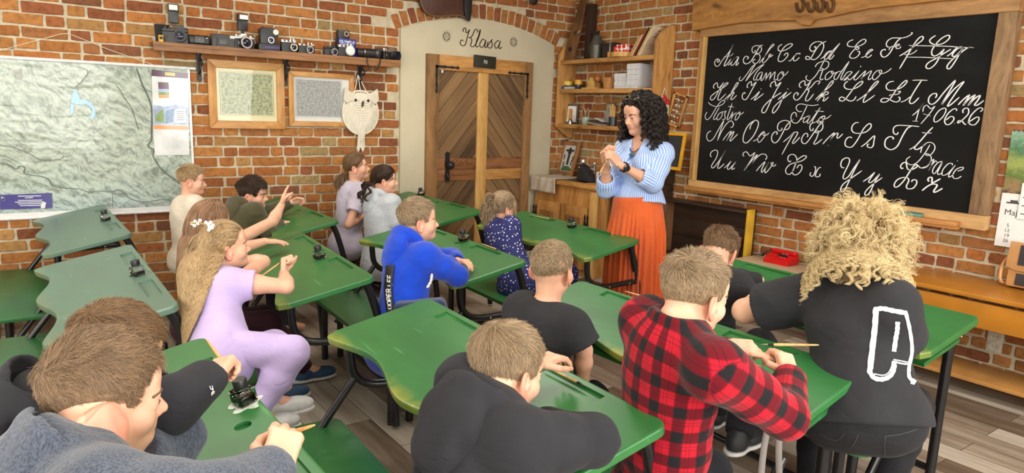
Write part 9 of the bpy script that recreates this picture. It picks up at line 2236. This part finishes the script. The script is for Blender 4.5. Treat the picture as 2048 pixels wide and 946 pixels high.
hc = flow_hair(b_.H, b_.root, H_LIGHT, 3600, 0.165, 0.0013, 48, gather=b_.H.w((0.03, -0.50, 0.06)), out=0.10, infl=0.05, comb=(0, -0.8, 0.2), seg=14, grav=0.1, lvar=0.05, spread=0.03)
flow_hair(b_.H, b_.root, H_LIGHT, 900, 0.13, 0.0013, 49, clump=60, coil=0.018, wlen=0.10, spread=0.006, out=0.6, infl=0.04, seg=26, cap=hc, sel=lambda p: (p[:, 1] < -0.36), grav=0.12)
flow_hair(b_.H, b_.root, H_LIGHT, 260, 0.15, 0.0010, 53, out=0.15, infl=0.04, comb=(0, 0.3, -0.8), seg=16, cap=hc, sel=lambda p: (p[:, 2] < 0.30) & (p[:, 1] > -0.02), grav=0.35, caps=[(b_.N, b_.H.c, 0.06)])
b_ = CAST['wom'][1]
hc = flow_hair(b_.H, b_.root, H_CURL, 18000, 0.275, 0.0006, 50, clump=900, coil=0.0085, wlen=0.042, spread=0.0028, out=0.66, infl=0.07, comb=(0, -0.3, 0.2), seg=50, grav=0.27, thick=0.04, lvar=0.30, inertia=0.9, caps=[(b_.N, b_.H.c, 0.09), (b_.Pel, b_.N, 0.16)])
flow_hair(b_.H, b_.root, H_CURL, 3600, 0.10, 0.0006, 52, clump=400, coil=0.008, wlen=0.045, spread=0.006, out=0.9, infl=0.1, comb=(0, -0.3, 0.4), seg=30, grav=0.05, cap=hc, lvar=0.35)
b_ = CAST['teach'][1]
hc = flow_hair(b_.H, b_.root, H_BLACK, 9000, 0.33, 0.0011, 51, clump=360, coil=0.012, wlen=0.075, spread=0.0045, out=0.45, infl=0.09, comb=(0, -0.6, 0.1), seg=36, grav=0.22, thick=0.06, lvar=0.25, inertia=0.85, caps=[(b_.N, b_.H.c, 0.10)])

# the teacher's skirt
tw_ = CAST['teach'][1]
wc = V3(PT(1275, 398, 4.60)); fl_ = V3(wc); rows = []
top_z, low_z = wc[2] + 0.02, 0.06
for j in range(41):
  s_ = j / 40; z = top_z + (low_z - top_z) * s_
  w_ = min(1, max(0, (s_ - 0.07) / 0.18)); row = []
  for i in range(241):
    a = 2 * math.pi * i / 240
    rl, rf = 0.164 + 0.030 * s_ ** 0.6 + 0.010 * w_, 0.150 + 0.045 * s_ ** 0.5 + 0.010 * w_
    pl_ = w_ * (0.006 + 0.012 * s_) * (math.sin(a * 34 + 2.2 * math.sin(a * 5 + 1) + 0.8 * math.sin(3 * s_ + a * 3)) + 0.6 * math.sin(a * 13 + 1.4 + 1.5 * s_))
    rl += pl_; rf += pl_
    row.append(Vector((wc[0] + 0.03 * s_, wc[1], z)) + Vector(tw_.Lb) * (rl * math.cos(a)) * 1.0 + Vector(tw_.Fw * A3(1, 1, 0)) * (rf * math.sin(a)))
  rows.append(row)
mb = MB().grid(rows); bmesh.ops.remove_doubles(mb.bm, verts=mb.bm.verts[:], dist=1e-5)
mb.build('skirt', T_ORANGE, tw_.root).modifiers.new('thick', 'SOLIDIFY').thickness = 0.003

# ------------------------------------------------------------------ ink bottles, pens and things people carry
def desk_pt(key, u, y, up=0.0):
  """a point on a desk top: u metres from its front edge towards the pupils, y along it"""
  d = DESKS[key]; M = d.matrix_basis
  return M @ Vector((u, y, ZF + u * math.tan(TILT) + up))
def on_desk(key, px, py):
  """where the view ray of a pixel meets the sloping top"""
  d = DESKS[key]; r = ray(px, py); n_ = (d.matrix_basis.to_3x3() @ Vector((-math.sin(TILT), 0, math.cos(TILT))))
  p0 = d.matrix_basis @ Vector((0, 0, ZF)); n = V3(n_)
  t = (V3(p0) - A3(0, 0, EYE)) @ n / (r @ n)
  return Vector(r * t) + Vector((0, 0, EYE))
def tilt_frame(key):
  d = DESKS[key]; R = d.matrix_basis.to_3x3(); sx = Vector((R[0][0], R[1][0], R[2][0])).normalized(); sy = Vector((R[0][1], R[1][1], R[2][1])).normalized()
  x = (sx * math.cos(TILT) + Vector((0, 0, math.sin(TILT)))).normalized(); z = x.cross(sy).normalized()
  M = I4.copy()
  for i in range(3): M[i][0], M[i][1], M[i][2] = x[i], sy[i], z[i]
  return M
INKM = plain('black_ink', (0.006, 0.006, 0.009), 0.1); GL = glass()
GIN = 'ink bottles on the desks'
def bottle(key, px, py, label, s_=1.0, ink=0.45):
  p = on_desk(key, px, py); M = TR(p) @ tilt_frame(key) @ Matrix.Rotation(0.3, 4, 'Z') @ Matrix.Scale(s_, 4)
  t = thing('ink_bottle', label, 'bottle', tuple(p), 0, GIN)
  def put(mb, nm, mt): mb.tf(M); return mb.build(nm, mt, t)
  mb = MB().box((0, 0, 0.0225), (0.050, 0.050, 0.042), I4, 0.006, 3); mb.lathe([(0.019, 0.0425), (0.015, 0.047), (0.015, 0.056), (0, 0.056)], (0, 0, 0), 20); put(mb, 'glass_body', GL)
  mb = MB().box((0, 0, 0.004 + 0.018 * ink), (0.040, 0.040, 0.036 * ink), I4, 0.003); put(mb, 'ink', INKM)
  mb = MB().lathe([(0.018, 0.047), (0.0185, 0.05), (0.0185, 0.068), (0.017, 0.071), (0, 0.071)], (0, 0, 0), 24); put(mb, 'cap', BLACK_PLASTIC)
  return t
bottle('g', 640, 517, 'ink bottle beside the lavender girl, on her desk')
bottle('h', 928, 482, 'ink bottle on the desk before the blue hoodie boy')
bottle('i', 1144, 455, 'ink bottle on the desk just before the teacher')
bottle('l', 843, 391, 'ink bottle on the far desk in front of the door')
bottle('m', 213, 441, 'ink bottle on the empty desk directly below the map')
bottle('n', 278, 550, 'ink bottle on the empty desk second from the map')
bottle('o', 491, 806, 'largest nearest ink bottle, on the lower left desk', 1.0, 0.6)
mb = MB(); p = on_desk('o', 491, 808); M = TR(p) @ tilt_frame('o')
mb.prism([(0.038 * math.cos(a) * (1 + 0.22 * math.sin(5 * a + 1) + 0.1 * math.sin(9 * a)), 0.040 * math.sin(a) * (1 + 0.22 * math.sin(5 * a + 1))) for a in np.linspace(0, 2 * math.pi, 40)[:-1]], 0.0008, M)
tag(mb.build('wax_spill', plain('spill_white', srgb(196, 206, 190), 0.5, 0, 0.25, 60)), 'whitish dried spill under the nearest ink bottle', 'spill')
WOODP = wood('pen_wood_X', srgb(168, 116, 62), srgb(222, 180, 122), 'X', 10, 0.4, False, 0.1)
GPEN = 'wooden dip pens'
def pen(a, b, label, r=0.0042, mat=None):
  """from nib a to the end b"""
  a, b = Vector(a), Vector(b); t = thing('dip_pen', label, 'pen', tuple((a + b) / 2), 0, GPEN)
  d = (b - a).normalized()
  mb = MB().tube([a + d * 0.035, a + d * 0.05, a + d * 0.09, b - d * 0.01, b], [r * 0.85, r * 1.05, r * 0.95, r * 0.6, r * 0.35], 12); mb.build('holder', mat or WOODP, t)
  mb = MB().tube([a + d * 0.022, a + d * 0.038], [r * 0.75, r * 0.9], 12); mb.build('ferrule', plain('dark_ferrule', (0.04, 0.035, 0.03), 0.3, 0.7), t)
  mb = MB().tube([a, a + d * 0.012, a + d * 0.024], [0.0004, r * 0.55, r * 0.7], 8); mb.build('nib', STEEL, t)
  return t
up = Vector((0, 0, 0.006))
def pen_on(key, nib, end, label): pen(on_desk(key, *nib) + up, on_desk(key, *end) + up, label)
pen_on('d', (1172, 777), (1088, 735), 'dip pen lying near groove of the black hoodie boy desk')
pen_on('e', (1321, 606), (1250, 585), 'dip pen lying on the plaid boy desk at far end')
pen_on('h', (1000, 503), (962, 489), 'dip pen in the groove of the blue hoodie boy desk')
pen_on('i', (1106, 441), (1060, 431), 'dip pen in the groove of the desk before teacher')
def held(key, hand, nib, end, label, r=0.0042):
  """a pen held in a hand: the pixel ends are placed in depth through the grip point"""
  w, d, n, L_ = CAST[key][1].hands[hand]; g = w + d * L_ * 0.62 + n * L_ * 0.13
  tg = float((g - A3(0, 0, EYE)) @ AX[2])
  def at(px, py, dt): return PT(px, py, tg + dt)
  return pen(at(*nib), at(*end), label, r)
held('plaid', 'R', (1520, 689, 0.04), (1638, 690, -0.02), 'dip pen held by the boy in plaid shirt')
held('near', 'R', (520, 886, 0.03), (629, 850, -0.03), 'dip pen held by the nearest boy', 0.0045)
held('near2', 'R', (462, 745, -0.04), (413, 679, 0.06), 'dip pen held by boy in black sweatshirt', 0.0045)
held('lav', 'R', (574, 516, 0.03), (512, 560, -0.03), 'dip pen held by the girl in lavender top')
held('b2', 'L', (602, 410, 0.0), (570, 400, 0.03), 'black pen in hand of the olive hoodie boy', 0.004)
held('teach', 'R', (1194, 356, 0.02), (1228, 296, -0.02), 'long wooden brush the teacher holds pointing down', 0.005)
held('teach', 'L', (1218, 344, -0.02), (1234, 282, 0.03), 'second wooden pen in the hand of the teacher', 0.004)

# marks and straps projected on the clothes they belong to
def bvh_of(o):
  me = o.data; M = wmat(o)
  V = [M @ v.co for v in me.vertices]; return BVHTree.FromPolygons(V, [tuple(p.vertices) for p in me.polygons])
def on_cloth(bv, px, py, off=0.002):
  r = Vector(ray(px, py)).normalized(); h = bv.ray_cast(Vector((0, 0, EYE)), r)
  if h[0] is None: return None, None
  n = h[1] if h[1].dot(r) < 0 else -h[1]
  return h[0] + n * off, n
def cloth_part(key, name):
  for c in kids(CAST[key][1].root):
    if c.name.split('.')[0] == name: return c
def painted(mb, bv, pts, w, off=0.002, k=5):
  P = catmull([(a, b, 0) for a, b in pts], k) if len(pts) > 2 else [Vector((pts[0][0] + (pts[1][0] - pts[0][0]) * t / 8, pts[0][1] + (pts[1][1] - pts[0][1]) * t / 8, 0)) for t in range(9)]
  L_, R_ = [], []; N_ = len(P)
  for i, p in enumerate(P):
    t = (P[min(i + 1, N_ - 1)] - P[max(i - 1, 0)]).normalized(); n = Vector((-t.y, t.x, 0)); ww = w * (1 + 0.12 * math.sin(i * 2.1))
    a, _ = on_cloth(bv, p.x + n.x * ww / 2, p.y + n.y * ww / 2, off); b, _ = on_cloth(bv, p.x - n.x * ww / 2, p.y - n.y * ww / 2, off)
    if a is None or b is None or (L_ and (a - L_[-1]).length > 0.06):
      if len(L_) > 1: mb.grid([L_, R_])
      L_, R_ = [], []
      continue
    L_.append(a); R_.append(b)
  if len(L_) > 1: mb.grid([L_, R_])
ws = cloth_part('wom', 'shirt'); bv = bvh_of(ws); mb = MB()
for w, pts in ((11, [(1752, 618), (1750, 650), (1745, 690), (1739, 745)]), (9, [(1748, 619), (1765, 617), (1785, 621), (1813, 626)]), (7, [(1811, 625), (1819, 660), (1823, 700), (1817, 735), (1819, 757), (1840, 769)]), (9, [(1738, 742), (1748, 756), (1765, 759), (1780, 752), (1787, 738), (1788, 722)]), (2.2, [(1748, 748), (1764, 751), (1775, 747), (1782, 735), (1784, 724)]), (3, [(1786, 723), (1802, 727), (1820, 729)]), (2.2, [(1786, 719), (1802, 722), (1820, 726)]), (9, [(1795, 643), (1794, 660), (1791, 676), (1787, 703)]), (4, [(1756, 621), (1754, 650), (1749, 690), (1744, 738)]), (11, [(1822, 762), (1842, 772)])):
  painted(mb, bv, pts, w)
mb.build('back_print', PRINTW, ws, False)
n2 = cloth_part('near2', 'sweatshirt'); bv = bvh_of(n2); mb = MB()
for pts in ([(417, 773), (420, 779), (424, 777)], [(422, 772), (424, 784)], [(421, 785), (421, 791)], [(421, 785), (427, 783)], [(421, 788), (426, 786)]): painted(mb, bv, pts, 1.7, 0.003, 3)
mb.build('cuff_logo', PRINTW, n2, False)
js = cloth_part('wom', 'jeans'); bv = bvh_of(js)
for pts in ([(1770, 872), (1769, 890), (1770, 912)], [(1770, 872), (1800, 868), (1835, 858)], [(1640, 868), (1672, 880), (1690, 866)], [(1716, 868), (1712, 880), (1702, 894)]):
  mb = MB(); painted(mb, bv, pts, 1.6, 0.002, 4); mb.build('pocket_stitching', plain('stitch_black', (0.05, 0.05, 0.055), 0.8), js, False)
# shoulder strap and bag of the boy in blue
bl = CAST['blue'][1]; bh = cloth_part('blue', 'hoodie'); hd_ = [c for c in kids(bh)][0]
class BV2:
  def __init__(s, *a): s.a = [bvh_of(x) for x in a]
  def ray_cast(s, o, d): return min((q.ray_cast(o, d) for q in s.a), key=lambda h: 1e9 if h[0] is None else h[3])
bv = BV2(bh, hd_)
bag = thing('shoulder_bag', 'navy shoulder bag with black lettered strap of the blue hoodie boy', 'bag', tuple(bl.Pel))
P = catmull([(783, 530, 0), (781, 550, 0), (779, 580, 0), (781, 608, 0), (786, 646, 0)], 6); L_, R_ = [], []
def strap_pts(w):
  L_, R_ = [], []
  for p in P:
    a, _ = on_cloth(bv, p.x - w, p.y, 0.006); b, _ = on_cloth(bv, p.x + w, p.y, 0.006)
    if a is None or b is None: continue
    L_.append(a); R_.append(b)
  return L_, R_
L_, R_ = strap_pts(7.5)
mb = MB().grid([L_, R_]); so_ = mb.build('strap', plain('strap_black', (0.015, 0.015, 0.016), 0.7), bag); so_.modifiers.new('thick', 'SOLIDIFY').thickness = 0.004
# letters: cells along the strap
FONT5 = {'L': ((0, 0, 0, 4), (0, 0, 2.2, 0)), 'E': ((0, 0, 0, 4), (0, 0, 2.2, 0), (0, 2, 1.8, 2), (0, 4, 2.2, 4)), 'C': ((2.3, 0.5, 0.7, 0), (0.7, 0, 0, 1), (0, 1, 0, 3), (0, 3, 0.7, 4), (0.7, 4, 2.3, 3.5)), 'O': ((0, 1, 0, 3), (0, 3, 1.2, 4), (1.2, 4, 2.4, 3), (2.4, 3, 2.4, 1), (2.4, 1, 1.2, 0), (1.2, 0, 0, 1)), 'P': ((0, 0, 0, 4), (0, 4, 2, 4), (2, 4, 2.3, 3), (2.3, 3, 2, 2), (2, 2, 0, 2)), 'R': ((0, 0, 0, 4), (0, 4, 2, 4), (2, 4, 2.3, 3), (2.3, 3, 2, 2), (2, 2, 0, 2), (1, 2, 2.4, 0))}
mb = MB()
def letter(ch, x0, ybase, sx, sy):
  for a, b, c, d in FONT5[ch]:
    # the word runs up the strap: letter x goes up, letter y goes left
    painted(mb, bv, [(x0 - b * sx, ybase - a * sy), (x0 - d * sx, ybase - c * sy)], 2.0, 0.0085, 3)
y = 642.0
for ch in 'EECOOPER':
  letter(ch, 787 - (642 - y) * 0.05, y, 2.2, 2.6); y -= 8.2
y = 572
for ch in 'LEE': letter(ch, 786, y, 2.1, 2.5); y -= 8
mb.build('strap_lettering', PRINTW, so_, False)
S = Sdf(); bc = V3(PT(848, 640, 3.20)); Rb = np.array([unit(A3(0.75, -0.6, 0.25)), unit(A3(0.6, 0.75, 0)), A3(-0.1, 0.1, 1)]);
S.box(bc, (0.095, 0.022, 0.075), Rb, 0.022, 0.02); V, Q = S.mesh(0.006, (), None, wrinkles(0.003, 14, 3.0)); np_mesh('bag_body', V, Q, cloth('navy_canvas', srgb(44, 58, 92), 0.85), bag)
mb = MB().tube(catmull([bc + Rb[0] * x + Rb[2] * z - Rb[1] * 0.047 for x, z in ((-0.10, 0.05), (-0.07, 0.085), (0, 0.093), (0.07, 0.085), (0.10, 0.05))], 5), 0.0035, 8); mb.build('zip', plain('zip_dark', srgb(26, 34, 56), 0.4), bag)
mb = MB(); pts = catmull([PT(864, 548, 3.25), PT(862, 562, 3.24), PT(855, 575, 3.22)], 6)
for k in range(2): mb.tube([p_ + Vector((0.004 * math.cos(i * 1.1 + k * 3.14), 0.004 * math.sin(i * 1.1 + k * 3.14), 0)) for i, p_ in enumerate(pts)], 0.0035, 6)
mb.build('rope_cord', WCORD, bag)
# hair clips of the lavender girl
lv = CAST['lav'][1]
t = thing('hair_clip', 'white pearl flower hair clip in the long blond hair', 'hair clip', tuple(lv.H.w((0, -0.5, 0.2))))
rg = np.random.default_rng(5)
mb = MB()
for px, py in ((384, 447), (390, 443), (389, 451), (396, 447), (400, 441), (412, 445), (417, 449), (421, 445), (419, 454), (424, 456), (418, 460), (426, 451)):
  q = lv.H.w((0.36, -0.28, 0.2)); tt = float((q - A3(0, 0, EYE)) @ AX[2]) - 0.012 - (px - 384) * 0.0003; mb.ball(tuple(PT(px, py, tt)), 0.0075, None, 10, 8)
mb.build('pearls', plain('pearl_white', (0.78, 0.76, 0.72), 0.25), t)
mb = MB(); q = [PT(px, py, tt + 0.008) for px, py in ((380, 446), (400, 446), (416, 452), (428, 458))]; mb.tube(catmull(q, 4), 0.004, 8); mb.build('clip_bar', plain('clip_gold', srgb(190, 160, 110), 0.3, 0.7), t)
# what the teacher wears
te = CAST['teach'][1]; tr_ = te.root
w_, d_, n_, L_ = te.hands['L']; wl = te.arms['L'][2]; ax_ = unit(wl - te.arms['L'][1]); wc_ = wl - ax_ * 0.035
Mw = Vector(ax_).to_track_quat('Z', 'Y').to_matrix().to_4x4(); Mw.translation = Vector(wc_)
wt = thing('wrist_watch', 'black wrist watch on the left wrist of the teacher', 'watch', tuple(wc_))
mb = MB().lathe([(0.030, -0.010), (0.033, -0.010), (0.033, 0.010), (0.030, 0.010), (0.030, -0.010)], (0, 0, 0), 26, Mw); mb.build('watch_strap', BLACK_PLASTIC, wt)
fc = unit(A3(0, 0, EYE) - wc_ + A3(0, 0, 0.4)); fc = unit(fc - ax_ * (fc @ ax_)); Mf2 = Vector(fc).to_track_quat('Z', 'Y').to_matrix().to_4x4(); Mf2.translation = Vector(wc_ + fc * 0.031)
mb = MB().lathe([(0, 0), (0.021, 0), (0.022, 0.004), (0.020, 0.009), (0.017, 0.010), (0, 0.0085)], (0, 0, 0), 26, Mf2); mb.build('watch_case', plain('watch_black', (0.012, 0.012, 0.014), 0.15), wt)
wr = te.arms['R'][2]; ax_ = unit(wr - te.arms['R'][1]); Mw = Vector(ax_).to_track_quat('Z', 'Y').to_matrix().to_4x4(); Mw.translation = Vector(wr - ax_ * 0.06)
mb = MB().lathe([(0.032, -0.004), (0.035, 0), (0.032, 0.004), (0.030, 0), (0.032, -0.004)], (0, 0, 0), 26, Mw)
tag(mb.build('bracelet', plain('bead_tan', srgb(196, 166, 130), 0.5)), 'thin pale bracelet on the right wrist of the teacher', 'bracelet')
nk = thing('necklace', 'black cord necklace with blue pendant worn by the teacher', 'necklace', tuple(te.N))
cpts = [te.N + te.Lb * 0.07 + te.A * 0.02 + te.Fw * 0.02, te.N + te.Lb * 0.055 - te.A * 0.03 + te.Fw * 0.085, te.N - te.A * 0.085 + te.Fw * 0.112, te.N - te.Lb * 0.055 - te.A * 0.03 + te.Fw * 0.085, te.N - te.Lb * 0.07 + te.A * 0.02 + te.Fw * 0.02]
mb = MB().tube(catmull(cpts, 6), 0.003, 8); mb.build('cord', BLACK_PLASTIC, nk)
pc_ = te.N - te.A * 0.105 + te.Fw * 0.122; Mp_ = Vector(te.Fw).to_track_quat('Z', 'Y').to_matrix().to_4x4(); Mp_.translation = Vector(pc_)
mb = MB().lathe([(0.009, 0), (0.018, 0), (0.019, 0.004), (0.009, 0.005)], (0, 0, 0), 22, Mp_); mb.ball(tuple(pc_), 0.008); mb.build('pendant', plain('pendant_blue', srgb(70, 100, 130), 0.3, 0.3), nk)
gs = thing('eyeglasses', 'eyeglasses pushed up on the dark hair of the teacher', 'glasses', tuple(te.H.w((0, 0.2, 0.5))))
for s_ in (-1, 1):
  cG = te.H.w((s_ * 0.16, 0.18, 0.545)); Mg = I4.copy(); fx = te.H.r; fy = unit(te.H.f * 0.85 - te.H.u * 0.5); fz_ = np.cross(fx, fy)
  for i in range(3): Mg[i][0], Mg[i][1], Mg[i][2], Mg[i][3] = fx[i], fy[i], fz_[i], cG[i]
  mb = MB().tube([Mg @ Vector((0.030 * math.cos(a), 0.022 * math.sin(a), 0)) for a in np.linspace(0, 2 * math.pi, 25)[:-1]], 0.0022, 6, closed=True); mb.build('rim', GOLD, gs)
  mb = MB().tube([te.H.w((s_ * 0.29, 0.16, 0.53)), te.H.w((s_ * 0.38, -0.1, 0.35))], 0.002, 6); mb.build('temple', GOLD, gs)
mb = MB().tube([te.H.w((-0.03, 0.2, 0.56)), te.H.w((0.03, 0.2, 0.56))], 0.002, 6); mb.build('bridge', GOLD, gs)
mb = MB(); ce_ = te.H.w((-0.0, 0.0, 0.0)); e0 = te.H.w((0.40, -0.05, -0.2)); mb.tube([e0, e0 - np.array((0, 0, 0.012))], 0.001, 6); mb.ball(tuple(e0 - np.array((0, 0, 0.018))), 0.007); mb.build('earring', plain('earring_red', srgb(180, 60, 60), 0.3), tr_)
# grey straps hanging under the plaid boy's desk, jacket heap on the bench by the wall
hs = thing('hanging_strap', 'pale grey straps hanging under the plaid boy desk', 'strap', tuple(PT(1545, 850, 1.95)))
for x0, x1 in ((1532, 1522), (1556, 1558)):
  pts = catmull([PT(x0 + 4, 815, 1.97), PT(x0 + 3, 850, 1.96), PT((x0 + x1) / 2, 900, 1.95), PT(x1, 950, 1.94), PT(x1, 985, 1.93)], 6)
  mb = MB().grid([[p_ - Vector(_r) * 0.009 for p_ in pts], [p_ + Vector(_r) * 0.009 for p_ in pts]]); so2 = mb.build('strap_band', cloth('grey_webbing', srgb(112, 106, 102)), hs); so2.modifiers.new('thick', 'SOLIDIFY').thickness = 0.003
S = Sdf(); jc = V3(PT(638, 470, 5.0)); jc[2] = 0.43
for dx, dy, rr in ((0, 0, 0.075), (0.09, -0.06, 0.06), (-0.07, 0.08, 0.065), (0.02, 0.1, 0.06), (0.12, 0.06, 0.05)): S.ell(jc + A3(dx, dy, 0), (rr * 1.3, rr * 1.2, rr * 0.75), None, 0.04)
V, Q = S.mesh(0.007, (), None, wrinkles(0.016, 22, 8.0)); jk = np_mesh('jacket', V, Q, cloth('mauve_nylon', srgb(128, 116, 122), 0.5))
tag(jk, 'crumpled mauve jacket lying on bench by the brick wall', 'jacket')
